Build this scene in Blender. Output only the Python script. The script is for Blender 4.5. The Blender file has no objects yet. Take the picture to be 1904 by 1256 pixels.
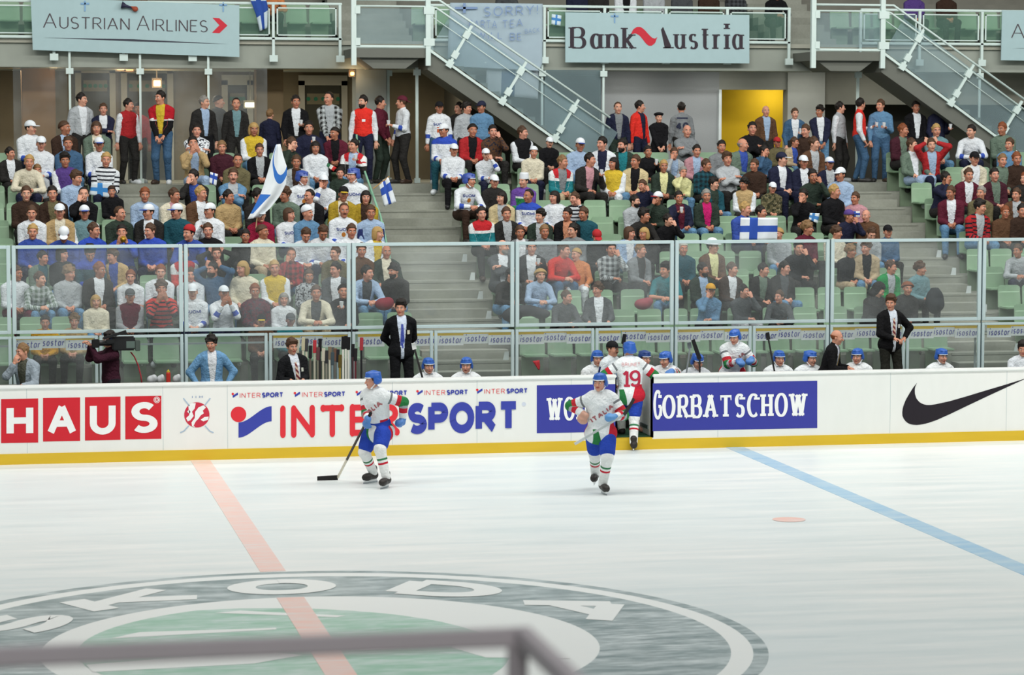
import bpy, bmesh, math, random
import numpy as np
from math import sin, cos, pi, radians, hypot, atan2, floor as ffloor
from mathutils import Vector, Matrix
from mathutils.bvhtree import BVHTree

random.seed(7)
SC = bpy.context.scene
COL = SC.collection

# ------------------------------------------------------------------ camera
FPX, YAW, PIT, ROLL = 4842.37, 0.199567304, 0.0797027563, 0.00100132
CAM = np.array([0.0, -40.595, 5.158])
_fw = np.array([sin(YAW)*cos(PIT), cos(YAW)*cos(PIT), -sin(PIT)])
_r0 = np.array([cos(YAW), -sin(YAW), 0.0]); _u0 = np.cross(_r0, _fw)
_rt = _r0*cos(ROLL)+_u0*sin(ROLL); _up = -_r0*sin(ROLL)+_u0*cos(ROLL)
cam_d = bpy.data.cameras.new('camera'); cam = bpy.data.objects.new('camera', cam_d); COL.objects.link(cam)
cam.matrix_world = Matrix(((_rt[0], _up[0], -_fw[0], CAM[0]), (_rt[1], _up[1], -_fw[1], CAM[1]), (_rt[2], _up[2], -_fw[2], CAM[2]), (0, 0, 0, 1)))
cam_d.sensor_width = 36.0; cam_d.lens = FPX*36.0/1904.0
cam_d.clip_start = 0.5; cam_d.clip_end = 300
cam_d.dof.use_dof = True; cam_d.dof.focus_distance = 42.5; cam_d.dof.aperture_fstop = 2.8
SC.camera = cam
def at(px, py, Y):
    "point of the plane y=Y that the photograph shows at pixel px,py"
    d = _fw+_rt*(px-952)/FPX-_up*(py-628)/FPX
    return CAM+d*((Y-CAM[1])/d[1])
def at_z(px, py, Z=0.0):
    d = _fw+_rt*(px-952)/FPX-_up*(py-628)/FPX
    return CAM+d*((Z-CAM[2])/d[2])
def pix(P):
    d = np.asarray(P, float)-CAM; z = d @ _fw
    return 952+FPX*(d @ _rt)/z, 628-FPX*(d @ _up)/z

# ------------------------------------------------------------------ light
SC.view_settings.view_transform = 'Standard'; SC.view_settings.look = 'None'
SC.view_settings.gamma = 1.0; SC.view_settings.exposure = 0.0; SC.view_settings.use_curve_mapping = False
SC.cycles.max_bounces = 6; SC.cycles.transparent_max_bounces = 12; SC.cycles.caustics_reflective = False; SC.cycles.caustics_refractive = False
wd = bpy.data.worlds.new('world'); SC.world = wd; wd.use_nodes = True
wd.node_tree.nodes['Background'].inputs[0].default_value = (0.80, 0.87, 0.88, 1)
wd.node_tree.nodes['Background'].inputs[1].default_value = 0.17
def area(name, loc, aim, sx, sy, power, color=(1, 1, 1), spread=180):
    l = bpy.data.lights.new(name, 'AREA'); l.shape = 'RECTANGLE'; l.size = sx; l.size_y = sy; l.energy = power; l.color = color; l.spread = radians(spread)
    o = bpy.data.objects.new(name, l); COL.objects.link(o); o.location = loc
    o.rotation_euler = (Vector(aim)-Vector(loc)).to_track_quat('-Z', 'Y').to_euler()
    return o
COOL = (1.0, .985, 0.945)
for i, x in enumerate((-6, 6, 18, 30)):          # rows of floodlights over the rink
    area('rink_floodlight', (x, -22, 17), (x, -20, 0), 9, 2.5, 500, COOL)
    area('rink_floodlight', (x, -8, 17), (x, -7, 0), 9, 2.5, 500, COOL)
for i, x in enumerate((-3, 5, 13, 21, 29)):        # lights over the stand
    area('stand_floodlight', (x, -6, 15), (x, 9, 3.2), 6, 1.2, 600, COOL)
    area('stand_downlight', (x, 5.5, 13.5), (x, 6.0, 2), 5, 1.5, 280, (1, .99, .94))

area('railing_fill_light', (0, -50, 15), (2, -36, 4), 10, 1.5, 1400, COOL)                 # unseen lamp added behind the camera to brighten the foreground railing

# ------------------------------------------------------------------ materials
def lin(h):
    if isinstance(h, str):
        c = [int(h[i:i+2], 16)/255 for i in (0, 2, 4)]
    else:
        c = h
    return tuple(v/12.92 if v <= .04045 else ((v+.055)/1.055)**2.4 for v in c)
class NT:
    def __init__(s, name, rough=0.7, spec=0.3, metal=0.0):
        s.m = bpy.data.materials.new(name); s.m.use_nodes = True; s.t = s.m.node_tree
        s.b = s.t.nodes['Principled BSDF']; s.b.inputs['Roughness'].default_value = rough
        s.b.inputs['Specular IOR Level'].default_value = spec; s.b.inputs['Metallic'].default_value = metal
    def n(s, kind, **kw):
        x = s.t.nodes.new(kind)
        for k, v in kw.items(): setattr(x, k, v)
        return x
    def put(s, a, b):
        if hasattr(a, 'is_linked'): s.t.links.new(a, b)
        else: b.default_value = a
    def op(s, o, a, b=0.0, clamp=False):
        x = s.n('ShaderNodeMath', operation=o, use_clamp=clamp); s.put(a, x.inputs[0]); s.put(b, x.inputs[1]); return x.outputs[0]
    def band(s, v, lo, hi):
        return s.op('MULTIPLY', s.op('GREATER_THAN', v, lo), s.op('LESS_THAN', v, hi))
    def mix(s, f, a, b):
        x = s.n('ShaderNodeMix', data_type='RGBA'); s.put(f, x.inputs[0])
        s.put(a if hasattr(a, 'is_linked') else (*a, 1), x.inputs[6]); s.put(b if hasattr(b, 'is_linked') else (*b, 1), x.inputs[7]); return x.outputs[2]
    def attr(s, nm): return s.n('ShaderNodeAttribute', attribute_name=nm).outputs['Fac']
    def noise(s, scale, detail=2, vec=None, rough=.5):
        x = s.n('ShaderNodeTexNoise'); x.inputs['Scale'].default_value = scale; x.inputs['Detail'].default_value = detail; x.inputs['Roughness'].default_value = rough
        c = s.n('ShaderNodeTexCoord').outputs['Object'] if vec is None else vec
        s.t.links.new(c, x.inputs['Vector']); return x.outputs['Fac']
    def vec(s, sx, sy, sz, src='Object'):
        mp = s.n('ShaderNodeMapping'); mp.inputs['Scale'].default_value = (sx, sy, sz)
        s.t.links.new(s.n('ShaderNodeTexCoord').outputs[src], mp.inputs[0]); return mp.outputs[0]
    def ramp(s, v, a, b): # smooth 0..1 between a and b
        x = s.n('ShaderNodeMapRange'); s.put(v, x.inputs[0]); x.inputs[1].default_value = a; x.inputs[2].default_value = b; return x.outputs[0]
    def shade(s, col, v, amt): # multiply colour by 1-amt..1+amt along noise v
        k = s.op('ADD', s.op('MULTIPLY', v, 2*amt), 1-amt)
        x = s.n('ShaderNodeMix', data_type='RGBA', blend_type='MULTIPLY'); x.inputs[0].default_value = 1
        s.put(col if hasattr(col, 'is_linked') else (*col, 1), x.inputs[6])
        c = s.n('ShaderNodeCombineColor')
        for i in range(3): s.t.links.new(k, c.inputs[i])
        s.t.links.new(c.outputs[0], x.inputs[7]); return x.outputs[2]
    def done(s, col, bump=None, strength=.3, dist=.01):
        s.put(col if hasattr(col, 'is_linked') else (*col, 1), s.b.inputs['Base Color'])
        if bump is not None:
            bp = s.n('ShaderNodeBump'); bp.inputs['Strength'].default_value = strength; bp.inputs['Distance'].default_value = dist
            s.t.links.new(bump, bp.inputs['Height']); s.t.links.new(bp.outputs[0], s.b.inputs['Normal'])
        return s.m
def plain(name, hexcol, rough=.6, spec=.3, metal=0, var=.06, scale=6):
    k = NT(name, rough, spec, metal); return k.done(k.shade(lin(hexcol), k.noise(scale, 3), var))
_pl = {}
def P(hexcol, rough=.6, metal=0, var=.05):
    key = (hexcol, rough, metal)
    if key not in _pl: _pl[key] = plain('paint_'+hexcol, hexcol, rough, .3, metal, var)
    return _pl[key]
def emit(name, hexcol, power):
    k = NT(name); k.done(lin(hexcol)); k.b.inputs['Emission Color'].default_value = (*lin(hexcol), 1); k.b.inputs['Emission Strength'].default_value = power; return k.m

# cloth takes its dye from the object's own colour
def cloth(style, c2='20222a', c3='ffffff'):
    k = NT('cloth_'+style, .85, .15)
    base = k.n('ShaderNodeObjectInfo').outputs['Color']
    tv, tu, ar, lg = k.attr('tv'), k.attr('tu'), k.attr('arm_t'), k.attr('leg_t')
    col = base
    if style == 'stripe':
        f = k.op('MULTIPLY', k.op('GREATER_THAN', k.op('FRACT', k.op('MULTIPLY', tv, 15)), .62), k.op('LESS_THAN', ar, -.5))
        g = k.op('MULTIPLY', k.op('GREATER_THAN', k.op('FRACT', k.op('MULTIPLY', ar, 7)), .62), k.op('GREATER_THAN', ar, -.5))
        col = k.mix(k.op('MAXIMUM', f, g), base, lin(c2))
    if style in ('plaid', 'plaidred'):
        f = k.op('GREATER_THAN', k.op('FRACT', k.op('MULTIPLY', k.op('ADD', tv, ar), 11)), .5)
        g = k.op('GREATER_THAN', k.op('FRACT', k.op('MULTIPLY', tu, 11)), .5)
        col = k.mix(k.op('MULTIPLY', k.op('ADD', f, g), .42), base, lin('1a1a1c' if style == 'plaidred' else 'c8d0d2'))
    if style == 'camo':
        col = k.mix(k.ramp(k.noise(14, 2), .48, .54), base, lin('3a3c2c')); col = k.mix(k.ramp(k.noise(23, 2), .58, .62), col, lin('8c8468'))
    if style == 'print':
        col = k.mix(k.ramp(k.noise(26, 3), .52, .58), base, lin('2b2d38'))
    if style == 'finn':       # white hockey shirt: blue sleeve band, hem band, collar
        f = k.op('MAXIMUM', k.band(ar, .62, .80), k.op('MULTIPLY', k.band(tv, -.06, -.01), k.op('LESS_THAN', ar, -.5)))
        col = k.mix(f, base, lin('3a55b0'))
    if style == 'finnblue':   # the same with blue shoulders
        f = k.op('MAXIMUM', k.band(ar, .66, .82), k.op('GREATER_THAN', tv, .405)); f = k.op('MAXIMUM', f, k.band(ar, -.1, .06))
        col = k.mix(f, base, lin('3450b4'))
    if style == 'purple':     # green body, purple shoulders with white piping
        col = k.mix(k.op('GREATER_THAN', tv, .33), base, lin('dfe4e6')); col = k.mix(k.op('GREATER_THAN', tv, .365), col, lin('6a4a9a')); col = k.mix(k.band(ar, -.1, .5), col, lin('6a4a9a'))
    if style == 'yoke':       # sports jacket: red and white shoulders over coloured body
        col = k.mix(k.op('GREATER_THAN', tv, .31), base, lin('e2e6e6')); col = k.mix(k.op('GREATER_THAN', tv, .36), col, lin('bb2a30')); col = k.mix(k.band(ar, -.1, .2), col, lin('dfe3e3'))
    if style == 'trackred':   # red shoulders with white chevron over a black jacket
        col = k.mix(k.op('GREATER_THAN', tv, .235), base, lin('e8e8ea')); col = k.mix(k.op('GREATER_THAN', tv, .255), col, lin('b3202c')); col = k.mix(k.band(ar, -.1, .30), col, lin('b3202c')); col = k.mix(k.band(ar, .30, .345), col, lin('e8e8ea'))
    if style == 'raglan':     # white sleeves on a coloured body
        col = k.mix(k.op('GREATER_THAN', ar, -.05), base, lin('dfe5ea'))
    if style == 'greysleeve':
        col = k.mix(k.op('GREATER_THAN', ar, -.05), base, lin('9a9ea2'))
    if style == 'tracknavy':  # white chest and upper sleeves over navy
        col = k.mix(k.op('MULTIPLY', k.op('GREATER_THAN', tv, .22), k.op('LESS_THAN', ar, .3)), base, lin('e8ecee')); col = k.mix(k.band(ar, .3, .36), col, lin('5b3a8c'))
    if style == 'team':       # white hockey shirt, sleeve bands green / grey / red, red and green panels low on the body
        col = k.mix(k.band(ar, .30, .42), base, lin('c5303c')); col = k.mix(k.band(ar, .42, .56), col, lin('2f7d46')); col = k.mix(k.band(ar, .56, .70), col, lin('a9b3b6')); col = k.mix(k.band(ar, .70, .86), col, lin('c8283a'))
        low = k.op('LESS_THAN', ar, -.5); sd = k.op('MULTIPLY', tu, k.op('SIGN', k.op('MULTIPLY', k.attr('ty'), -1))); sd = k.op('ADD', sd, k.op('MULTIPLY', k.op('GREATER_THAN', k.attr('ty'), 0), .055))
        edge = k.op('ADD', k.op('MULTIPLY', k.op('ADD', tv, .20), .30), .035)
        col = k.mix(k.op('MULTIPLY', low, k.op('MULTIPLY', k.op('GREATER_THAN', sd, edge), k.op('LESS_THAN', tv, .09))), col, lin('c8283a'))
        g1 = k.op('MULTIPLY', k.op('LESS_THAN', sd, k.op('SUBTRACT', -.02, k.op('MULTIPLY', k.op('ADD', tv, .2), .25))), k.op('GREATER_THAN', sd, -.14))
        col = k.mix(k.op('MULTIPLY', low, k.op('MULTIPLY', g1, k.op('LESS_THAN', tv, .01))), col, lin('2f7d46'))
        col = k.mix(k.op('MULTIPLY', k.band(ar, .10, .16), .8), col, lin('3a4048'))
    if style == 'sock':
        col = k.mix(k.band(lg, .655, .69), base, lin('3f7f55')); col = k.mix(k.band(lg, .73, .765), col, lin('c8283a'))
    if style == 'teamtrack':  # white staff jacket with navy sleeve stripe
        col = k.mix(k.op('MULTIPLY', k.op('GREATER_THAN', ar, .1), k.op('LESS_THAN', k.op('ABSOLUTE', k.attr('aside')), .022)), base, lin('2b3566')); col = k.mix(k.op('LESS_THAN', tv, .0), col, lin('c8d4dc'))
    return k.done(k.shade(k.shade(col, k.noise(6, 4), .20), k.noise(28, 3), .10), k.op('ADD', k.op('MULTIPLY', k.noise(8, 5, None, .65), 1.0), k.op('MULTIPLY', k.noise(24, 3), .25)), 1.0, .06)
_cl = {}
def C(style):
    if style not in _cl: _cl[style] = cloth(style)
    return _cl[style]
def ocol(name, rough, spec, var, scale, sss=0):
    k = NT(name, rough, spec); b = k.n('ShaderNodeObjectInfo').outputs['Color']
    return k.done(k.shade(b, k.noise(scale, 3), var), k.noise(scale*3, 2), .2, .004)
SKIN = ocol('skin', .55, .35, .12, 12); HAIR = ocol('hair', .6, .3, .35, 40); SHELL = ocol('plastic', .3, .5, .03, 5); FELT = ocol('felt', .8, .2, .08, 15)
LEATHER = ocol('leather', .45, .4, .1, 10)
EYE_D = P('1a1210', .3); LIP = P('a5564c', .5); SCLERA = P('d9d3cc', .3)

# ------------------------------------------------------------------ mesh helpers
class MB:
    def __init__(s): s.v = []; s.f = []
    def add(s, vs, fs):
        o = len(s.v); s.v += [tuple(map(float, v)) for v in vs]; s.f += [tuple(i+o for i in f) for f in fs]; return s
    def box(s, x0, x1, y0, y1, z0, z1):
        return s.add([(x0, y0, z0), (x1, y0, z0), (x1, y1, z0), (x0, y1, z0), (x0, y0, z1), (x1, y0, z1), (x1, y1, z1), (x0, y1, z1)],
                     [(0, 3, 2, 1), (4, 5, 6, 7), (0, 1, 5, 4), (1, 2, 6, 5), (2, 3, 7, 6), (3, 0, 4, 7)])
    def bar(s, a, b, w, h=None, upv=(0, 0, 1)):
        "rectangular bar from a to b, w across, h along upv"
        h = w if h is None else h
        a, b = Vector(a), Vector(b); d = (b-a).normalized(); u = Vector(upv)
        if abs(d.dot(u)) > .98: u = Vector((0, 1, 0))
        r = d.cross(u).normalized(); u = r.cross(d)
        vs = [p+r*sx*w/2+u*sz*h/2 for p in (a, b) for sx, sz in ((-1, -1), (1, -1), (1, 1), (-1, 1))]
        return s.add(vs, [(3, 2, 1, 0), (4, 5, 6, 7), (0, 1, 5, 4), (1, 2, 6, 5), (2, 3, 7, 6), (3, 0, 4, 7)])
    def tube(s, pts, r, n=8):
        pts = [Vector(p) for p in pts]; rs = r if isinstance(r, (list, tuple)) else [r]*len(pts)
        o = len(s.v); m = len(pts); pr = None
        for i, p in enumerate(pts):
            d = (pts[min(i+1, m-1)]-pts[max(i-1, 0)]).normalized()
            a = Vector((0, 0, 1)) if abs(d.z) < .9 else Vector((1, 0, 0))
            if pr is not None: a = pr
            x = d.cross(a).normalized() if pr is None else (pr-d*pr.dot(d)).normalized()
            pr = x; y = d.cross(x)
            for j in range(n): s.v.append(tuple(p+(x*cos(2*pi*j/n)+y*sin(2*pi*j/n))*rs[i]))
        for i in range(m-1):
            for j in range(n): s.f.append((o+i*n+j, o+i*n+(j+1) % n, o+(i+1)*n+(j+1) % n, o+(i+1)*n+j))
        s.f.append(tuple(o+j for j in range(n))[::-1]); s.f.append(tuple(o+(m-1)*n+j for j in range(n)))
        return s
    def lathe(s, prof, c=(0, 0, 0), n=16, M=None):
        o = len(s.v); m = len(prof)
        for r, z in prof:
            for j in range(n):
                p = Vector((r*cos(2*pi*j/n), r*sin(2*pi*j/n), z))
                if M is not None: p = M @ p
                s.v.append((p[0]+c[0], p[1]+c[1], p[2]+c[2]))
        for i in range(m-1):
            for j in range(n): s.f.append((o+i*n+j, o+i*n+(j+1) % n, o+(i+1)*n+(j+1) % n, o+(i+1)*n+j))
        s.f.append(tuple(o+j for j in range(n))[::-1]); s.f.append(tuple(o+(m-1)*n+j for j in range(n)))
        return s
    def prism(s, poly, y0, y1):
        "outline in x,z extruded from y0 to y1"
        n = len(poly); o = len(s.v)
        s.v += [(p[0], y0, p[1]) for p in poly]+[(p[0], y1, p[1]) for p in poly]
        s.f.append(tuple(o+i for i in range(n))); s.f.append(tuple(o+n+i for i in range(n))[::-1])
        for i in range(n): s.f.append((o+i, o+n+i, o+n+(i+1) % n, o+(i+1) % n))
        return s
    def build(s, name, mat, parent=None, smooth=False, bevel=0, **props):
        me = bpy.data.meshes.new(name); me.from_pydata(s.v, [], s.f); me.update()
        o = bpy.data.objects.new(name, me); COL.objects.link(o)
        if mat: me.materials.append(mat)
        if bevel or True:
            bm = bmesh.new(); bm.from_mesh(me); bmesh.ops.recalc_face_normals(bm, faces=bm.faces)
            if bevel: bmesh.ops.bevel(bm, geom=[e for e in bm.edges if len(e.link_faces) == 2 and e.calc_face_angle(0) > .6], offset=bevel, segments=2, affect='EDGES')
            bm.to_mesh(me); bm.free()
        if smooth: me.polygons.foreach_set('use_smooth', [True]*len(me.polygons))
        if parent: o.parent = parent
        for k, v in props.items(): o[k] = v
        return o
def thing(name, label, cat, loc=(0, 0, 0), rz=0, group=None):
    o = bpy.data.objects.new(name, None); COL.objects.link(o); o.location = Vector([float(v) for v in loc]); o.rotation_euler = (0, 0, rz); o.empty_display_size = .1
    return tag(o, label, cat, group)
def tag(o, label, cat, group=None):
    o['label'] = label; o['category'] = cat
    if group: o['group'] = group
    return o
def local(parent, p):
    "world point -> coordinates of an unscaled thing"
    q = Vector([float(v) for v in p])-parent.location
    return Matrix.Rotation(-parent.rotation_euler.z, 3, 'Z') @ q
def copy_tree(o, parent=None):
    c = o.copy(); COL.objects.link(c); c.parent = parent
    for ch in list(o.children): copy_tree(ch, c)
    return c
def structure(o): o['kind'] = 'structure'; return o
ORD = 'zeroth first second third fourth fifth sixth seventh eighth ninth tenth eleventh twelfth thirteenth fourteenth fifteenth sixteenth seventeenth eighteenth nineteenth twentieth'.split()
def ordw(n):
    if n <= 20: return ORD[n]
    t = {2: 'twenty', 3: 'thirty', 4: 'forty', 5: 'fifty'}[n//10]
    return t+'-'+ORD[n % 10] if n % 10 else {2: 'twentieth', 3: 'thirtieth', 4: 'fortieth', 5: 'fiftieth'}[n//10]

# ------------------------------------------------------------------ lettering drawn from strokes
def arc(cx, cy, rx, ry, a0, a1, n=14):
    return [(cx+rx*cos(radians(a0+(a1-a0)*i/n)), cy+ry*sin(radians(a0+(a1-a0)*i/n))) for i in range(n+1)]
GL = {
 'A': (.80, [[(0, 0), (.40, 1)], [(.40, 1), (.80, 0)], [(.14, .34), (.66, .34)]]),
 'B': (.66, [[(0, 0), (0, 1)], [(0, 1), (.36, 1)]+arc(.36, .76, .26, .24, 90, -90)+[(0, .52)], [(0, .52), (.4, .52)]+arc(.4, .26, .28, .26, 90, -90)+[(0, 0)]]),
 'C': (.76, [arc(.42, .5, .42, .5, 48, 312, 24)]),
 'D': (.76, [[(0, 0), (0, 1)], [(0, 1), (.28, 1)]+arc(.28, .5, .48, .5, 90, -90, 20)+[(0, 0)]]),
 'E': (.56, [[(0, 0), (0, 1)], [(0, 1), (.56, 1)], [(0, .52), (.48, .52)], [(0, 0), (.56, 0)]]),
 'G': (.82, [arc(.42, .5, .42, .5, 48, 330, 24), [(.80, .08), (.80, .44)], [(.50, .44), (.86, .44)]]),
 'H': (.66, [[(0, 0), (0, 1)], [(.66, 0), (.66, 1)], [(0, .5), (.66, .5)]]),
 'I': (0, [[(0, 0), (0, 1)]]),
 'K': (.68, [[(0, 0), (0, 1)], [(.64, 1), (0, .42)], [(.2, .6), (.68, 0)]]),
 'L': (.5, [[(0, 0), (0, 1)], [(0, 0), (.5, 0)]]),
 'M': (.84, [[(0, 0), (0, 1)], [(0, 1), (.42, .1)], [(.42, .1), (.84, 1)], [(.84, 0), (.84, 1)]]),
 'N': (.68, [[(0, 0), (0, 1)], [(0, 1), (.68, 0)], [(.68, 0), (.68, 1)]]),
 'O': (.84, [arc(.42, .5, .42, .5, 90, 450, 32)]),
 'P': (.62, [[(0, 0), (0, 1)], [(0, 1), (.36, 1)]+arc(.36, .74, .26, .26, 90, -90)+[(0, .48)]]),
 'R': (.66, [[(0, 0), (0, 1)], [(0, 1), (.36, 1)]+arc(.36, .74, .26, .26, 90, -90)+[(0, .48)], [(.3, .48), (.68, 0)]]),
 'S': (.58, [arc(.29, .745, .27, .255, 35, 270, 16)+arc(.29, .245, .29, .245, 90, -145, 16)]),
 'T': (.68, [[(0, 1), (.68, 1)], [(.34, 0), (.34, 1)]]),
 'U': (.66, [[(0, 1), (0, .34)]+arc(.33, .33, .33, .33, 180, 360)+[(.66, 1)]]),
 'W': (1.1, [[(0, 1), (.28, 0)], [(.28, 0), (.55, .95)], [(.55, .95), (.82, 0)], [(.82, 0), (1.1, 1)]]),
 'Y': (.7, [[(0, 1), (.35, .5)], [(.7, 1), (.35, .5)], [(.35, .5), (.35, 0)]]),
 '!': (0, [[(0, 1), (0, .35)], [(0, .06), (0, 0)]]),
 'i': (0, [[(0, 0), (0, .68)], [(0, .9), (0, 1.0)]]),
 's': (.38, [arc(.19, .505, .18, .165, 35, 270, 10)+arc(.19, .17, .19, .17, 90, -145, 10)]),
 'o': (.48, [arc(.24, .34, .24, .34, 90, 450, 24)]),
 't': (.32, [[(.1, .95), (.1, .16)]+arc(.26, .16, .16, .16, 180, 290, 6), [(-.05, .66), (.32, .66)]]),
 'a': (.46, [arc(.23, .34, .23, .34, 60, 300, 20), [(.46, .68), (.46, 0)]]),
 'r': (.3, [[(0, 0), (0, .68)], [(0, .38)]+arc(.22, .42, .22, .24, 170, 70, 6)]),
 'n': (.46, [[(0, 0), (0, .68)], [(0, .42)]+arc(.23, .43, .23, .25, 180, 0, 10)+[(.46, 0)]]),
 'k': (.46, [[(0, 0), (0, 1)], [(.42, .68), (0, .28)], [(.14, .4), (.46, 0)]]),
 'u': (.46, [[(0, .68), (0, .25)]+arc(.23, .25, .23, .25, 180, 360, 10), [(.46, .68), (.46, 0)]]),
 '1': (.3, [[(0, .76), (.2, 1)], [(.2, 1), (.2, 0)], [(.02, 0), (.38, 0)]]),
 '9': (.56, [arc(.28, .7, .28, .3, 0, 360, 20), [(.56, .7), (.56, .3)]+arc(.28, .28, .28, .28, 0, -150, 10)]),
 '4': (.56, [[(.4, 0), (.4, 1)], [(.4, 1), (0, .32)], [(0, .32), (.58, .32)]]),
 '0': (.56, [arc(.28, .5, .28, .5, 90, 450, 24)]),
}
def ribbon(pts, wf, caps=None):
    "polygon strip along pts; wf(dx,dy) gives the pen width"
    n = len(pts); closed = hypot(pts[0][0]-pts[-1][0], pts[0][1]-pts[-1][1]) < 1e-6 and n > 3
    L, R = [], []
    for i in range(n):
        a = pts[i-1] if i else (pts[-2] if closed else None); b = pts[i+1] if i < n-1 else (pts[1] if closed else None)
        ds = []
        for p, q in ((a, pts[i]), (pts[i], b)):
            if p is None or q is None: continue
            l = hypot(q[0]-p[0], q[1]-p[1])
            if l > 1e-9: ds.append(((q[0]-p[0])/l, (q[1]-p[1])/l))
        dx, dy = sum(d[0] for d in ds)/len(ds), sum(d[1] for d in ds)/len(ds); l = hypot(dx, dy) or 1; dx, dy = dx/l, dy/l
        m = 1/max(.55, dx*ds[0][0]+dy*ds[0][1]); w = wf(dx, dy)*m/2
        L.append((pts[i][0]-dy*w, pts[i][1]+dx*w)); R.append((pts[i][0]+dy*w, pts[i][1]-dx*w))
    polys = [[R[i], R[i+1], L[i+1], L[i]] for i in range(n-1)]
    if caps == 'round' and not closed:
        for p in (pts[0], pts[-1]): polys.append(arc(p[0], p[1], wf(0, 1)/2, wf(0, 1)/2, 0, 342, 19))
    return polys
def word(text, thick=.16, thin=None, caps=None, serif=0, gap=.2, slant=0, small=None, sx=1.0, only=None):
    "list of polygons for a word of cap height 1 and its width"
    thin = thick if thin is None else thin
    wf = lambda dx, dy: thin+(thick-thin)*abs(dy)**1.5
    x = 0; out = []
    for q, ch in enumerate(text):
        if ch == ' ': x += .45; continue
        w, strokes = GL[ch]; sc = 1.0
        if serif and ch == 'T': w, strokes = .86, [[(0, 1-thin/2), (.86, 1-thin/2)], [(.43, 0), (.43, 1)]]
        if small and q and text[q-1] != ' ': sc = small
        polys = []
        for st in strokes:
            st = [(p[0]*sx*sc, p[1]*sc*(1-thin)+thin/2) for p in st] if not serif else [(p[0]*sx*sc, p[1]*sc) for p in st]
            if ch in '!i' and abs(st[0][1]-st[-1][1]) < .12: st[0] = (st[0][0], st[-1][1]+thick*(.9 if st[-1][1] > .5 or ch == '!' else -.9)); 
            polys += ribbon(st, wf, caps)
            if serif and ch in 'TE' and abs(st[0][1]-st[-1][1]) < .01:
                for e, lo in ((0, -.2), (1, -.2)):
                    p = st[0] if e == 0 else st[-1]
                    if ch == 'E' and e == 0: continue
                    polys.append([(p[0]-.055, p[1]+thin/2), (p[0]+.055, p[1]+thin/2), (p[0]+.055, p[1]-.19), (p[0]-.02, p[1]-.19)] if p[1] > .4 else [(p[0]-.055, p[1]-thin/2), (p[0]+.055, p[1]-thin/2), (p[0]+.055, p[1]+.19), (p[0]-.02, p[1]+.19)])
            if serif:
                for (p, o) in ((st[0], st[1]), (st[-1], st[-2])):
                    if abs(p[1]-o[1]) > .6*hypot(p[0]-o[0], p[1]-o[1]) and (p[1] < .05 or p[1] > .6*sc):
                        hw = thick*.5+serif; yy = thin/2 if p[1] < .3 else p[1]-thin/2
                        polys.append([(p[0]-hw, yy-thin/2), (p[0]+hw, yy-thin/2), (p[0]+hw, yy+thin/2), (p[0]-hw, yy+thin/2)])
        if only is None or only(q): out += [[(x+thick/2+px+slant*py, py) for px, py in pl] for pl in polys]
        x += w*sx*sc+thick+gap*sx*sc
    return out, x-gap*sx
def decal(polys, X, Y, Z, h, wid=None, natural=None, mb=None, dz=0):
    "lay polygons on the plane y=Y, lower left corner X,Z, height h"
    mb = mb or MB(); k = h if wid is None else wid/natural
    for pl in polys:
        n = len(pl); mb.add([(X+p[0]*k, Y-.00012*(len(mb.f) % 60), Z+p[1]*h) for p in pl], [tuple(range(n))])
    return mb
# ------------------------------------------------------------------ bodies: one smooth skin grown round a posed skeleton
def RX(a): return np.array([[1, 0, 0], [0, cos(a), -sin(a)], [0, sin(a), cos(a)]])
def RY(a): return np.array([[cos(a), 0, sin(a)], [0, 1, 0], [-sin(a), 0, cos(a)]])
def RZ(a): return np.array([[cos(a), -sin(a), 0], [sin(a), cos(a), 0], [0, 0, 1]])
A3 = lambda *v: np.array(v, float)
class Prim:
    def __init__(s, kind, a, b, r, lab, k=.02, R=None, sub=False):
        s.kind, s.a, s.b, s.r, s.lab, s.k, s.R, s.sub = kind, np.asarray(a, float), None if b is None else np.asarray(b, float), r, lab, k, R, sub
    def grow(s, g, k=None, r=None):
        q = Prim(s.kind, s.a, s.b, s.r, s.lab, s.k if k is None else k, s.R)
        q.r = (s.r[0]+g, s.r[1]+g) if s.kind == 'cap' else tuple(v+g for v in s.r); return q
    def box(s):
        if s.kind == 'cap':
            m = max(s.r); return np.minimum(s.a, s.b)-m, np.maximum(s.a, s.b)+m
        m = max(s.r); return s.a-m, s.a+m
    def dist(s, p):
        if s.kind == 'cap':
            d = s.b-s.a; t = np.clip(((p-s.a) @ d)/(d @ d+1e-12), 0, 1)
            return np.linalg.norm(p-s.a-t[..., None]*d, axis=-1)-(s.r[0]+(s.r[1]-s.r[0])*t)
        q = p-s.a
        if s.R is not None: q = q @ s.R
        r = np.array(s.r); k0 = np.linalg.norm(q/r, axis=-1); k1 = np.linalg.norm(q/(r*r), axis=-1)
        return k0*(k0-1)/np.maximum(k1, 1e-6)
    def t(s, p):
        d = s.b-s.a; return np.clip(((p-s.a) @ d)/(d @ d+1e-12), 0, 1)
def cap(a, b, ra, rb, lab, k=.02): return Prim('cap', a, b, (ra, rb), lab, k)
def ell(c, r, lab, k=.02, R=None, sub=False): return Prim('ell', c, None, tuple(r), lab, k, R, sub)

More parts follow.
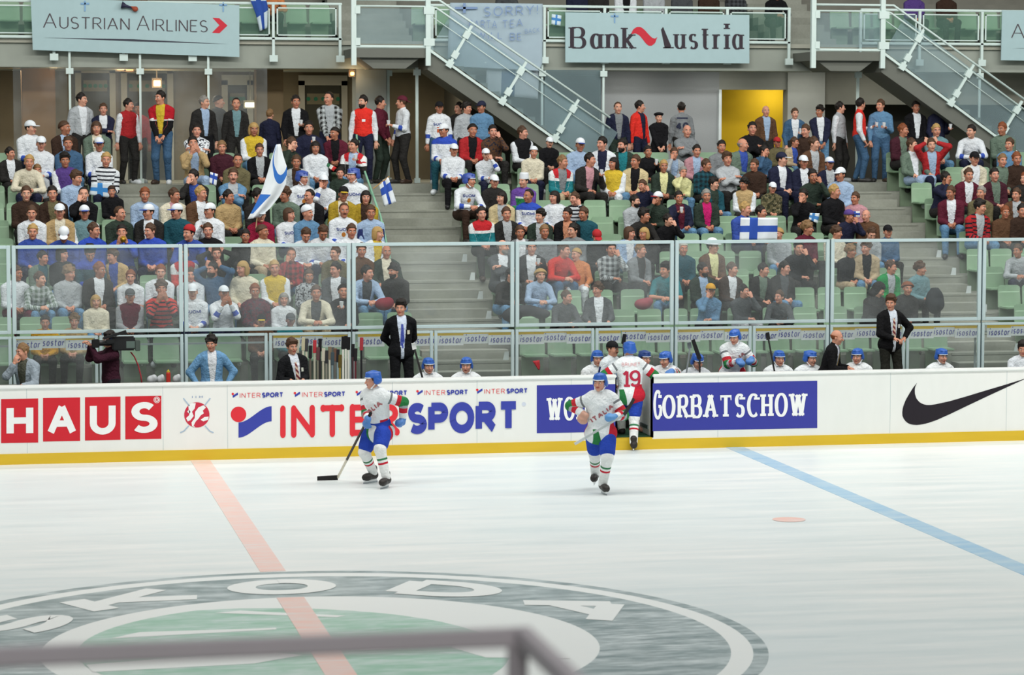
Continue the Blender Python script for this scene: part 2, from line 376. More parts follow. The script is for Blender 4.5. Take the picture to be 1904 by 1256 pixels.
def surface(prims, h, cut=None):
    "smooth union of the primitives as a quad mesh (surface nets)"
    lo = np.min([p.box()[0] for p in prims if not p.sub], axis=0)-3*h; hi = np.max([p.box()[1] for p in prims if not p.sub], axis=0)+3*h
    n = np.ceil((hi-lo)/h).astype(int)+1
    D = np.full(n, .2, np.float32); mg = .045
    for p in prims:
        a, b = p.box(); i0 = np.maximum(((a-mg-lo)/h).astype(int), 0); i1 = np.minimum(((b+mg-lo)/h).astype(int)+2, n)
        if (i1 <= i0).any(): continue
        g = np.stack(np.meshgrid(*[lo[q]+h*np.arange(i0[q], i1[q]) for q in range(3)], indexing='ij'), -1)
        d = p.dist(g).astype(np.float32); sl = tuple(slice(i0[q], i1[q]) for q in range(3)); o = D[sl]
        if p.sub:
            e = np.maximum(p.k-np.abs(o+d), 0)/p.k; D[sl] = np.maximum(o, -d)+e*e*p.k/4
        else:
            e = np.maximum(p.k-np.abs(o-d), 0)/p.k; D[sl] = np.minimum(o, d)-e*e*p.k/4
    if cut is not None:
        g = np.stack(np.meshgrid(*[lo[q]+h*np.arange(n[q]) for q in range(3)], indexing='ij'), -1); D = np.maximum(D, cut(g).astype(np.float32))
    S = (D < 0); s8 = np.zeros(n-1, np.int8)
    offs = [(i, j, k) for i in (0, 1) for j in (0, 1) for k in (0, 1)]
    for i, j, k in offs: s8 += S[i:n[0]-1+i, j:n[1]-1+j, k:n[2]-1+k]
    act = np.argwhere((s8 > 0) & (s8 < 8)); N = len(act)
    vals = np.stack([D[act[:, 0]+i, act[:, 1]+j, act[:, 2]+k] for i, j, k in offs], 1)
    P0 = np.array(offs, float); acc = np.zeros((N, 3)); cnt = np.zeros(N)
    for a in range(8):
        for b in range(a+1, 8):
            if np.abs(P0[a]-P0[b]).sum() != 1: continue
            va, vb = vals[:, a], vals[:, b]; m = (va < 0) != (vb < 0); t = np.where(m, va/np.where(m, va-vb, 1), 0)
            acc += m[:, None]*(P0[a]+t[:, None]*(P0[b]-P0[a])); cnt += m
    V = lo+h*(act+acc/cnt[:, None])
    ID = np.full(n-1, -1, np.int32); ID[act[:, 0], act[:, 1], act[:, 2]] = np.arange(N)
    F = []
    for ax in range(3):
        u, w = (ax+1) % 3, (ax+2) % 3
        A = np.take(S, range(n[ax]-1), ax); B = np.take(S, range(1, n[ax]), ax)
        e = np.argwhere(A != B); e = e[(e[:, u] > 0) & (e[:, w] > 0) & (e[:, u] < n[u]-1) & (e[:, w] < n[w]-1)]
        fl = A[e[:, 0], e[:, 1], e[:, 2]]
        q = []
        for du, dw in ((1, 1), (0, 1), (0, 0), (1, 0)):
            c = e.copy(); c[:, u] -= du; c[:, w] -= dw; q.append(ID[c[:, 0], c[:, 1], c[:, 2]])
        q = np.stack(q, 1); q[~fl] = q[~fl][:, ::-1]; F.append(q)
    F = np.concatenate(F); F = F[(F >= 0).all(1)]
    return V, F

def bend(a, c, l1, l2, hint):
    "elbow or knee between a and c"
    a, c, hint = map(np.asarray, (a, c, hint)); d = c-a; L = np.linalg.norm(d); u = d/(L+1e-9)
    if L > (l1+l2)*.995: c = a+u*(l1+l2)*.995; L = (l1+l2)*.995
    x = (l1*l1-l2*l2+L*L)/(2*L); hgt = np.sqrt(max(l1*l1-x*x, 0)); w = hint-u*(hint @ u); w = w/(np.linalg.norm(w)+1e-9)
    return a+u*x+w*hgt, c

class Pose:
    "skeleton of one posed person; x to the person's left, facing -y, z up, origin on the floor under the hips"
    def __init__(s, seated=True, lean=5, twist=0, side=0, head=(0, 0, 0), L=None, R=None, eL=(.5, .6, -.7), eR=(-.5, .6, -.7), curl=.6,
                 pz=None, feet=None, knees=None, build=1.0, hL=None, hR=None, glove=False, kL=(.1, -1, .2), kR=(-.1, -1, .2), skates=False):
        s.seated = seated; pz = pz if pz is not None else (.535 if seated else .935)
        s.pel = A3(0, 0, pz); s.TR = RZ(radians(twist)) @ RY(radians(side)) @ RX(radians(lean)); T = lambda *p: s.pel+s.TR @ A3(*p)
        s.T = T; s.curl = curl; s.build = build
        s.shL, s.shR = T(.178, .012, .408), T(-.178, .012, .408)
        nb = T(0, .012, .49); s.HR = RZ(radians(head[0])) @ RX(radians(head[1])) @ RY(radians(head[2]))
        upv = s.TR @ A3(0, 0, 1)*.6+A3(0, 0, 1)*.4; upv /= np.linalg.norm(upv)
        s.nb = nb; s.hc = nb+upv*.135+s.HR @ A3(0, -.018, .02)
        L = A3(*(L if L is not None else (.16, -.30, .62))); R = A3(*(R if R is not None else (-.16, -.30, .62)))
        s.elL, s.wrL = bend(s.shL, L, .285, .25, A3(*eL)); s.elR, s.wrR = bend(s.shR, R, .285, .25, A3(*eR))
        s.hipL, s.hipR = s.pel+A3(.095, 0, -.02), s.pel+A3(-.095, 0, -.02)
        if feet is None: feet = ((.13, -.43, .09), (-.13, -.43, .09)) if seated else ((.11, .02, .09), (-.11, .02, .09))
        s.knL, s.anL = bend(s.hipL, A3(*feet[0]), .43, .42, A3(*kL)); s.knR, s.anR = bend(s.hipR, A3(*feet[1]), .43, .42, A3(*kR))
        if seated and pz < .6:
            s.knL, s.knR = A3(.14, -.43, .53), A3(-.14, -.43, .53)
        s.hdL, s.hdR = hL, hR
        s.prims = []; s.torso(); s.headp(); s.limbs()
    def torso(s):
        T, q, b = s.T, s.prims.append, s.build
        q(ell(T(0, 0, .0), (.165*b, .118*b, .125), 'pelvis', .05, s.TR)); q(ell(T(0, -.006, .14), (.148*b, .108*b, .15), 'torso', .06, s.TR))
        q(ell(T(0, .004, .30), (.162*b, .112*b, .175), 'torso', .06, s.TR)); q(cap(T(-.135, .012, .415), T(.135, .012, .415), .056, .056, 'torso', .05))
        q(cap(T(-.09, .016, .45), T(.09, .016, .45), .055, .055, 'torso', .05)); q(cap(T(0, .015, .44), s.hc+s.HR @ A3(0, .012, -.06), .060, .052, 'neck', .03))
    def headp(s):
        H = lambda *p: s.hc+s.HR @ A3(*p); q = s.prims.append; R = s.HR
        q(ell(H(0, .012, .028), (.075, .094, .092), 'head', .02, R)); q(ell(H(0, -.026, -.035), (.060, .064, .080), 'head', .03, R))
        q(ell(H(0, -.070, -.092), (.026, .020, .019), 'head', .02, R)); q(cap(H(-.036, -.078, .034), H(.036, -.078, .034), .014, .014, 'head', .015))
        for sx in (-1, 1):
            q(ell(H(.037*sx, -.062, -.022), (.026, .026, .026), 'head', .02, R)); q(ell(H(.032*sx, -.100, .010), (.017, .016, .012), 'eye', .012, R, sub=True))
        q(cap(H(0, -.088, .014), H(0, -.110, -.024), .010, .014, 'head', .010))
        q(cap(H(-.017, -.089, -.056), H(.017, -.089, -.056), .0085, .0085, 'lip', .006))
        for sx in (-1, 1): q(ell(H(.077*sx, .012, -.008), (.011, .019, .030), 'head', .008, R))
    def hand(s, w, el, lab, hd, sg):
        q = s.prims.append; d = (w-el)/np.linalg.norm(w-el) if hd is None else A3(*hd)/np.linalg.norm(hd)
        up = A3(0, 0, 1) if abs(d[2]) < .85 else A3(0, -1, 0)
        side = np.cross(d, up); side /= np.linalg.norm(side); nrm = np.cross(side, d); side = side*sg
        P = lambda a, b, c: w+d*a+side*b+nrm*c; R = np.stack([d, side, nrm], 1)
        q(ell(P(.050, 0, 0), (.050, .040, .017), lab, .012, R))
        for i, (o, l) in enumerate(((-.030, .062), (-.010, .074), (.011, .078), (.031, .068))):
            c = s.curl*(1+.12*(i-1.5)); a0 = P(.088, o, 0); a1 = a0+l*.5*(d*cos(c)-nrm*sin(c)); a2 = a1+l*.55*(d*cos(2.1*c)-nrm*sin(2.1*c))
            q(cap(a0, a1, .0095, .0085, lab, .006)); q(cap(a1, a2, .0085, .0072, lab, .006))
        b0 = P(.028, .032, -.006); b1 = b0+.040*(d*.72+side*.62-nrm*.25); b2 = b1+.032*(d*.9+side*.15-nrm*.35)
        q(cap(b0, b1, .0125, .0105, lab, .010)); q(cap(b1, b2, .0105, .0085, lab, .006))
    def limbs(s):
        q = s.prims.append
        for sg, sh, el, wr, hp, kn, an, hd, S in ((1, s.shL, s.elL, s.wrL, s.hipL, s.knL, s.anL, s.hdL, 'L'), (-1, s.shR, s.elR, s.wrR, s.hipR, s.knR, s.anR, s.hdR, 'R')):
            q(cap(sh, el, .054, .043, 'arm1'+S, .03)); q(cap(el, wr, .042, .029, 'arm2'+S, .02)); s.hand(wr, el, 'hand'+S, hd, -1 if S == 'L' else 1)
            q(cap(hp, kn, .086, .057, 'leg1'+S, .04)); q(cap(kn, an, .057, .038, 'leg2'+S, .02))
            fd = A3(.18*sg, -1, 0)
            if s.seated is False:
                v = an-kn; fd = A3(.22*sg, -1, 0)
            fd /= np.linalg.norm(fd); he = an+A3(0, .035, -.045)
            q(cap(he, an+fd*.14+A3(0, 0, -.055), .040, .034, 'foot'+S, .02)); q(cap(an+fd*.12+A3(0, 0, -.058), an+fd*.17+A3(0, 0, -.06), .034, .028, 'foot'+S, .02))
    # --- derived meshes
    def sel(s, fn): return [p for p in s.prims if fn(p.lab)]
    def attrs(s, V, prims):
        d = np.stack([p.dist(V) for p in prims if not p.sub], 0); pl = [p for p in prims if not p.sub]; best = d.argmin(0)
        ar = np.full(len(V), -1.0); lg = np.full(len(V), -1.0); lab = np.array([p.lab for p in pl])[best]
        for i, p in enumerate(pl):
            m = best == i
            if p.lab[:4] == 'arm1': ar[m] = .53*p.t(V[m])
            elif p.lab[:4] == 'arm2': ar[m] = .53+.47*p.t(V[m])
            elif p.lab[:4] == 'leg1': lg[m] = .5*p.t(V[m])
            elif p.lab[:4] == 'leg2': lg[m] = .5+.5*p.t(V[m])
        q = (V-s.pel) @ s.TR
        aside = np.zeros(len(V))
        for S, sh, el, wr in (('L', s.shL, s.elL, s.wrL), ('R', s.shR, s.elR, s.wrR)):
            m = np.char.endswith(lab, S) & (ar > -.5); ax = np.cross(wr-sh, A3(0, 1, 0)); 
            aside[m] = ((V[m]-el) @ s.TR)[:, 1]
        return dict(tv=q[:, 2], tu=q[:, 0], ty=q[:, 1], arm_t=ar, leg_t=lg, aside=aside), lab
    def mesh(s, name, prims, h, mats, extra=None, cut=None, flip=False, slots=None):
        V, F = surface(prims, h, cut); at_, lab = s.attrs(V, prims)
        mi = np.zeros(len(F), np.int32)
        if slots: 
            for i, L in slots.items(): mi[(lab[F] == L).sum(1) >= 3] = i
        if extra: # islands (eyes) joined into the same mesh
            for ev, ef, em in extra:
                F = np.concatenate([F, ef+len(V)]); V = np.concatenate([V, ev]); mi = np.concatenate([mi, np.full(len(ef), em, np.int32)])
                for k in at_: at_[k] = np.concatenate([at_[k], np.full(len(ev), -1.0)])
        return raw_mesh(name, V, F, mats, mi, at_, flip)
    def body(s, h=.008, flip=False):
        ex = []
        for sx in (-1, 1):
            for r, off, m in ((.0125, .080, 3), (.0070, .0872, 1)):
                vs, fs = uv_ball(8, 6); ex.append((s.hc+(A3(.032*sx, -off, .009)+vs*r*A3(1, 1, .8)) @ s.HR.T, fs, m))
            vs, fs = uv_ball(8, 6); ex.append((s.hc+(A3(.034*sx, -.0905, .034)+vs*A3(.021, .006, .0048)) @ s.HR.T, fs, 4))
        return s.mesh('body', s.prims, h, [SKIN, EYE_D, LIP, SCLERA, BROW], ex, None, flip, {2: 'lip'})
    def top(s, g=.016, h=.012, hem=-.10, sleeve=.93, style=None, flip=False, split=None, skirt=0.0, collar=True):
        pr = []; T = s.T
        for p in s.prims:
            if p.lab == 'torso': q = p.grow(g, .06); pr.append(q)
            elif p.lab == 'pelvis': 
                pr.append(Prim('ell', p.a+s.TR @ A3(0, 0, .03+min(0, hem+.10)), None, (p.r[0]+g+.004, p.r[1]+g+.004, p.r[2]+g), 'torso', .06, p.R))
                if hem < -.15: pr.append(Prim('ell', p.a+s.TR @ A3(0, -skirt, hem+.10), None, (p.r[0]+g+.022, p.r[1]+g+.030+skirt, .16), 'torso', .05, p.R))
            elif p.lab[:4] == 'arm1': q = p.grow(g*.9, .028); pr.append(q)
            elif p.lab[:4] == 'arm2' and sleeve > .5:
                q = p.grow(g*.75, .03); e = (sleeve-.5)*2; q.b = p.a+(p.b-p.a)*e; pr.append(q)
        if sleeve <= .5:
            for q in pr:
                if q.lab[:4] == 'arm1': q.b = q.a+(q.b-q.a)*(sleeve*2); 
        if collar: pr.append(cap(T(0, .018, .455), s.nb+(s.hc-s.nb)*.22+A3(0, .008, 0), .066+g*.3, .062, 'torso', .03))
        return s.mesh_split(pr, h, style, flip, split)
    def mesh_split(s, pr, h, style, flip, split):
        V, F = surface(pr, h); at_, lab = s.attrs(V, pr)
        if split is None: return raw_mesh('top', V, F, [C(style)], np.zeros(len(F), np.int32), at_, flip), None
        # open front: faces of the chest inside a V go to the shirt underneath
        tu, tv, ty, ar = at_['tu'][F].mean(1), at_['tv'][F].mean(1), at_['ty'][F].mean(1), at_['arm_t'][F].mean(1)
        wid = split*(.35+.65*np.clip((tv+.02)/.42, 0, 1)); m = (np.abs(tu) < wid) & (ty < -.01) & (ar < -.4) & (tv > -.16)
        a = raw_mesh('top', V, F[~m], [C(style)], np.zeros((~m).sum(), np.int32), at_, flip)
        V2 = V+s.TR @ A3(0, .007, 0); b = raw_mesh('shirt', V2, F[m], [C('plain')], np.zeros(m.sum(), np.int32), at_, flip)
        return a, b
    def trousers(s, g=.017, h=.013, flip=False, style='plain', short=None):
        pr = []
        for p in s.prims:
            if p.lab == 'pelvis': pr.append(p.grow(g*.7 if not short else .018, .05))
            elif p.lab[:4] == 'leg1':
                q = p.grow(g, .05)
                if short: q.a = p.a+(p.b-p.a)*.40; q.b = p.a+(p.b-p.a)*short; q.r = (p.r[0]+g, p.r[0]+(p.r[1]-p.r[0])*short*.6+g)
                pr.append(q)
            elif p.lab[:4] == 'leg2' and not short: pr.append(p.grow(g, .03))
        return s.mesh('trousers', pr, h, [C(style)], None, None, flip)
    def piece(s, name, labs, g, h, mat, flip=False, extra=()):
        return s.mesh(name, [p.grow(g, .03) for p in s.prims if p.lab in labs and not p.sub]+list(extra), h, [mat], None, None, flip)
BROW = P('2a1f18', .7)
def uv_ball(n, m):
    vs = [(0, 0, 1)]+[(sin(pi*i/m)*cos(2*pi*j/n), sin(pi*i/m)*sin(2*pi*j/n), cos(pi*i/m)) for i in range(1, m) for j in range(n)]+[(0, 0, -1)]
    fs = []
    for i in range(m-2):
        for j in range(n): fs.append((1+i*n+j, 1+(i+1)*n+j, 1+(i+1)*n+(j+1) % n, 1+i*n+(j+1) % n))
    for j in range(n):
        fs.append((0, 1+j, 1+(j+1) % n, 1+(j+1) % n)); l = len(vs)-1; fs.append((l, 1+(m-2)*n+(j+1) % n, 1+(m-2)*n+j, 1+(m-2)*n+j))
    return np.array(vs), np.array(fs)
def raw_mesh(name, V, F, mats, mi=None, attrs=None, flip=False):
    if flip: V = V*A3(-1, 1, 1); F = F[:, ::-1]
    me = bpy.data.meshes.new(name)
    me.vertices.add(len(V)); me.vertices.foreach_set('co', np.ascontiguousarray(V, np.float32).ravel())
    fs = []; 
    for f in F.tolist():
        g = [f[0]]
        for x in f[1:]:
            if x != g[-1]: g.append(x)
        fs.append(g if g[0] != g[-1] else g[:-1])
    st = np.cumsum([0]+[len(f) for f in fs])
    me.loops.add(int(st[-1])); me.loops.foreach_set('vertex_index', np.array([i for f in fs for i in f], np.int32))
    me.polygons.add(len(fs)); me.polygons.foreach_set('loop_start', st[:-1].astype(np.int32))
    for m in mats: me.materials.append(m)
    if mi is not None: me.polygons.foreach_set('material_index', mi)
    me.update(calc_edges=True); me.polygons.foreach_set('use_smooth', [True]*len(fs))
    if attrs:
        for k, v in attrs.items():
            if flip and k == 'tu': v = -v
            a = me.attributes.new(k, 'FLOAT', 'POINT'); a.data.foreach_set('value', np.asarray(v, np.float32))
    return me
def head_mesh(name, prims, h, mat, cut=None):
    V, F = surface(prims, h, cut); return raw_mesh(name, V, F, [mat])
# ------------------------------------------------------------------ hair and headgear in the head's own axes
def plane(n, c): n = A3(*n); n = n/np.linalg.norm(n); return lambda g: (g @ n)-c
def hair_mesh(kind):
    sk = ell((0, .016, .036), (.083, .101, .096), 'h', .02)
    line = lambda z0, sl: (lambda g: (z0-sl*g[..., 1])-g[..., 2])            # keep above a line that drops to the nape
    def cutline(zf, ys):  # forehead height, then down in front of the ear, round it and to the nape
        def f(g):
            y = g[..., 1]; line_ = np.interp(y, [-.12, -.07, ys-.012, ys+.008, .03, .055, .12], [zf+.006, zf, zf-.014, -.012, .0, -.075, -.075])
            return (line_-g[..., 2]+.004*np.sin(g[..., 0]*160)*np.sin(y*130))*.8
        return f
    def tufts(c, r, n, am, sd):
        rr = random.Random(sd); out = []
        for i in range(n):
            a, b = rr.uniform(0, 2*pi), rr.uniform(-.2, 1.5); out.append(ell((c[0]+r[0]*.93*cos(a)*cos(b), c[1]+r[1]*.93*sin(a)*cos(b), c[2]+r[2]*.93*sin(b)), (am*1.1, am*1.1, am*.8), 'h', .012))
        return out
    if kind == 'trim': return head_mesh('hair', [ell((0, .018, .030), (.081, .099, .090), 'h')], .0065, HAIR, cutline(.085, -.030))
    if kind == 'short': return head_mesh('hair', [ell((0, .016, .040), (.084, .101, .100), 'h')]+tufts((0, .016, .040), (.084, .101, .100), 22, .018, 5), .0065, HAIR, cutline(.074, -.030))
    if kind == 'thick': return head_mesh('hair', [ell((0, .018, .050), (.092, .108, .106), 'h'), ell((.015, -.055, .112), (.060, .040, .026), 'h', .03)]+tufts((0, .018, .05), (.092, .108, .106), 26, .022, 8), .0065, HAIR, cutline(.062, -.026))
    if kind == 'bald': return head_mesh('hair', [sk.grow(.001)], .007, HAIR, lambda g: np.maximum(line(-.055, .30)(g), np.maximum(g[..., 2]-.03, -.012-g[..., 1])))
    if kind == 'receding': return head_mesh('hair', [sk]+tufts((0, .016, .036), (.083, .101, .096), 14, .014, 4), .0065, HAIR, cutline(.104, -.012))
    if kind == 'curly':
        rr = random.Random(3); pr = [ell((0, .02, .045), (.094, .108, .104), 'h')]
        for i in range(34):
            a, b = rr.uniform(0, 2*pi), rr.uniform(-.4, 1.4); pr.append(ell((.092*cos(a)*cos(b), .02+.105*sin(a)*cos(b), .045+.102*sin(b)), (.024,)*3, 'h', .012))
        return head_mesh('hair', pr, .007, HAIR, line(.0, .62))
    if kind in ('long', 'wavy'):
        w = 1.25 if kind == 'wavy' else 1
        pr = [ell((0, .02, .040), (.090*w, .106*w, .100), 'h', .03), ell((0, .065, -.07), (.085*w, .045*w, .14), 'h', .05)]
        for sx in (-1, 1): pr += [ell((.070*sx*w, .018, -.065), (.030*w, .048, .125), 'h', .04), ell((.078*sx*w, .0, -.01), (.022, .05, .07), 'h', .03)]
        return head_mesh('hair', pr, .008, HAIR, lambda g: np.maximum(np.maximum(-.028-g[..., 1]-(g[..., 2]-.055)*2.2, np.minimum(.045-g[..., 2], -.01-g[..., 1]))*.5, -1))
    if kind == 'bob':
        pr = [ell((0, .016, .038), (.090, .104, .098), 'h', .03), ell((0, .055, -.045), (.086, .05, .085), 'h', .04)]
        for sx in (-1, 1): pr.append(ell((.074*sx, .015, -.035), (.026, .05, .075), 'h', .04))
        return head_mesh('hair', pr, .008, HAIR, lambda g: np.minimum(.040-g[..., 2], -.020-g[..., 1])*.7)
    if kind == 'moustache': return head_mesh('moustache', [cap((-.022, -.094, -.045), (.022, -.094, -.045), .009, .009, 'h')], .005, HAIR)
    if kind == 'beard':
        return head_mesh('beard', [ell((0, -.030, -.055), (.063, .066, .068), 'h'), ell((0, -.072, -.092), (.032, .026, .026), 'h', .02)], .006, HAIR, lambda g: np.maximum(g[..., 2]+.040-.5*np.abs(g[..., 0]), g[..., 1]-.005))
def dome(r, c, h, mat, name, cut): return head_mesh(name, [ell(c, r, 'h', .02)], h, mat, cut)
def hat_mesh(kind):
    if kind == 'cap':
        crown = [ell((0, .012, .052), (.089, .107, .092), 'h', .02)]
        return [('cap', head_mesh('crown', crown, .007, FELT, lambda g: np.maximum(.040-.10*g[..., 1]-g[..., 2], -1)), 0),
                ('peak', head_mesh('peak', [ell((0, -.115, .048), (.070, .080, .009), 'h')], .006, FELT, lambda g: g[..., 1]+.072), 1)]
    if kind == 'backcap':
        return [('cap', head_mesh('crown', [ell((0, .012, .052), (.089, .107, .092), 'h', .02)], .007, FELT, lambda g: .052-.22*g[..., 1]-g[..., 2]), 0),
                ('peak', head_mesh('peak', [ell((0, .128, .020), (.070, .080, .009), 'h', R=RX(-.35))], .006, FELT, lambda g: .085-g[..., 1]), 1)]
    if kind == 'beanie': return [('cap', head_mesh('crown', [ell((0, .014, .060), (.092, .108, .10), 'h')], .007, FELT, lambda g: .045-.35*g[..., 1]-g[..., 2]), 0)]
    if kind == 'beret': return [('beret', head_mesh('beret', [ell((0, .02, .085), (.12, .13, .045), 'h', R=RX(-.15)), ell((0, .012, .06), (.086, .1, .05), 'h', .03)], .007, FELT, lambda g: .045-.3*g[..., 1]-g[..., 2]), 0)]
    if kind == 'brim': return [('hat', head_mesh('hat', [ell((0, .012, .075), (.088, .104, .085), 'h', .03), ell((0, .0, .045), (.135, .16, .011), 'h', .02)], .007, FELT, lambda g: .032-g[..., 2]), 0)]
    if kind == 'tall': return [('hat', head_mesh('hat', [cap((0, .012, .06), (0, .012, .13), .094, .088, 'h')], .007, FELT, lambda g: np.maximum(.045-g[..., 2], g[..., 2]-.165)), 0)]
    if kind == 'hood': return [('hood', head_mesh('hood', [ell((0, .025, .035), (.11, .125, .125), 'h'), ell((0, .06, -.09), (.12, .08, .09), 'h', .05)], .008, C('plain'), lambda g: np.minimum(.085-g[..., 2], -.035-g[..., 1])), 0)]
    if kind == 'helmet':
        return [('helmet', head_mesh('helmet', [ell((0, .014, .045), (.101, .124, .104), 'h', .02), cap((0, -.085, .115), (0, .12, .10), .015, .015, 'h', .03), cap((-.05, -.07, .115), (-.05, .10, .11), .010, .010, 'h', .03), cap((.05, -.07, .115), (.05, .10, .11), .010, .010, 'h', .03),
                 ell((.092, .035, -.01), (.018, .045, .045), 'h', .02), ell((-.092, .035, -.01), (.018, .045, .045), 'h', .02), ell((0, .09, -.01), (.085, .045, .05), 'h', .03)], .006, SHELL,
                 lambda g: np.where(g[..., 1] < -.01, .046-g[..., 2], -.062-g[..., 2])), 0),
                ('brow_band', head_mesh('band', [ell((0, .014, .050), (.1035, .127, .03), 'h')], .006, SHELL, lambda g: np.maximum(np.abs(g[..., 2]-.053)-.010, g[..., 1]+.05)), 2),
                ('chin_strap', head_mesh('strap', [cap((sx*.088, .02, -.03), (sx*.055, -.045, -.105), .008, .008, 'h') for sx in (-1, 1)]+[cap((-.055, -.045, -.105), (.055, -.045, -.105), .009, .009, 'h')], .006, SHELL), 2)]
    if kind == 'headphones':
        return [('headband', head_mesh('headband', [ell((0, .01, .04), (.098, .018, .108), 'h')], .006, SHELL, lambda g: -g[..., 2]), 3)]+[('earpad', head_mesh('earpad', [ell((sx*.088, .01, -.01), (.024, .038, .042), 'h')], .006, SHELL), 2) for sx in (-1, 1)]
_hm = {}
def hair_of(kind):
    if kind not in _hm: _hm[kind] = hair_mesh(kind)
    return _hm[kind]
_ht = {}
def hat_of(kind):
    if kind not in _ht: _ht[kind] = hat_mesh(kind)
    return _ht[kind]
def child(name, me, parent, color, mat4=None):
    o = bpy.data.objects.new(name, me); COL.objects.link(o); o.parent = parent; o.color = (*color, 1)
    if mat4 is not None: o.matrix_local = mat4
    return o
def head_m4(pose, flip=False):
    R = pose.HR; hc = pose.hc.copy()
    if flip:
        M = np.diag([-1., 1, 1]); R = M @ R @ M; hc = hc*A3(-1, 1, 1)
    return Matrix([[*R[0], hc[0]], [*R[1], hc[1]], [*R[2], hc[2]], [0, 0, 0, 1]])
HAIRC = dict(brown='4a3424', dark='1c1612', blond='a98a55', grey='85827c', red='7a4325', white='b5b1a8', light='7d6040')
HEX = dict(white='dde3e8', cream='d6d0ba', lblue='9db4d0', denim='6189ab', ddenim='41607f', blue='38509e', navy='23263c', black='17171a', dark='2b2a29', dgreen='2f3b33', green='2f7d4c',
           bgreen='1f8a4a', teal='25767e', dteal='22505c', grey='7e8386', lgrey='aab0b4', dgrey='4b4f52', brown='5d4331', dbrown='3a2b23', tan='b69c70', beige='c8b88f', olive='686247', maroon='5a2030', dmaroon='43202b',
           red='a82a2e', orange='c88050', crimson='90203c', yellow='cdb038', mustard='a88f30', pink='b98a92', magenta='c2246c', purple='553f80', pyellow='dcdba2', gold='cf9a30', sage='66786a', ored='e0352c', skin='c58a6c',
           khaki='b3a184', lteal='6d8f95', bred='c63a34')
HX = lambda c: lin(HEX.get(c, c))
def dress_head(root, pose, hair, hat, flip=False):
    M4 = head_m4(pose, flip)
    if hair and hat and hat[0] not in ('headphones', 'hood'): hair = (hair[0].replace('short', 'trim').replace('thick', 'trim').replace('curly', 'trim').replace('receding', 'trim'), hair[1])
    if hair:
        kind, c = hair
        for k in kind.split('+'): child({'moustache': 'moustache', 'beard': 'beard'}.get(k, 'hair'), hair_of(k), root, lin(HAIRC.get(c, c)), M4)
    if hat:
        kind, cols = hat; first = None
        for nm, me, ci in hat_of(kind):
            o = child(nm, me, root, HX(cols[min(ci, len(cols)-1)]), M4)
            if first is None: first = o
            else: o.parent = first; o.matrix_local = Matrix()
# ------------------------------------------------------------------ the hall
ROWY = lambda i: 3.4+.8*i
ROWZ = lambda i: .867+.3017*i
WALK = 4.05; XA, XB = -4.0, 27.0
AISLES = ((7.40, 8.93), (16.95, 18.35))
# ice
k = NT('ice', .22, .4)
streak = k.noise(1.0, 6, k.vec(.35, 3.2, 1), .65); fine = k.noise(5.0, 4, k.vec(.5, 2.2, 1), .6); big = k.noise(.16, 3)
col = k.mix(k.ramp(streak, .35, .72), lin('d9e2e2'), lin('ededea')); col = k.mix(k.op('MULTIPLY', k.ramp(fine, .55, .75), .35), col, lin('f4f6f4')); col = k.mix(k.op('MULTIPLY', k.ramp(big, .4, .65), .35), col, lin('cddfe3'))
k.t.links.new(k.op('ADD', k.op('MULTIPLY', streak, .5), .16), k.b.inputs['Roughness'])
ICE = k.done(col, streak, .04, .004)
structure(MB().box(-14, 36, -31, .02, -.25, 0).build('floor', ICE))
CONC = NT('concrete', .85, .2); CONCRETE = CONC.done(CONC.shade(CONC.mix(CONC.ramp(CONC.noise(1.3, 4), .35, .65), lin('888b81'), lin('9a9d93')), CONC.noise(22, 4), .14), CONC.noise(40, 3), .2, .01)
CONC2 = NT('concrete_dark', .85, .2); CONCRETE_D = CONC2.done(CONC2.shade(lin('7d7d74'), CONC2.noise(3, 5), .2), CONC2.noise(40, 3), .2, .01)
structure(MB().box(-14, 36, -48, -31, -.25, .1).build('ground', CONCRETE_D))

# boards with the open gate
BOARD = NT('board', .28, .4); BOARDM = BOARD.done(BOARD.shade(BOARD.mix(BOARD.ramp(BOARD.noise(.5, 3), .3, .7), lin('e6e9e5'), lin('eeeeea')), BOARD.noise(6, 4, BOARD.vec(1, 1, .25)), .03))
KICK = NT('kick', .4, .4); KICKM = KICK.done(KICK.shade(lin('dab62a'), KICK.noise(3, 4, KICK.vec(.4, 1, 3)), .10))
GX0, GX1 = float(at(1146, 770, 0)[0]), float(at(1213, 770, 0)[0])
for nm, x0, x1 in (('wall_front_left', XA, GX0), ('wall_front_right', GX1, XB)):
    b = structure(MB().box(x0, x1, 0, .11, .165, 1.17).build(nm, BOARDM))
    MB().box(x0, x1, -.012, .10, 0, .165).build('kick_plate', KICKM, b)
    MB().box(x0, x1, -.02, .14, 1.17, 1.22).build('cap_rail', P('eef0ee', .3), b, bevel=.012)
    js = [px for px in (50, 303, 423, 730, 887, 1062, 1335, 1655, 1871) if x0 < at(px, 770, 0)[0] < x1]
    m = MB()
    for px in js: X = float(at(px, 770, 0)[0]); m.box(X-.004, X+.004, -.0015, .01, .17, 1.165)
    if js: m.build('panel_joint', P('c3cccc', .5), b)
b = structure(MB().box(GX0, GX1, -.012, .10, 0, .19).build('trim_1', KICKM))
MB().box(GX0-.02, GX0, .0, .13, .19, 1.2).build('gate_jamb', P('20261f', .5), b)
MB().box(GX1, GX1+.02, .0, .13, .19, 1.2).build('gate_jamb', P('20261f', .5), b)
gate = thing('gate', 'open white gate door swung back behind the boards beside the number nineteen player', 'gate', (GX1+.02, .14, .2))
MB().box(-.02, .03, 0, .78, 0, .98).build('gate_panel', BOARDM, gate, bevel=.006)
MB().box(-.035, -.02, .12, .68, .1, .16).build('latch', P('8b9497', .35, .8), gate)
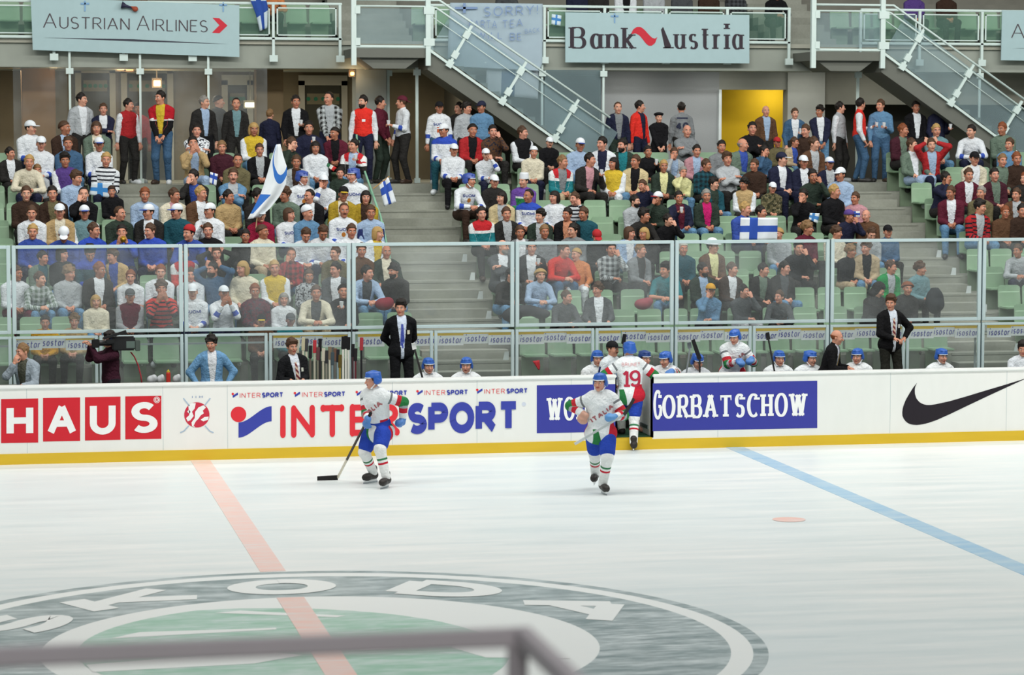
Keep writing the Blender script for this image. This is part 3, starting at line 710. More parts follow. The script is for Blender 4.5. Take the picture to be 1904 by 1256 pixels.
# bench enclosure
structure(MB().box(XA, XB, .11, 1.38, -.1, .20).build('floor_bench', P('2f5a3f', .8)))
structure(MB().box(XA, XB, 1.38, 2.42, -.1, .60).build('floor_bench_step', P('4a4a45', .8)))
bench = thing('team_bench', 'long wooden players bench hidden behind the boards', 'bench', (0, 0, .2))
def bench_part():
    MB().box(6.6, 9.6, .82, 1.16, .38, .42).build('seat_plank', P('a98a5c', .5), bench); MB().box(10.7, 17.4, .82, 1.16, .38, .42).build('seat_plank', P('a98a5c', .5), bench)
    for x in (6.8, 8.1, 9.4, 10.9, 12.5, 14.1, 15.7, 17.2): MB().box(x-.03, x+.03, .86, 1.12, 0, .38).build('leg', P('5a6264', .5), bench)
bench_part()

# glass screen behind the benches
ALU = NT('aluminium', .35, .5, .35); ALUM = ALU.done(ALU.shade(lin('d6eaec'), ALU.noise(4, 2), .05))
gk = NT('glass'); g = gk.t; g.nodes.remove(gk.b); out = [n for n in g.nodes if n.type == 'OUTPUT_MATERIAL'][0]
tr = gk.n('ShaderNodeBsdfTransparent'); tr.inputs[0].default_value = (.96, .98, .98, 1); gl = gk.n('ShaderNodeBsdfGlossy'); gl.inputs['Roughness'].default_value = .03
df = gk.n('ShaderNodeBsdfDiffuse'); df.inputs[0].default_value = (.8, .85, .86, 1)
mx = gk.n('ShaderNodeMixShader'); mx2 = gk.n('ShaderNodeMixShader'); lw0 = gk.n('ShaderNodeLayerWeight'); lw0.inputs[0].default_value = .5; fr_ = gk.op('ADD', gk.op('MULTIPLY', gk.op('POWER', lw0.outputs['Facing'], 4), .6), .025)
g.links.new(fr_, mx.inputs[0]); g.links.new(tr.outputs[0], mx.inputs[1]); g.links.new(gl.outputs[0], mx.inputs[2])
haze = gk.op('MULTIPLY_ADD', gk.ramp(gk.noise(1.1, 4), .42, .7), .06); gk.t.nodes[-1].inputs[2].default_value = .035  # pale veil mixed in for reflected haze and dirt on the panes
g.links.new(haze, mx2.inputs[0]); g.links.new(mx.outputs[0], mx2.inputs[1]); g.links.new(df.outputs[0], mx2.inputs[2]); g.links.new(mx2.outputs[0], out.inputs[0]); GLASS = gk.m
def tinted(name, tint, haze_tone):
    m = GLASS.copy(); m.name = name
    for n in m.node_tree.nodes:
        if n.type == 'BSDF_TRANSPARENT': n.inputs[0].default_value = (*tint, 1)
        if n.type == 'BSDF_DIFFUSE': n.inputs[0].default_value = (*lin(haze_tone[0]), 1)
        if n.type == 'MATH' and n.operation == 'MULTIPLY_ADD': n.inputs[1].default_value = .05; n.inputs[2].default_value = haze_tone[1]
    return m
GLASS_G = tinted('glass_green', (.86, .93, .90), ('8fb5a6', .14)); GLASS_B = tinted('glass_blue', (.88, .92, .94), ('a9c0c4', .20))  # pale haze mixed into both tints to lighten the panes
GY = 2.3; bx = [float(at(px, 520, GY)[0]) for px in (341, 657, 957, 1250, 1537, 1825)]; pit = (bx[5]-bx[0])/5
bays = [bx[0]-2*pit, bx[0]-pit]+[bx[0]+pit*i for i in range(6)]+[bx[5]+pit, bx[5]+2*pit]
ZT, ZR, ZR2 = 3.28, 1.86, 1.80
for n, (x0, x1) in enumerate(zip(bays[:-1], bays[1:])):
    w = structure(MB().box(x0+.07, x1-.07, GY-.006, GY+.006, ZR, ZT-.03).build('window_%d' % (n+1), GLASS)); a, bb = x0+.012, x1-.012; fr = MB(); fl = .062
    fr.box(a, a+fl, GY-.03, GY+.03, ZR-.02, ZT); fr.box(bb-fl, bb, GY-.03, GY+.03, ZR-.02, ZT); fr.box(a+fl, bb-fl, GY-.03, GY+.03, ZT-.055, ZT); fr.box(a+fl, bb-fl, GY-.03, GY+.03, ZR-.02, ZR+.035)
    fr.build('frame', ALUM, w, bevel=.006)
    lo = MB(); mid = (x0+x1)/2
    for p, q in ((a, mid-.012), (mid+.012, bb)):
        lo.box(p, p+.05, GY-.03, GY+.03, .6, ZR2); lo.box(q-.05, q, GY-.03, GY+.03, .6, ZR2); lo.box(p+.05, q-.05, GY-.03, GY+.03, ZR2-.045, ZR2); lo.box(p+.05, q-.05, GY-.03, GY+.03, .6, .66)
    lo.build('lower_frame', ALUM, w, bevel=.006)
    MB().box(a+.04, mid-.05, GY-.005, GY+.005, .64, ZR2-.03).build('lower_pane', GLASS, w); MB().box(mid+.05, bb-.04, GY-.005, GY+.005, .64, ZR2-.03).build('lower_pane', GLASS, w)
    MB().box(x0+.002, x0+.010, GY-.02, GY+.02, .6, ZT).build('joint', P('5f7278', .5), w)

# stand: stepped concrete, two stairways, walkway on top
prof = [(2.42, -.1), (2.42, ROWZ(0))]
for i in range(1, 11): prof += [(ROWY(i)-.75, ROWZ(i-1)), (ROWY(i)-.75, ROWZ(i))]
prof += [(11.62, ROWZ(10)), (11.62, WALK), (22, WALK), (22, -.1)]
m = MB(); n = len(prof); m.v = [(XA, *p) for p in prof]+[(XB, *p) for p in prof]
m.f = [tuple(range(n)), tuple(range(2*n-1, n-1, -1))]+[(i, (i+1) % n, n+(i+1) % n, n+i) for i in range(n)]
structure(m.build('floor_stand', CONCRETE))
AISLE3 = (float(at(214, 330, 10.2)[0]), float(at(346, 330, 10.2)[0]))
for q, (x0, x1) in enumerate(AISLES+(AISLE3,)):
    m = MB()
    for i in range(0 if q < 2 else 7, 11):
        yf = ROWY(i)-.75 if i else 2.42
        if i: m.box(x0, x1, yf-.38, yf+.01, ROWZ(i-1)-.01, ROWZ(i)-.15)
        m.box(x0, x1, yf-.012, yf+.02, ROWZ(i)-.035, ROWZ(i)+.004)
    structure(m.build('floor_stairs_%d' % (q+1), CONCRETE))
# plates with a light at the aisle end of each row
SEATG = NT('seat_plastic', .45, .4); SEATM = SEATG.done(SEATG.shade(SEATG.mix(SEATG.ramp(SEATG.noise(1.7, 3), .4, .7), lin('84a285'), lin('98b197')), SEATG.noise(9, 4), .09))
seat_proto = None
def make_seat():
    r = bpy.data.objects.new('stadium_seat', None); COL.objects.link(r)
    m = MB(); nx, nz = 10, 8; W = .222
    def pt(u, v, d):
        x = u*W*(1-.03*v); z = .40+.41*v; c = .035*(1-u*u); rr = .07
        ex = max(0, abs(x)-(W-rr)); ez = max(0, z-(.81-rr)); 
        if ex > 0 and ez > 0 and hypot(ex, ez) > rr:
            s = rr/hypot(ex, ez); x = math.copysign(W-rr+ex*s, x); z = .81-rr+ez*s
        return (x, -.03+c*.6+.045*v-(.018 if v < .70 else 0)*(1-abs(u)**4)+d, z)
    for d in (0, .022):
        o = len(m.v)
        vs = [0, .12, .3, .5, .68, .72, .86, .94, 1]
        for v in vs:
            for i in range(nx+1): m.v.append(pt(-1+2*i/nx, v, d))
        for j in range(len(vs)-1):
            for i in range(nx): m.f.append((o+j*(nx+1)+i, o+j*(nx+1)+i+1, o+(j+1)*(nx+1)+i+1, o+(j+1)*(nx+1)+i))
    R = nx+1; L = 9*R
    for j in range(8): m.f += [(j*R, (j+1)*R, L+(j+1)*R, L+j*R), (j*R+nx, L+j*R+nx, L+(j+1)*R+nx, (j+1)*R+nx)]
    for i in range(nx): m.f += [(i, L+i, L+i+1, i+1), (8*R+i, 8*R+i+1, L+8*R+i+1, L+8*R+i)]
    m.build('backrest', SEATM, r, smooth=False)
    MB().box(-.21, .21, -.42, .0, .385, .425).build('seat_pan', SEATM, r, bevel=.015)
    MB().box(-.19, .19, -.02, .03, .0, .40).build('support', P('7d9078', .6), r)
    return r

# upper tier, balcony slab, back walls
SZ0, SZ1, SY = 6.42, 6.98, 13.5
structure(MB().box(XA, XB, SY, 23, SZ0, SZ1).build('ceiling', plain('slab', '9aa097', .85, .2, 0, .10, 3)))
structure(MB().box(XA, XB, SY-.06, SY+.02, SZ1-.07, SZ1+.02).build('trim_2', P('a9a99c', .8)))
m = MB()
for i in range(5): m.box(XA, XB, 14.75+.85*i, 23, SZ1-.02, SZ1+.36*i+.02)
structure(m.build('floor_upper', CONCRETE_D))
m = MB()
for x0, x1 in AISLES:
    for i in range(9): m.box(x0, x1, 14.3+.42*i, 22, SZ1, SZ1+.17*(i+1))
structure(m.build('floor_upper_stairs', CONCRETE))
WALLB = NT('wall_paint', .8, .2); WALLBM = WALLB.done(WALLB.shade(lin('77705f'), WALLB.noise(2, 5), .2))
GREYW = NT('grey_wall', .8, .2); GREYWM = GREYW.done(GREYW.shade(lin('8e9294'), GREYW.noise(60, 3), .12), GREYW.noise(80, 2), .2, .01)
X17 = lambda px: float(at(px, 200, 17)[0]); X146 = lambda px: float(at(px, 200, 14.6)[0])
structure(MB().box(XA, X17(830), 17, 17.2, WALK, SZ0).build('wall_back', WALLBM))
structure(MB().box(X17(830), XB, 18.6, 18.8, WALK, SZ0).build('wall_back_right', P('4b4942', .8)))
gw = structure(MB().box(X146(1118), X146(1337), 14.6, 14.8, WALK, SZ0).build('wall_grey', GREYWM))
ZL = float(at(1400, 167, 14.6)[2])
MB().box(X146(1337), X146(1462), 14.6, 14.8, ZL, SZ0).build('lintel', P('8c8e86', .8), gw)
MB().box(X146(1462), X146(1531), 14.5, 14.85, WALK, SZ0).build('pier', P('9b9e98', .85), gw)
MB().box(X146(1531), XB, 14.6, 14.8, 5.72, SZ0).build('lintel', P('7c7c72', .8), gw)
MB().box(X146(1337)-.03, X146(1337)+.03, 14.5, 14.62, 4.9, ZL).build('edge_strip', P('c6cfd0', .5), gw)
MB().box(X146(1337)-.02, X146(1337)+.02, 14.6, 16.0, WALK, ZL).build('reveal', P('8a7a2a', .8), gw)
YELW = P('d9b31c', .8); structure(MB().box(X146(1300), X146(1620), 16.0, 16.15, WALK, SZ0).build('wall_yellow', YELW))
area('recess_lamp', (X146(1462)+.1, 15.35, 6.1), (X146(1452), 16.0, 5.2), .5, .2, 9, (1, .95, .85))
structure(MB().box(X146(1555), XB, 15.4, 15.55, WALK, SZ0).build('wall_dark', P('3f3e38', .85)))
structure(MB().box(X17(826), X17(832), 14.6, 18.7, WALK, SZ0).build('wall_side', P('55554f', .85)))
# columns
def column(px0, px1, Y, color, n):
    x0, x1 = float(at(px0, 180, Y)[0]), float(at(px1, 180, Y)[0])
    return structure(MB().box(x0, x1, Y, Y+(x1-x0)*.9, WALK-.02, SZ0+.02).build('pillar_%d' % n, P(color, .85), bevel=.02))
column(40, 103, 14.6, '8a6a4a', 1); column(477, 527, 14.6, '7a6a50', 2); column(662, 720, 13.7, '8b9491', 3); column(1700, 1730, 16.5, '4f4d45', 4)
# doors at the back of the left concourse
for n, (p0, p1) in enumerate(((140, 215), (225, 322), (412, 470), (555, 645))):
    x0, x1 = X17(p0), X17(p1); f = MB(); t = .13; zt = float(at(250, 128, 17)[2]) if n < 2 else float(at(500, 150, 17)[2]); zd = float(at(250, 160, 16.9)[2]) if n < 2 else zt-.4
    f.box(x0, x0+t, 16.9, 17.02, WALK, zt); f.box(x1-t, x1, 16.9, 17.02, WALK, zt); f.box(x0, x1, 16.9, 17.02, zt-.1, zt+.12)
    d = structure(MB().box(x0+t, x1-t, 16.95, 17.01, WALK, zt-.05).build('door_%d' % (n+1), P('3a3c34', .6))); f.build('frame', P('a9aaa2', .7), d)
    MB().box(x0+t+.05, x1-t-.05, 16.93, 16.955, zd-.12, zd+.12).build('door_glass', P('6d6a55', .3), d)
    mm = MB()
    for q in range(5):
        c = x0+t+.08+(x1-x0-2*t-.16)*q/4; mm.lathe([(.045, 0), (.045, .01)], (c, 16.925, zd), 10, Matrix.Rotation(pi/2, 3, 'X'))
    mm.build('marker_dots', P('1f6b52', .6), d)
WARM = emit('lamp_warm', 'ffb066', 5); PALE = emit('reflection_glow', 'fff0c0', 3)
def lamp_fix(px, py, Y, w, h, mat, label, power=0, color=(1, .7, .4)):
    p = at(px, py, Y); t = thing('ceiling_lamp', label, 'lamp', p)
    MB().box(-w/2, w/2, -.06, .06, -h/2, h/2).build('diffuser', mat, t, bevel=.01); MB().box(-w/2-.03, w/2+.03, .061, .12, -h/2-.03, h/2+.05).build('housing', P('6d6a60', .5), t)
    top = SZ0-p[2]-h/2-.04
    if top > .02: MB().box(-.012, .012, .07, .1, h/2+.03, h/2+.05+top).build('hanger', P('6d6a60', .5), t)
    if power:
        l = bpy.data.lights.new('lamp', 'POINT'); l.energy = power; l.color = color; l.shadow_soft_size = .12; o = bpy.data.objects.new('lamp', l); COL.objects.link(o); o.location = Vector(p)+Vector((0, -.25, -.05))
lamp_fix(224, 126, 15.6, .16, .09, WARM, 'small warm glowing lamp, left one of a pair above the concourse doors', 14)
lamp_fix(241, 127, 15.6, .16, .09, WARM, 'small warm glowing lamp, right one of a pair above the concourse doors')
lamp_fix(292, 155, 15.9, .15, .13, WARM, 'bright square warm lamp behind the tall man in the red and black jacket', 16)
lamp_fix(466, 195, 16.2, .24, .10, PALE, 'pale yellow panel imitating a reflection right of the man in dark suit and tie', 5, (1, .9, .7))  # glowing box stands in for slanted reflections; no lamp hangs here
lamp_fix(655, 137, 13.62, .07, .07, WARM, 'tiny orange lamp under the left end of the stair landing', 5)
lamp_fix(100, 124, 14.4, .10, .05, WARM, 'orange lamp at the top of the brown pillar on the far left', 6)
for px in (20, 185, 330, 560, 760): 
    p = at(px, 120, 15.0); area('concourse_light', (p[0], 14.9, 6.38), (p[0], 14.9, 4), 1.0, .3, 24, (1, .84, .62))

# white railings
for px in (1000, 1180, 1340, 1500, 1640, 1800):
    p = at(px, 120, 13.9); area('concourse_light', (p[0], 13.75, 6.38), (p[0], 14.2, 4), 1.0, .25, 9, (1, .97, .88))  # unseen lamps added to brighten the middle and right of the concourse

WHITE = P('cfe0dc', .45)
def plate(m, c, s=.085): m.box(c[0]-s, c[0]+s, c[1]-.03, c[1]+.03, c[2]-s*.8, c[2]+s*.8)
def rail_section(x0, x1, posts, label):
    t = thing('railing', label, 'railing', (x0, SY-.12, SZ1)); L = x1-x0
    MB().box(0, L, -.025, .025, .745, .795).build('handrail', WHITE, t, bevel=.01); MB().box(0, L, -.03, .03, .02, .075).build('base_rail', WHITE, t, bevel=.01)
    ps = sorted(p-x0 for p in posts)
    for p in ps:
        m = MB().box(p-.028, p+.028, -.03, .03, -.40, .75); plate(m, (p, -.02, -.36)); m.build('post', WHITE, t)
    for a, b in zip(ps[:-1], ps[1:]):
        f = MB(); a, b = a+.07, b-.07; f.box(a, a+.03, -.012, .012, .11, .69); f.box(b-.03, b, -.012, .012, .11, .69); f.box(a, b, -.012, .012, .11, .135); f.box(a, b, -.012, .012, .665, .69)
        f.build('panel_frame', WHITE, t); MB().box(a+.02, b-.02, -.003, .003, .12, .68).build('panel_glass', GLASS_G, t)
XR = lambda px: float(at(px, 40, SY-.12)[0])
rail_section(XA, XR(636), [XA+.05, .02, 1.42, 2.82, 4.22, XR(508), XR(632)], 'white balcony railing behind the leftmost banner, with post brackets on the concrete edge')
rail_section(XR(800), XR(1470), [XR(p) for p in (803, 905, 1012, 1124, 1238, 1352, 1467)], 'white balcony railing carrying the middle banner with the red wave')
rail_section(XR(1600), XB, [XR(p) for p in (1600, 1710, 1826, 1940)], 'white balcony railing at the top right, behind the right-hand stairs')

# stairs from the balcony to the walkway
def staircase(dx, which):
    X0, X1, Yf, Yb = 7.36+dx, 8.92+dx, 12.2, 13.5
    fx0, fz0, fx1, fz1 = X1, 6.80, X1+4.0, WALK
    m = MB().box(X0, X1, Yf, Yb, 6.62, 6.80); m.prism([(X0+.15, 6.62), (X1-.15, 6.62), (X1-.45, 6.40), (X0+.45, 6.40)], Yf+.1, Yb)
    sl = (fz1-fz0)/(fx1-fx0)
    m.prism([(fx0, fz0), (fx1, fz1), (fx1-.5, fz1), (fx0, fz0-.42)], Yf+.04, Yb-.05)
    nst = 16
    for i in range(nst):
        xa, xb = fx0+(fx1-fx0)*i/nst, fx0+(fx1-fx0)*(i+1)/nst; zt = fz0+(fz1-fz0)*i/nst
        if i: m.box(xa, xb, Yf+.05, Yb-.06, zt-.20, zt)
    structure(m.build('floor_landing_%s' % which, P('6c6f68', .85)))
    t = thing('stair_railing', 'white railing with clamped posts along the %s stairs and landing' % which, 'railing', (X1, Yf, 6.8)); R = lambda x, z: (x-8.92, 0, z-6.8)
    q = lambda x, z: R(x, z)
    MB().box(-1.56, .0, -.03, .03, .02, .07).build('base_rail', WHITE, t, bevel=.008)
    tb = MB(); tb.tube([(-1.54, 0, .99), (.02, 0, .99), q(9.16, 7.79), q(12.75, 5.41)], .024).build('handrail', WHITE, t, smooth=True)
    tb = MB(); tb.tube([(-1.54, 0, .86), (.02, 0, .86), q(9.10, 7.63), q(12.75, 5.19)], .020).build('handrail', WHITE, t, smooth=True)
    tb = MB(); tb.tube([q(9.0, 7.46), q(12.6, 5.03)], .009).build('cable', WHITE, t, smooth=True)
    MB().bar(q(8.95, 6.78), q(12.95, 4.02), .05, .05).build('stringer_rail', WHITE, t)
    for x in (-1.53, -.0):
        m = MB().box(x-.05, x+.05, -.05, .05, -.34, 1.12)
        for z in (.14, .78): m.box(x-.09 if x > -1 else x+.03, x+.13, -.06, .06, z-.075, z+.075)
        m.build('post', WHITE, t)
    for a, b in (((9.37, 6.50), (9.83, 7.28)), ((10.47, 5.74), (10.97, 6.55)), ((11.58, 4.98), (12.08, 5.78))):
        a, b = Vector(q(*a)), Vector(q(*b)); m = MB().bar(a, b, .055, .055, (0, 1, 0)); d = b-a
        for s in (.0, .24, .76):
            c = a+d*s; r = d.normalized(); u = Vector((r.z, 0, -r.x))
            m.bar(c-r*.075, c+r*.075, .10, .13, u)
        m.build('baluster', WHITE, t)
    gm = MB(); y = .03
    for s0, s1 in (((8.98, 6.82), (9.42, 6.52)), ((9.42, 6.52), (10.52, 5.76)), ((10.52, 5.76), (11.62, 5.0)), ((11.62, 5.0), (12.5, 4.40))):
        up = (.42, .70); A, B = s0, s1; Cc, Dd = (s1[0]+up[0], s1[1]+up[1]), (s0[0]+up[0], s0[1]+up[1])
        gm.prism([(p[0]-8.92, p[1]-6.8) for p in (A, B, Cc, Dd)], y, y+.008)
    gm.build('glass_panel', GLASS_B, t)
    MB().box(-1.48, -.05, .03, .038, .10, .82).build('glass_panel', GLASS_B, t)
staircase(0, 'left-hand'); staircase(9.75, 'right-hand')
# slim posts and panes of the concourse front
def front_post(px, y0, y1, Y, label, w=.045):
    a, b = at(px, y0, Y), at(px, y1, Y); z0 = max(b[2], WALK); t = thing('glazing_post', label, 'post', (a[0], Y, z0))
    m = MB().box(-w/2, w/2, -.02, .02, 0, max(a[2], SZ0)-z0+.02); m.build('shaft', WHITE, t)
    m = MB(); plate(m, (0, -.02, .05), .06); m.build('foot_bracket', WHITE, t); m = MB(); plate(m, (0, -.02, SZ0-z0-.08), .075); m.build('head_bracket', WHITE, t)
front_post(129, 95, 345, 13.35, 'slim white post in front of the doors, left of the man in the grey vest'); front_post(260, 95, 345, 13.35, 'slim white post between the two red-vested figures on the left')
front_post(387, 105, 345, 13.35, 'slim white post behind the grey-haired man in the pale blue shirt'); front_post(775, 145, 345, 13.0, 'white post right of the man in maroon cap below the left stairs', .06)
front_post(1008, 60, 300, 13.42, 'slim white post at the right edge of the hanging cloth banner'); front_post(1122, 110, 300, 13.42, 'slim white post below the left end of the middle banner')
front_post(1595, 145, 345, 13.2, 'short white post behind the red-vested steward drinking from a cup', .06); front_post(1822, 110, 300, 13.42, 'slim white post behind the right-hand stairs')
front_post(722, 150, 345, 13.9, 'pale upright post behind the man in maroon sweater', .05)
m = MB(); 
for i, (p0, p1) in enumerate(((22, 129), (129, 260), (260, 387), (387, 500))):
    x0, x1 = float(at(p0, 200, 13.4)[0]), float(at(p1, 200, 13.4)[0]); w = structure(MB().box(x0+.03, x1-.03, 13.41, 13.418, WALK, SZ0).build('window_%d' % (20+i), GLASS))
for i, (p0, p1) in enumerate(((1010, 1120),)):
    x0, x1 = float(at(p0, 200, 13.45)[0]), float(at(p1, 200, 13.45)[0]); structure(MB().box(x0+.03, x1-.03, 13.45, 13.458, WALK, SZ0).build('window_%d' % (26+i), GLASS_B))

# ------------------------------------------------------------------ painted ice
def ring(m, r0, r1, z, cx, cy, n=160):
    o = len(m.v)
    for i in range(n):
        a = 2*pi*i/n; m.v += [(cx+r0*cos(a), cy+r0*sin(a), z), (cx+r1*cos(a), cy+r1*sin(a), z)]
    for i in range(n): j = (i+1) % n; m.f.append((o+2*i, o+2*i+1, o+2*j+1, o+2*j))
    return m
def paint(name, hexc, amt=.55, sc=2.0, lo='dfe9ea'):
    k = NT(name, .35, .3); s = k.noise(sc, 5, k.vec(.45, 2.2, 1), .7); s2 = k.noise(9, 4, k.vec(.4, 2, 1))
    f = k.op('ADD', k.op('MULTIPLY', k.ramp(s, .40, .75), amt), k.op('MULTIPLY', k.ramp(s2, .45, .8), amt*.5)); return k.done(k.mix(f, lin(hexc), lin(lo)))
DARKP, GREENP, WHITEP, REDP, BLUEP = paint('paint_dark', '7f9294', .8), paint('paint_green', '98c6b0', .75), paint('paint_white', 'eef2f0', .1), paint('paint_redline', 'f0c8bd', .6), paint('paint_blueline', '97c0dc', .5)
RX_, CY_ = 3.239, -15.0
ic = thing('ice_emblem', 'large round painted emblem on the ice, green centre inside a dark lettered ring', 'ice painting', (RX_, CY_, 0))
ring(MB(), 4.30, 4.45, .003, 0, 0).build('outer_line', DARKP, ic); ring(MB(), 4.08, 4.30, .003, 0, 0).build('white_ring', WHITEP, ic); ring(MB(), 2.78, 4.08, .003, 0, 0).build('dark_ring', DARKP, ic)
m = MB(); m.add([(2.78*cos(2*pi*i/120), 2.78*sin(2*pi*i/120), .003) for i in range(120)], [tuple(range(120))]); m.build('inner_disc', WHITEP, ic)
gr = []
for i in range(120):
    a = 2*pi*i/120; r = 2.42; x, y = r*cos(a), r*sin(a)
    gr.append((x, y))
gp = [p for p in gr if hypot(p[0]+1.1, p[1]+.4) < 2.6]
m = MB(); th = np.linspace(0, 2*pi, 100)[:-1]
pts = []
for a in th:
    d = A3(cos(a), sin(a)); r = 2.42
    lo_, hi_ = 0, 2.42
    for s in np.linspace(2.42, 0, 120):
        p = d*s
        if hypot(p[0]+.75, p[1]+.35) < 2.55: r = s; break
    pts.append((d[0]*r, d[1]*r, .005))
m.add(pts, [tuple(range(len(pts)))]); m.build('green_disc', GREENP, ic)
m = MB()   # white feathered arrow across the green
for pl in ([(-2.05, .78), (-.35, .93), (-.35, 1.02), (-1.75, 1.06)], [(-.9, 1.98), (.35, 1.48), (.45, 1.56), (-.62, 2.06)], [(-2.35, -.50), (-.6, -.20), (-.25, -.45), (-.75, -.75), (-2.3, -.85)], [(.3, -.10), (1.05, .02), (1.0, -.28), (.35, -.34)], [(1.25, -.35), (1.55, .12), (2.3, .05), (2.3, -1.1), (1.5, -.9)]):
    m.add([(x, y, .007) for x, y in pl], [tuple(range(len(pl)))])
m.build('arrow', WHITEP, ic)
for ch, ang, sx in (('S', 149, 1.25), ('K', 119.5, 1.55), ('O', 90.3, .98), ('D', 58.3, 1.1), ('A', 26.5, 1.45)):
    polys, wd_ = word(ch, .29, .26, sx=sx); hgt = .96; m = MB(); a = radians(ang); t = A3(sin(a), -cos(a)); u = A3(cos(a), sin(a))
    for pl in polys:
        q = [(3.43*u+t*(p[0]-wd_/2)*hgt*1.15+u*(p[1]-.5)*hgt) for p in pl]; m.add([(x[0], x[1], .0065+.0001*len(m.f)) for x in q], [tuple(range(len(q)))])
    m.build('letter', WHITEP, ic)
def stripe(name, label, x0, x1, segs, mat):
    m = MB()
    for y0, y1 in segs: m.box(x0, x1, y0, y1, .0, .0045)
    return tag(m.build(name, mat), label, 'line')
stripe('centre_line', 'wide pale red line across the ice, running into the round emblem', RX_-.15, RX_+.15, ((-10.5, -.02),), REDP)
m = MB(); m.box(-.15, .15, -2.75+0, 2.75, .0, .0085); m.build('red_stripe', REDP, ic)
stripe('blue_line', 'wide pale blue line across the ice on the right', RX_+8.52, RX_+8.82, ((-29, -.02),), BLUEP)
m = MB(); m.add([(.22*cos(2*pi*i/40), .22*sin(2*pi*i/40), .004) for i in range(40)], [tuple(range(40))]); o = m.build('faceoff_spot', paint('paint_spot', 'efc2b4', .5)); o.location = [float(v) for v in at_z(1467, 967)]
tag(o, 'small faded red spot on the empty ice at right', 'ice spot')
# ------------------------------------------------------------------ the crowd
HT = {'L': -38, 'l': -20, 'C': 0, 'r': 20, 'R': 38}
def crowd_pose(code, turn, flip):
    yaw = HT[turn]*(-1 if flip else 1); h = lambda p=0, r=0: (yaw, p, r)
    S = dict(curl=.8)
    if code == 'l': return Pose(True, 8, 0, 1, h(4), (.05, -.30, .62), (-.05, -.29, .61), hL=(-.75, -.6, -.1), hR=(.75, -.6, -.1), **S)           # hands together in the lap
    if code == 'f': return Pose(True, 27, 3, -1, h(2), (.04, -.44, .66), (-.03, -.45, .64), eL=(1, .1, -.6), eR=(-1, .1, -.6), hL=(-.6, -.7, .2), hR=(.6, -.7, .2), **S)  # leaning on the knees
    if code == 'c': return Pose(True, 16, 6, 2, h(3, 3), (.0, -.33, .66), (-.055, -.33, 1.06), eR=(-.5, -.4, -1), hL=(-.9, -.2, .1), hR=(.25, .25, .85), curl=1.1)       # hand on the chin
    if code == 'x': return Pose(True, 4, -4, 0, h(0), (-.10, -.20, .86), (.11, -.22, .83), eL=(.9, -.2, -.6), eR=(-.9, -.2, -.6), hL=(-.95, .1, .1), hR=(.95, .1, .05), **S) # folded arms
    if code == 'k': return Pose(True, 7, 5, -1, h(2), (.10, -.30, .62), (-.10, -.34, .92), hL=(-.6, -.7, .1), hR=(.35, -.75, .35), curl=.9)            # holding a cup
    if code == 'a': return Pose(True, 8, 0, 0, h(-3), (.07, -.33, 1.02), (-.07, -.33, 1.00), hL=(-.35, -.35, .85), hR=(.35, -.35, .85), curl=.25)       # clapping
    if code == 'u': return Pose(True, -2, -5, -1, h(0), (.17, -.32, .62), (-.17, -.30, .62), hL=(.0, -.95, -.2), hR=(.0, -.95, -.2), curl=.4)          # upright, hands on thighs
    if code == 'h': return Pose(True, 10, 0, 0, h(2), (.11, -.10, 1.22), (-.11, -.10, 1.22), eL=(.9, -.6, -.1), eR=(-.9, -.6, -.1), hL=(-.3, .1, .9), hR=(.3, .1, .9), curl=.9)  # hands raised to the head
    if code == 'd': return Pose(True, 24, 0, 0, h(34), (.05, -.36, .62), (-.05, -.36, .62), hL=(-.7, -.6, 0), hR=(.7, -.6, 0), **S)               # head bowed
    if code == 'T': return Pose(False, 1, 4, 1, h(2), (.25, -.06, .80), (-.25, -.02, .80), hL=(0, -.2, -1), hR=(0, -.15, -1), feet=((.12, -.04, .09), (-.12, .05, .09)), curl=.45)
    if code == 'J': return Pose(False, 2, 0, -1, h(4), (.07, -.20, .88), (-.06, -.21, .86), hL=(-.6, -.4, -.6), hR=(.6, -.4, -.6), curl=.7)          # hands joined in front
    if code == 'K': return Pose(False, 2, 6, 0, h(2), (.22, -.10, .84), (-.08, -.29, 1.13), hL=(-.2, -.5, -.8), hR=(.5, -.6, .4), curl=.9, feet=((.12, -.06, .09), (-.10, .06, .09)))
    if code == 'X': return Pose(False, -1, 0, 1, h(0), (-.10, -.21, 1.15), (.10, -.23, 1.12), eL=(.9, -.2, -.6), eR=(-.9, -.2, -.6), hL=(-.95, .1, .1), hR=(.95, .1, .05), curl=.6)
_cm = {}
def crowd_set(code, turn, flip, split, style, cuff):
    key = (code, turn, flip)
    if key not in _cm:
        p = crowd_pose(code, turn, flip); _cm[key] = dict(pose=p, body=p.body(.0085, flip), trousers=p.trousers(flip=flip),
            shoes=[p.piece('shoe', ('foot'+s,), .012, .012, LEATHER, flip) for s in 'LR'])
    d = _cm[key]; k2 = ('top', split, style, cuff)
    if k2 not in d: d[k2] = d['pose'].top(g=.018 if split else .015, h=.012, style=style, flip=flip, split=split, sleeve=cuff)
    return d
SK = [lin(c) for c in ('c68b72', 'b67a60', 'cf9a82', 'ab7258', 'c0856c', 'ca907a')]
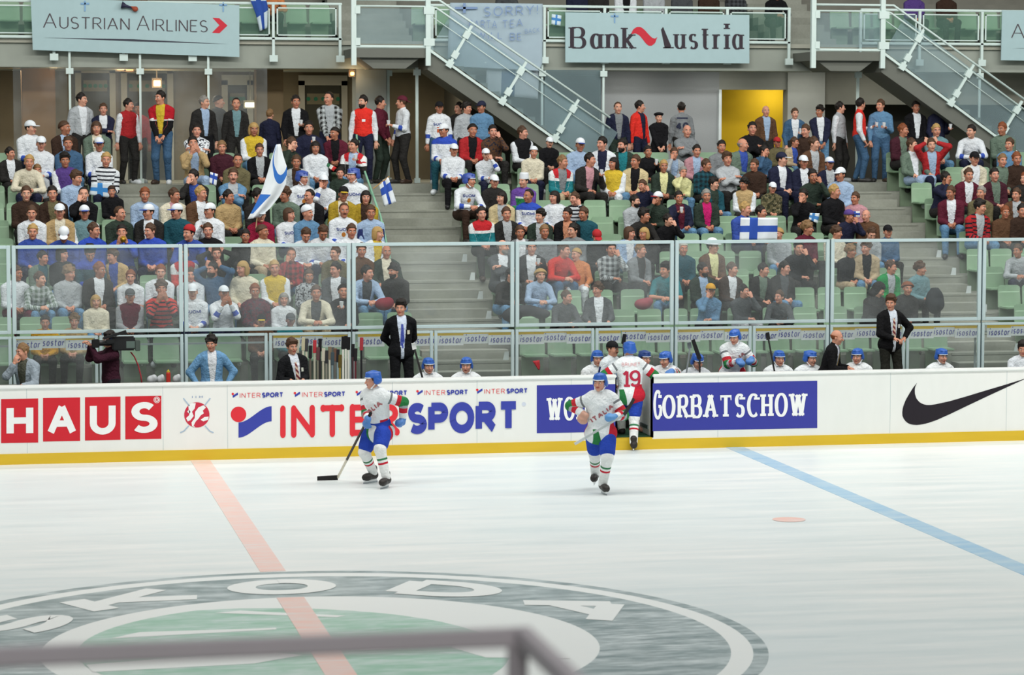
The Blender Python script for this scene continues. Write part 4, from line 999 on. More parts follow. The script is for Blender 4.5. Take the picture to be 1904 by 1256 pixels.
def person(px, py, row, code, turn, flip, hair, hat, top, bottom, shoe=None, rz=0, Y=None, scale=None, skin=None):
    """top = style:colour or style:colour/shirt ; row None stands on the walkway at depth Y"""
    cuff = .93
    style, _, colr = top.partition(':') if ':' in top else ('plain', ':', top)
    if style == 'tee': style, cuff = 'plain', .42
    colr, _, under = colr.partition('/')
    split = .085 if under else None
    d = crowd_set(code, turn, flip, split, style, cuff); p = d['pose']
    if row is not None:
        Yr = ROWY(row)-.20; fz = ROWZ(row)
    else: Yr, fz = Y, WALK
    hc = p.hc*A3(-1 if flip else 1, 1, 1); hc = RZ(rz) @ hc
    tgt = at(px, py, Yr+hc[1]); s = scale or min(1.10, max(.86, (tgt[2]-fz)/hc[2]))
    r = bpy.data.objects.new('person', None); COL.objects.link(r); r.empty_display_size = .1
    r.location = (tgt[0]-hc[0]*s, Yr, fz); r.rotation_euler = (0, 0, rz); r.scale = (s, s, s)
    if row is not None: r.rotation_euler = (radians((int(px)*11) % 7-3)*.6, radians((int(px)*17+int(py)) % 9-4)*.8, rz)
    child('body', d['body'], r, skin or random.choice(SK))
    a, b = d[('top', split, style, cuff)]
    child('jacket' if under else ('jersey' if 'finn' in style else 'sweater'), a, r, HX(colr))
    if under: child('shirt', b, r, HX(under))
    child('trousers', d['trousers'], r, HX(bottom))
    for me in d['shoes']: child('shoe', me, r, HX(shoe or random.choice(('black', 'dbrown', 'dark', 'lgrey', 'white'))))
    dress_head(r, p, hair, hat, flip)
    return r, d, s
# hair codes
HC = {'d': ('short', 'dark'), 'b': ('short', 'brown'), 'l': ('short', 'blond'), 'g': ('short', 'grey'), 'r': ('short', 'red'), 'w': ('short', 'white'), 'D': ('long', 'dark'), 'B': ('long', 'brown'), 'L': ('long', 'blond'), 'i': ('short', 'light'),
      'q': ('thick', 'dark'), 't': ('thick', 'brown'), 'n': ('bald', 'brown'), 'N': ('bald', 'grey'), 'v': ('receding', 'dark'), 'V': ('receding', 'brown'), 'c': ('curly', 'dark'), 'C': ('curly', 'light'), 'e': ('bob', 'brown'), 'E': ('bob', 'blond'),
      'O': ('bob', 'dark'), 'W': ('wavy', 'blond'), 'R': ('wavy', 'red'), 'G': ('bob', 'grey'), 'm': ('short+moustache', 'brown'), 'M': ('short+moustache', 'dark'), 'y': ('short+beard', 'dark'), 'Y': ('bald+beard', 'grey'), 'k': ('curly', 'brown')}
HATS = {'Wc': ('cap', ('white', 'white')), 'Bc': ('cap', ('white', 'blue')), 'Nc': ('cap', ('navy', 'navy')), 'Kc': ('cap', ('black', 'black')), 'Yc': ('cap', ('black', 'yellow')), 'yc': ('cap', ('gold', 'dark')), 'gc': ('cap', ('dgrey', 'dgrey')), 'Rc': ('cap', ('red', 'red')),
        'Mc': ('backcap', ('maroon', 'maroon')), 'Wb': ('backcap', ('white', 'white')), 'Db': ('backcap', ('dbrown', 'dbrown')), 'Hb': ('helmet', ('blue', 'blue', 'white')), 'Wn': ('beanie', ('white',)), 'be': ('beret', ('black',)), 'br': ('brim', ('white',)), 'ta': ('tall', ('white',)), 'ho': ('hood', ('dark',)), 'wr': ('cap', ('white', 'red')), 'ry': ('beanie', ('red',)), 'Pc': ('cap', ('purple', 'navy')), 'nw': ('cap', ('navy', 'white'))}
# px, py, pose+turn(+~ mirrored), hair/hat, clothing, trousers, words for the label
CROWD = """
62 234 lR dWc finn:white navy white cap with black strap over a white jersey
71 267 lC dWc finn:white navy white cap and white jersey with dark collar, second from far left
25 286 lR d- plain:dark/white dark dark jacket at the extreme left edge
49 290 fC@8 l- cream navy fair hair and cream sweater leaning forward on the far left
74 318 lC i- lgrey dark light hair and pale grey T-shirt with broad shoulders
128 236 lR B- plain:dbrown/lblue dark dark jacket with blue collar, long brown hair, looking right
130 267 lC b- ddenim denim denim-blue jacket and brown hair, upper left
128 299 lC q- raglan:purple navy purple and white top with black fringe hair
136 332 lR t- lblue denim pale blue open-collared shirt, head turned right
181 238 lC e- plain:sage/cream dark grey-green jacket with cream collar and dark bob hair
186 270 lC BBc finn:white navy white and blue cap, long brown hair, white jersey
190 297 lC l- stripe:white navy black and white striped shirt holding a Finnish flag
161 351 cC@6 v- black dark close-cropped hair and black jacket, hand at chest
212 357 lC dDb black dark brown cap worn backwards and black jacket
49 359 lC b- dbrown dark dark brown jacket, brown hair, far left
105 357 lC@6 d- plain:dbrown/olive dark dark brown jacket beside the pale grey T-shirt
366 244 xC d- print:white dark white patterned shirt with folded arms
366 267 aC d- plain:tan/lblue lblue beige waistcoat, both hands held to the mouth
419 275 lC i- dmaroon dark dark maroon sweater and thinning fair hair
435 299 lC v- olive dark olive jacket and receding dark hair
470 241 lC E- raglan:yellow denim yellow top with green sleeves and blond hair
483 280 lC b- plain:black/lgrey dark black jacket and pale shirt, left of the waving flag
366 330 cL d- plain:dark/blue dark dark jacket, hand raised to the face, below the beige waistcoat
428 327 xC m- plain:denim/lgrey denim light denim jacket and a moustache
576 237 k~C d- navy navy navy sweater, holding a white cup, below the man in plaid
625 249 lL D- plain:maroon/black dark long dark hair and dark red jacket
539 267 cR b- dgreen dark dark green jacket with lit face, right of the yellow top
651 272 kL d- yoke:dark/lblue denim dark jacket with orange shoulder patch drinking from a cup
586 275 lC O- white denim bright white sweater and dark hair, right of the big flag
549 302 lC b- plain:lgrey/dbrown dark glasses and pale grey jacket, half hidden by the big flag
563 332 lR bHb finn:white navy blue toy helmet and white jersey, left one of two
609 339 cC dWc finn:white navy white cap and white jersey between two blue helmets
653 326 lL bHb finn:white navy blue toy helmet and white jersey, looking left beside the rail
530 363 lL t- sage denim grey-green jacket and thick dark brown hair
579 365 lL v- plain:black/white dark black jacket with white collar, head turned left
633 361 lC dYc plain:mustard/cream dark black cap with yellow peak and mustard jacket
675 367 lC O- plain:mustard/dbrown dark mustard waistcoat and dark fringe hair, nearest the rail
637 323 lC d- dgreen dark small dark green jacket below the cup drinker
543 400 lR e- finn:white navy white jersey with blue collar and light brown hair, looking right
577 397 lR -Wn denim denim white bandana and pale denim shirt
636 390 lC V+ finn:white navy white jersey with dark lettering and a moustache
689 396 lC b- teamtrack:lblue navy pale blue and white track top reading a paper
488 400 lC dWc crimson navy white cap and crimson jacket
494 432 lR B- cream khaki cream jacket and long light brown hair with glasses
569 438 dC b- finn:white navy white jersey, brown head bowed down
598 432 dC b- finn:white navy white jersey, brown hair, eyes lowered, behind the glass edge
650 431 lC b- finn:white navy white jersey with dark collar and short brown hair, at a glass post
697 435 lR E- plain:white/yellow lblue blond fringe, white top and yellow scarf
479 366 lR q- dark dark dark hair almost hidden behind the waving flag
269 363 lC r- lblue navy pale blue shirt and reddish hair beside the left steps
325 364 lR b- plain:cream/pink denim cream jacket, brown hair, head turned right
377 361 lR l- plain:brown/white dark brown jacket over white shirt and blond hair
428 367 lR d- tan dark tan jacket, glasses and short dark hair
272 395 lL dBc plain:dark/white dark white cap with blue peak and dark waistcoat
325 394 lL dBc dteal dark white cap with blue peak, holding a blue and white scarf
382 390 kL dWc white navy white cap and white shirt, drinking from a cup
285 430 lL b- finnblue:blue navy blue jersey with white scarf and brown hair
348 426 fL dry blue navy red pointed hat and blue jersey
394 430 lC b- black dark black jacket, brown hair and glasses
451 440 lC d- dark dark dark jacket and glasses, low behind the crimson jacket
61 397 lC b- tee:white denim white T-shirt and brown hair, far left
111 394 lC dWc plain:tan/cream dark white cap and tan jacket
161 397 lC bBc raglan:lteal navy white and blue cap, grey-blue waistcoat with white sleeves
223 398 lR V- dgreen dark dark green jacket, smiling, receding hair
57 432 lC l- blue navy blue jacket and blond hair, far left
115 436 dC dWc blue navy white cap bowed low and blue jacket
173 429 lR b- finnblue:blue navy blue jersey with white collar and tousled brown hair
234 432 aC d- finnblue:blue navy blue jersey, blowing a small brass trumpet
82 480 lR d- plain:sage/dteal denim grey-green jacket, looking right, left glass pane
123 474 lR O- black dark black top and dark bob hair, left glass pane
175 472 dC q- finnblue:dteal dark blue jacket with white stripe and bowl-cut dark hair
216 477 lL t- plain:tan/blue denim tan jacket and blue scarf, turned left
26 509 lR b- white maroon white top at the extreme left edge behind the glass
76 520 fR b- plaid:sage denim checked grey shirt leaning right, light jeans
126 510 lR C- lgrey denim bushy blond hair and grey ribbed top
183 503 lR r- plain:dark/white dark dark suit, white shirt and ginger hair
241 516 lC r- tee:white denim white T-shirt and glasses behind the left glass
182 562 lC E- cream denim cream sweatshirt and short blond hair, front row
242 552 lC dgc greysleeve:maroon dark grey cap and maroon sweatshirt with grey sleeves
133 599 lC C- tan dark tan collar, flushed face and grey bushy hair, lowest row
82 600 lC d- gold dark orange and gold top, lowest row at left
293 507 lC r- tee:white denim white T-shirt and short ginger hair behind the left glass
344 473 lC b- yoke:bred dark red vest with striped sleeves behind the first glass post
356 512 lC b- white denim white shirt, head hidden by the first glass post
300 538 aC k- stripe:bred dark red and white striped jersey and curly brown hair, clapping
409 472 hC b- dark dark dark top, hands raised beside the ears
403 502 hL y- ddenim denim denim jacket, dark beard and glasses, both arms raised
451 500 lL E- cream denim blond hair, cream top, second glass pane
360 543 lC rWc finn:white navy white cap and white lettered jersey, left of a clapping pair
416 546 aC rWc finn:white navy white cap and white jersey, hands up clapping
478 543 lC r- print:maroon dark red and grey patterned top, second glass pane
486 598 lC dYc brown dark small black cap with yellow peak, lowest row
545 475 cC V- plaidred:red denim red and black checked jacket, hand at the chin
618 472 lL b- olive dark olive-grey jacket, brown hair, turned left
518 500 lC l- raglan:yellow dark yellow and black jersey, blond hair
573 515 lC b- print:lgrey dark grey patterned sweater
624 502 lL d- plain:dgrey/white dark dark grey jacket over white shirt, profile to the left
525 558 lC G- white dark white top and pale grey hair, second glass pane
588 547 fC b- plain:cream/dgrey khaki cream shirt with dark waistcoat, hands clasped
637 543 kC D- black dark dark glasses pushed up, black top, white cup
535 596 lC dgc teal dark small grey cap and teal top, lowest row
667 467 lC b- brown dark brown jacket behind the second glass post
715 469 uC N- plain:dgreen/cream dark dark green jacket, cream shirt and bald forehead by the steps
687 508 fR d- plain:lblue/dgrey denim pale blue shirt with grey waistcoat, leaning right
739 505 lL cy dark denim full dark beard and dark jacket at the steps
822 243 lL dWc finnblue:white dteal white cap and white jersey with blue shoulders, beside the left stairs
875 243 lC D- plain:red/black dark bright red cardigan and long dark hair
917 246 cC d- print:brown dark brown speckled jacket with hand on chin
976 247 lR b- raglan:black dark black waistcoat over pink sleeves
840 280 lC dWc finn:white black white cap and white jersey at the aisle end
907 288 cC dWc finn:white navy white cap, white and blue jersey, hand at mouth
988 284 lC bWb cream navy white cap backwards and cream sweatshirt
1018 269 lC@10 mWc black dark white cap and black jacket with light beard
1072 270 lC bBc lblue denim white and blue cap and pale blue shirt
1116 267 lL d- plain:white/navy navy blue and white track jacket below the stair foot
1159 271 lL y- plain:dgreen/teal dark dark green jacket and teal shirt
1208 283 kC d- black dark black jacket holding a white cup to the lips
1044 302 lR i- yoke:teal/grey khaki teal jacket with red and white shoulders
1091 298 kR d- plain:dark/pink dark dark jacket, pink shirt and a cup in hand
1134 305 lL O- raglan:yellow white yellow top with white sleeves
1175 301 lL b- plain:beige/black denim beige jacket over a black shirt
1231 310 lC l- plain:dgreen/pyellow dark dark green jacket with pale lapels and blond hair
1201 346 cL b- navy denim navy jacket, brown hair, hand at chin
1272 244 xC N- grey dark grey jacket and bald head below the shirt marked forty
1256 286 cC b- plain:lgrey/lblue denim pale grey jacket with a hand over the face
1293 281 lC d- plain:pink/lblue dark faded pink jacket and dark hair
1339 274 lC d- grey dark grey jacket and flushed face below the yellow doorway
1381 270 lR N- plain:sage/blue denim bald head, grey-green jacket, blue and white scarf
1393 240 xC d- black dark black jacket with outstretched arm before the yellow wall
1310 308 lR b- plaidred:dteal dark dark checked shirt and brown hair
1358 297 xC t- lgrey dark pale grey sweater and flushed face
1401 308 lL b- dbrown dark dark brown jacket, right of the pale grey sweater
1420 282 cR d- ddenim dark denim jacket and hand across the face
1271 321 cC g- pyellow denim pale yellow sweater and fair grey hair, hand at mouth
1330 343 lR q- plain:dteal/dgreen denim dark teal jacket and thick dark hair
1382 343 lL c- raglan:tan dark tan waistcoat over white sleeves and curly dark hair
1431 350 lC dWc camo:olive dark white cap and camouflage jacket
1455 297 lR dnw plain:navy/white navy navy cap with white peak, navy jacket and white shirt
1451 272 lC@10 bRc olive dark red cap in front of the yellow doorway
1504 244 lL b- dbrown dark dark brown jacket under the tall man in navy
1477 268 lR@10 b- plain:khaki/blue denim khaki jacket and blue scarf
1515 266 lR b- plain:brown/lgrey dark brown jacket with pale collar, right side of middle block
1497 302 lC dWc plain:navy/white denim white cap, navy jacket and white shirt
1544 305 lC dBc plain:navy/lgrey dark white and blue cap, dark waistcoat, pale shirt
1562 324 lL dWc lblue denim white cap and pale blue jacket at the right aisle
1515 328 cC d- dgreen dark dark green jacket with hand over the face
1679 243 lR r- plain:dmaroon/sage dark dark maroon jacket, head turned right, right block
1746 243 lC l- lteal denim grey-teal jacket and blond hair in right block
1805 243 fL d- finn:white navy white and blue jersey, arms outstretched, right block
1868 240 lL r- sage dark sage green jacket below the right-hand stairs
1700 270 uR b- plain:sage/white lblue grey-green jacket, white T-shirt and light jeans
1737 270 hC b- plain:red/lblue navy red and white jacket with raised elbows
1812 295 lC dKc plain:cream/white navy black cap and cream jacket in right block
1876 270 lL b- denim dark denim-blue jacket in right block, reddish face
1858 299 lC i- sage dark sage jacket and light hair in right block
1895 293 lC r- dbrown dark brown jacket at the far right edge
1759 333 cR d- navy dark navy jacket with hand at face beside the empty green seat
1795 326 lC b- plain:maroon/white dark maroon jacket over white T-shirt
1855 326 lC d- plain:dmaroon/sage dark dark maroon jacket and dark hair, right block
1901 333 lL r- dark dark dark jacket touching the right edge
1769 359 lL b- plain:maroon/white denim maroon jacket, white collar and brown hair, at the right aisle
1820 360 lL g- olive dark olive jacket and grey hair
1816 383 lR q- stripe:red/lgrey denim bright red jacket over a striped shirt
1887 363 lL b- plain:brown/lgrey dark brown and grey jacket, profile to the left, right block
1864 396 lC r- brown dark brown jacket and flushed face, right of the bright red jacket
1902 392 lC d- dbrown dark dark brown jacket at right edge, lower of the two
1496 364 cL d- black dark black jacket and hand over the mouth, right of the camouflage jacket
1550 357 lR l- black dark black jacket, blond hair, small flag on the shoulder
1589 370 lL b- tee:pink red pink shirt and pulled-back hair beside the right aisle
1574 403 cR iPc navy dark purple cap and navy jacket, hand on face
1617 402 lL N- brown dark bald head and brown jacket at the right aisle
1500 426 lR C- maroon dark curly fair hair and maroon sweater
1551 434 lR k- cream dark cream jacket and wavy brown hair behind the glass edge
1617 436 dC b- lgrey denim pale grey sweater, dark head bowed low
1652 432 lC dKc ddenim dark black cap and blue sweater beside the right steps
1452 436 lL L- lgrey denim long blond hair and pale grey top
1268 368 kC d- plain:navy/maroon denim navy and maroon jacket drinking from a cup
1319 365 lC g- plain:dgreen/magenta denim magenta shirt, dark green jacket, grey hair
1383 390 lR l- blue navy blue jacket and red face, beside the spread flag
1421 396 lR d- dark dark dark hair just above the spread flag
1245 410 cR d- black dark black jacket, dark hair, chin in hand
1182 375 lR y- lgrey dark pale grey sweater and dark beard, leaning to the right
1218 370 cL dwr dgreen dark white cap with red peak and dark green jacket
1201 402 fR q- dark dark black jacket and thick black hair, leaning right
1165 434 lR e- plain:lblue/white denim pale blue shirt and smooth brown hair
1197 436 lL E- dark dark dark jacket and short blond hair at the glass edge
1067 370 cL b- stripe:white dark white waistcoat with black stripes
1029 368 lL O- finn:white navy white and blue jacket, dark hair, looking left
1048 399 lL d- plain:black/skin dark black open-necked jacket
1090 398 lL b- dteal dark dark teal jacket and straight brown hair
1062 429 lL d- grey dark grey jacket and glasses at the glass edge, middle block
1115 441 dC dRc dark dark red cap just above the glass edge
872 337 fR bHb finn:white dbrown blue toy helmet, white jersey, clasped hands, at the aisle
920 338 lC dWc dark dark white cap with dark stripe and black jacket
969 337 lL dta purple:green dark tall white hat and purple and green jersey
929 368 lL O- plain:beige/lgrey denim beige jacket and dark bob hair
981 365 lL v- finnblue:white navy white jersey with blue shoulders, balding
902 398 lC d- yoke:teal dark teal and maroon sweater beside the steps
947 399 lC b- plain:dark/lgrey dark dark jacket, grey patterned shirt, brown hair
998 403 lL q- plain:dgreen/lgrey dark dark green jacket, thick dark hair, turned left
972 433 lC b- plain:grey/white dark grey jacket, white collar, flushed face at glass edge
1014 432 lC i- grey dark grey jacket and light brown hair at the glass edge
930 460 xR Y- plain:dgrey/white dgrey grey suit, white shirt and grey beard
988 461 kC d- plain:black/white dark black suit and white shirt, arm across the chest
1045 467 fR b- bred ddenim dark red sweater and jeans, arms on the knees
1076 474 uL L- orange white long blond hair, orange top and white trousers
1003 514 fC W- lblue denim long blond hair and pale blue sweater, leaning forward
946 512 fR d- dark denim dark top and light jeans behind the third glass post
1053 553 fR b- dgrey dark grey jacket, bending to the right, lowest row
1133 464 cC d- plaid:dgrey dark grey checked jacket, chin in hand
1190 467 lR i- plain:grey/dark dark grey blazer and fair hair, hands clasped
1238 503 fL q- tee:teal denim teal T-shirt and black hair by a glass post
1268 463 lC w- dteal dark dark teal coat, elderly, ruddy face
1312 502 lR y- plain:dgreen/lblue dark dark green jacket, pale shirt and short dark beard
1319 541 cC byc denim dark orange cap and denim jacket, hand at chin
1113 540 uL k- plain:dgrey/white dark grey open jacket over white shirt, sitting alone in the lowest row
1330 459 lR bbr plain:brown/pyellow dark white brimmed hat, brown jacket, yellow shirt
1362 502 lR b- plain:dbrown/white dark dark brown jacket over a white shirt
1412 502 lR d- plain:dark/sage dark dark jacket and brown hair, hands in the lap
1456 500 lR d- plain:dark/dgrey denim dark grey jacket, glancing right, short dark hair
1482 461 cC d- black dark black sweater, hand at mouth, upper row behind glass
1386 543 cR d- dgrey lgrey grey jacket, chin in hand, lowest row
1448 553 fL b- dgrey dark grey coat bending forward, lowest row
1576 468 lR C- black khaki black top, khaki trousers and fair wavy hair
1608 461 lL k- plain:khaki/black denim khaki jacket over black shirt, light jeans
1651 498 lR b- plain:bgreen/lgrey dark bright green jacket
1712 501 lR k- lteal dark grey-teal jacket at the foot of the right steps
1633 541 dR dho dark dark dark hooded coat behind the standing coach
1681 537 lC R- dark dark long wavy auburn hair and dark top
1899 468 fL b- lgrey navy pale jersey with dark crest at far right edge behind the glass
"""
people = []; seat_spots = {i: [] for i in range(11)}; cups = []
def rowfit(px, py):
    best = None
    for i in range(0, 11):
        x = float(at(px, py, ROWY(i)-.3)[0]); y = pix((x, ROWY(i)-.28, ROWZ(i)+1.17))[1]
        if best is None or abs(y-py) < best[0]: best = (abs(y-py), i, x)
    return best[1], best[2]
def add_cup(r, d, s, flip, words):
    p = d['pose']; w = p.wrR*A3(-1 if flip else 1, 1, 1); dv = A3(*(p.hdR if p.hdR is not None else (0, -1, 0)))*A3(-1 if flip else 1, 1, 1); dv = dv/np.linalg.norm(dv)
    q = np.array(r.rotation_euler.to_matrix()) @ ((w+dv*.085)*s)+A3(0, -.02, -.035); loc = Vector(q)+r.location
    c = MB().lathe([(.026, 0), (.036, .10), (.038, .102), (.034, .10), (.025, .006)], n=12).build('paper_cup', P('dfe3e6', .5), smooth=False); c.location = loc; c.rotation_euler = (.15, 0, 0)
    tag(c, 'white paper cup held by the person in '+' '.join(words.split()[:8]).rstrip(','), 'cup', 'paper cups')
def blockname(x): return 'left' if x < 8 else ('middle' if x < 17.6 else 'right')
def where(row, x):
    b = blockname(x)
    if row <= 3: return '%s row behind the bench glass' % ORD[row+1] if False else 'behind the bench glass'
    return '%s row up, %s block' % (ORD[row+1], b)
labels_used = {}
for ln in CROWD.strip().split('\n'):
    tk = ln.split(); px, py = float(tk[0]), float(tk[1]); pc = tk[2]; hh = tk[3]
    if tk[4] == 'white::': tk.pop(4)
    top, bot, words = tk[4], tk[5], ' '.join(tk[6:])
    pc, _, fr_row = pc.partition('@'); flip = '~' in pc; code, turn = pc[0], pc[-1]
    hair = HC.get(hh[0]); hat = HATS.get(hh[1:])
    if hh == 'V+': hair = ('receding+moustache', 'brown')
    if hh == 'cy': hair = ('curly+beard', 'dark')
    if hat and hair and hat[0] not in ('headphones',) and hair[0] in ('thick', 'curly'): hair = ('short', hair[1])
    row, x = rowfit(px, py)
    if fr_row: row = int(fr_row)
    # mirror about half of the people so neighbours differ; a mirrored body keeps its turn
    if not flip and code in 'lfcxkud' and (int(px)*7+int(py)) % 2: flip = True
    r, d, s = person(px, py, row, code, turn, flip, hair, hat, top, bot, rz=radians(HT[turn]*.35+((int(px)*13) % 9-4)))
    tag(r, 'person in '+words if not words.startswith(('bald', 'long', 'fair', 'light', 'blond', 'bushy', 'curly', 'close', 'full', 'glasses', 'dark hair')) else 'person with '+words, 'person', 'spectators seated in the stand')
    people.append((r, row, x, px, py, words)); seat_spots[row].append((r.location.x, words))
    if code == 'k': add_cup(r, d, s, flip, words)

# standing spectators on the walkway: px, py, pose, hair/hat, top, trousers, depth, turn of the whole body, label
STAND = """
152 186 TR d- plain:lgrey/white dark 12.7 20 white shirt and grey waistcoat, standing by the left doors
192 204 XC b- plain:navy/white dark 12.7 0 dark suit and white collar, arms folded, standing
239 196 TR d- raglan:red dark 13.0 25 red vest, dark head turned away, left of the slim post
256 203 TC d- red dark 13.8 0 red jacket almost hidden behind the slim post
298 176 JL d- trackred:black/yellow ddenim 12.5 -15 red and black sports jacket and yellow shirt, tall, standing
380 191 TR g- plain:dark/lblue black 12.8 15 grey hair, dark jacket and pale blue shirt, standing
407 190 TR D- dark dark 14.2 40 long dark hair in the shadow behind the concourse glass
439 194 TC v- plain:dark/lteal dark 12.9 0 dark suit, teal shirt and tie, standing
502 214 TL i- navy navy 13.0 150 navy jacket, seen from behind, light hair
550 190 K~C d- plain:black/white dark 12.8 5 black jacket over white T-shirt holding a cup, standing
611 179 JL v- plaid:dark/lgrey navy 12.7 -5 long black coat and checked shirt, tallest standing
675 190 TL y- raglan:ored navy 12.3 -10 orange-red steward vest and dark beard, standing at the rail
707 192 JR d- maroon dgreen 12.7 45 maroon sweater, looking down to the right, standing
747 191 K~L bMc finn:white dark 12.4 -70 maroon cap and white jersey, profile, standing at the steps
817 201 TC dKc finn:white ddenim 12.0 0 black cap and white lettered jersey under the stairs
868 202 TR q- lgrey dark 12.1 10 pale grey-green jacket, dark hair, standing under the stairs
895 200 TL dNc denim dark 12.0 -8 dark cap and denim shirt, standing under the stairs
853 202 TL d- dark dark 12.9 -20 dark hair in the shadow under the left stairs
1149 201 TC V- plain:navy/grey dgreen 12.6 0 dark blazer, grey shirt and balding head at stair foot
1190 199 TR d- plain:ored/navy navy 12.8 35 bright red and white jacket, profile to the right, standing
1225 242 JC bbe black black 11.95 0 black beret and black coat
1267 202 TR d- grey dark 13.2 170 grey shirt numbered forty on the back, facing the wall
1424 207 TC N- plain:brown/lblue dark 12.6 0 brown jacket, pale blue shirt, bald, against the yellow wall
1478 212 K~C b- plain:ddenim/white dark 12.5 0 denim jacket and white T-shirt before the grey pier
1524 208 JL q- plain:navy/white denim 12.4 -10 long navy jacket over white T-shirt and pale jeans, looking down
1562 201 TR d- raglan:lgrey dark 12.8 45 pale shirt, dark hair, turned right beside the steward
1600 195 K~R d- raglan:ored ddenim 12.4 75 orange-red steward vest drinking from a cup, profile
1637 197 K~L b- denim ddenim 12.4 -15 denim shirt and jeans holding a cup at the right steps
1703 200 TC d- plain:black/white dark 12.6 0 black jacket with small white collar, standing right of the denim shirt
1745 201 K~R b- navy dark 12.6 25 navy sweater holding a white cup, standing under the right stairs
"""
standers = []
for ln in STAND.strip().split('\n'):
    tk = ln.split(); px, py = float(tk[0]), float(tk[1]); pc, hh, top, bot, Yd, rzd = tk[2], tk[3], tk[4], tk[5], float(tk[6]), float(tk[7]); words = ' '.join(tk[8:])
    flip = '~' in pc; hair, hat = HC.get(hh[0]), HATS.get(hh[1:])
    if abs(rzd) > 100: pc = pc[0]+'C'
    r, d, s = person(px, py, None, pc[0], pc[-1], flip, hair, hat, top, bot, rz=radians(rzd), Y=Yd)
    tag(r, ('person with ' if words.startswith(('grey hair', 'long dark', 'dark hair')) else 'person in ')+words, 'person', 'spectators standing on the walkway'); standers.append((r, d, s, px))
    if pc[0] == 'K': add_cup(r, d, s, flip, words)

# seats: one under every seated spectator, free ones in the gaps
seat_proto = make_seat(); first = [True]
def put_seat(x, row, label, Yo=0, Z=None, Y=None, group='green stadium seats'):
    global seat_no
    seat_no += 1
    if seat_no-1 in HIDE:
        hidden_seats.append((x, ROWY(row) if Y is None else Y, ROWZ(row) if Z is None else Z)); return
    o = seat_proto if first[0] else copy_tree(seat_proto); first[0] = False
    o.location = (x, ROWY(row) if Y is None else Y, ROWZ(row) if Z is None else Z); tag(o, label, 'seat', group); return o
BL = ((-.6, 7.34), (9.0, 16.88), (18.42, 23.2))
HIDE = set(int(q) for q in '4 31 32 33 34 35 36 37 38 39 40 50 70 71 72 73 74 75 76 77 78 83 88 90 93 100 111 112 113 114 115 116 117 118 120 121 127 129 134 141 149 150 151 152 153 154 155 156 158 159 162 165 167 168 169 170 172 173 182 190 191 192 193 194 195 196 197 199 201 204 206 208 209 213 216 217 220 231 232 233 234 235 236 238 240 241 242 243 246 248 249 253 254 255 258 262 270 271 272 273 274 275 276 278 284 286 289 291 295 296 304 306 307 308 309 310 313 315 318 319 327 333 337 338 339 342 343 344 345 347 348 350 352 356 360 361 362 365 366 368 369 373 376 377 378 379 380 381 382 383 385 387 399 400 412 413 414 415 418 419 420 421 422 423 424 432 433 434 437 444 454'.split())   # seats wholly hidden behind the people sitting on them
hidden_seats = []
seat_no = 0
for row in range(11):
    for b, (x0, x1) in enumerate(BL if row < 7 else ((BL[0][0], AISLE3[0]-.03), (AISLE3[1]+.03, BL[0][1]))+BL[1:]):
        if row >= 7: bn = ('far left', 'left', 'middle', 'right')[b]
        else: bn = ('left', 'middle', 'right')[b]
        occ = sorted((x, w) for x, w in seat_spots[row] if x0-.35 < x < x1+.35)
        xs = [min(max(x, x0+.23), x1-.23) for x, _ in occ]
        for it in range(60):
            for j in range(len(xs)-1):
                dd = .47-(xs[j+1]-xs[j])
                if dd > 0: xs[j] -= dd/2; xs[j+1] += dd/2
            if xs and xs[0] < x0+.22: xs[0] = x0+.22
            if xs and xs[-1] > x1-.22: xs[-1] = x1-.22
        for x, (_, w) in zip(xs, occ):
            put_seat(x, row, 'pale green seat under the person in '+' '.join(w.split()[:8]).rstrip(','))
        ed = [x0-.235]+xs+[x1+.235]; free = []
        for p, q in zip(ed[:-1], ed[1:]):
            n = int((q-p+.02)/.475)-1
            free += [p+(q-p)*(j+1)/(n+1) for j in range(n)]
        for j, x in enumerate(sorted(free)):
            put_seat(x, row, 'empty pale green seat, %s free from the left, %s row, %s block' % (ordw(j+1), ORD[row+1], bn))
# upper tier: the seats that show through the railings
uz = SZ1+.02; un = 0
for x0, x1, nm in ((-.2, 7.3, 'left'), (9.0, 16.9, 'middle'), (18.4, 23.4, 'right')):
    n = int((x1-x0)/.5)
    for i in range(n): un += 1; put_seat(x0+.25+.5*i, 0, 'pale green upper seat behind the balcony railing, %s from the left of the %s section' % (ordw(i+1), nm), Z=uz, Y=15.0, group='green seats behind the balcony railing')
UP = [(1073, 'lC', 'd-', 'navy', 'navy top, cut off by the picture edge above the hanging flag'), (1112, 'lC', 'd-', 'dark', 'dark top above the left part of the middle banner'), (1163, 'lR', 'b-', 'plain:white/black', 'white open jacket above the middle banner'),
      (1216, 'lL', 'b-', 'lgrey', 'pale grey top above the red wave of the middle banner'), (1268, 'lC', 'd-', 'dgrey', 'dark grey top above the middle banner, fifth along the rail'), (1318, 'lC', 'b-', 'dbrown', 'brown top above the right half of the middle banner'), (1368, 'lR', 'd-', 'plaidred:dgrey', 'dark checked top above the end of the middle banner'), (1440, 'fL', 'r-', 'black', 'black top leaning on the rail at its right end'),
      (250, 'fL', 'b-', 'brown', 'brown top behind the leftmost banner, holding a horn'), (505, 'fL', 'l-', 'orange', 'orange top behind the rail beside the hanging Finnish flag'), (940, 'fC', 'r-', 'dgrey', 'dark grey top, hands holding the cloth banner'), (1700, 'lC', 'd-', 'purple', 'purple top behind the right-hand railing'), (1760, 'lR', 'r-', 'dbrown', 'brown top behind the right-hand railing, reddish hand')]
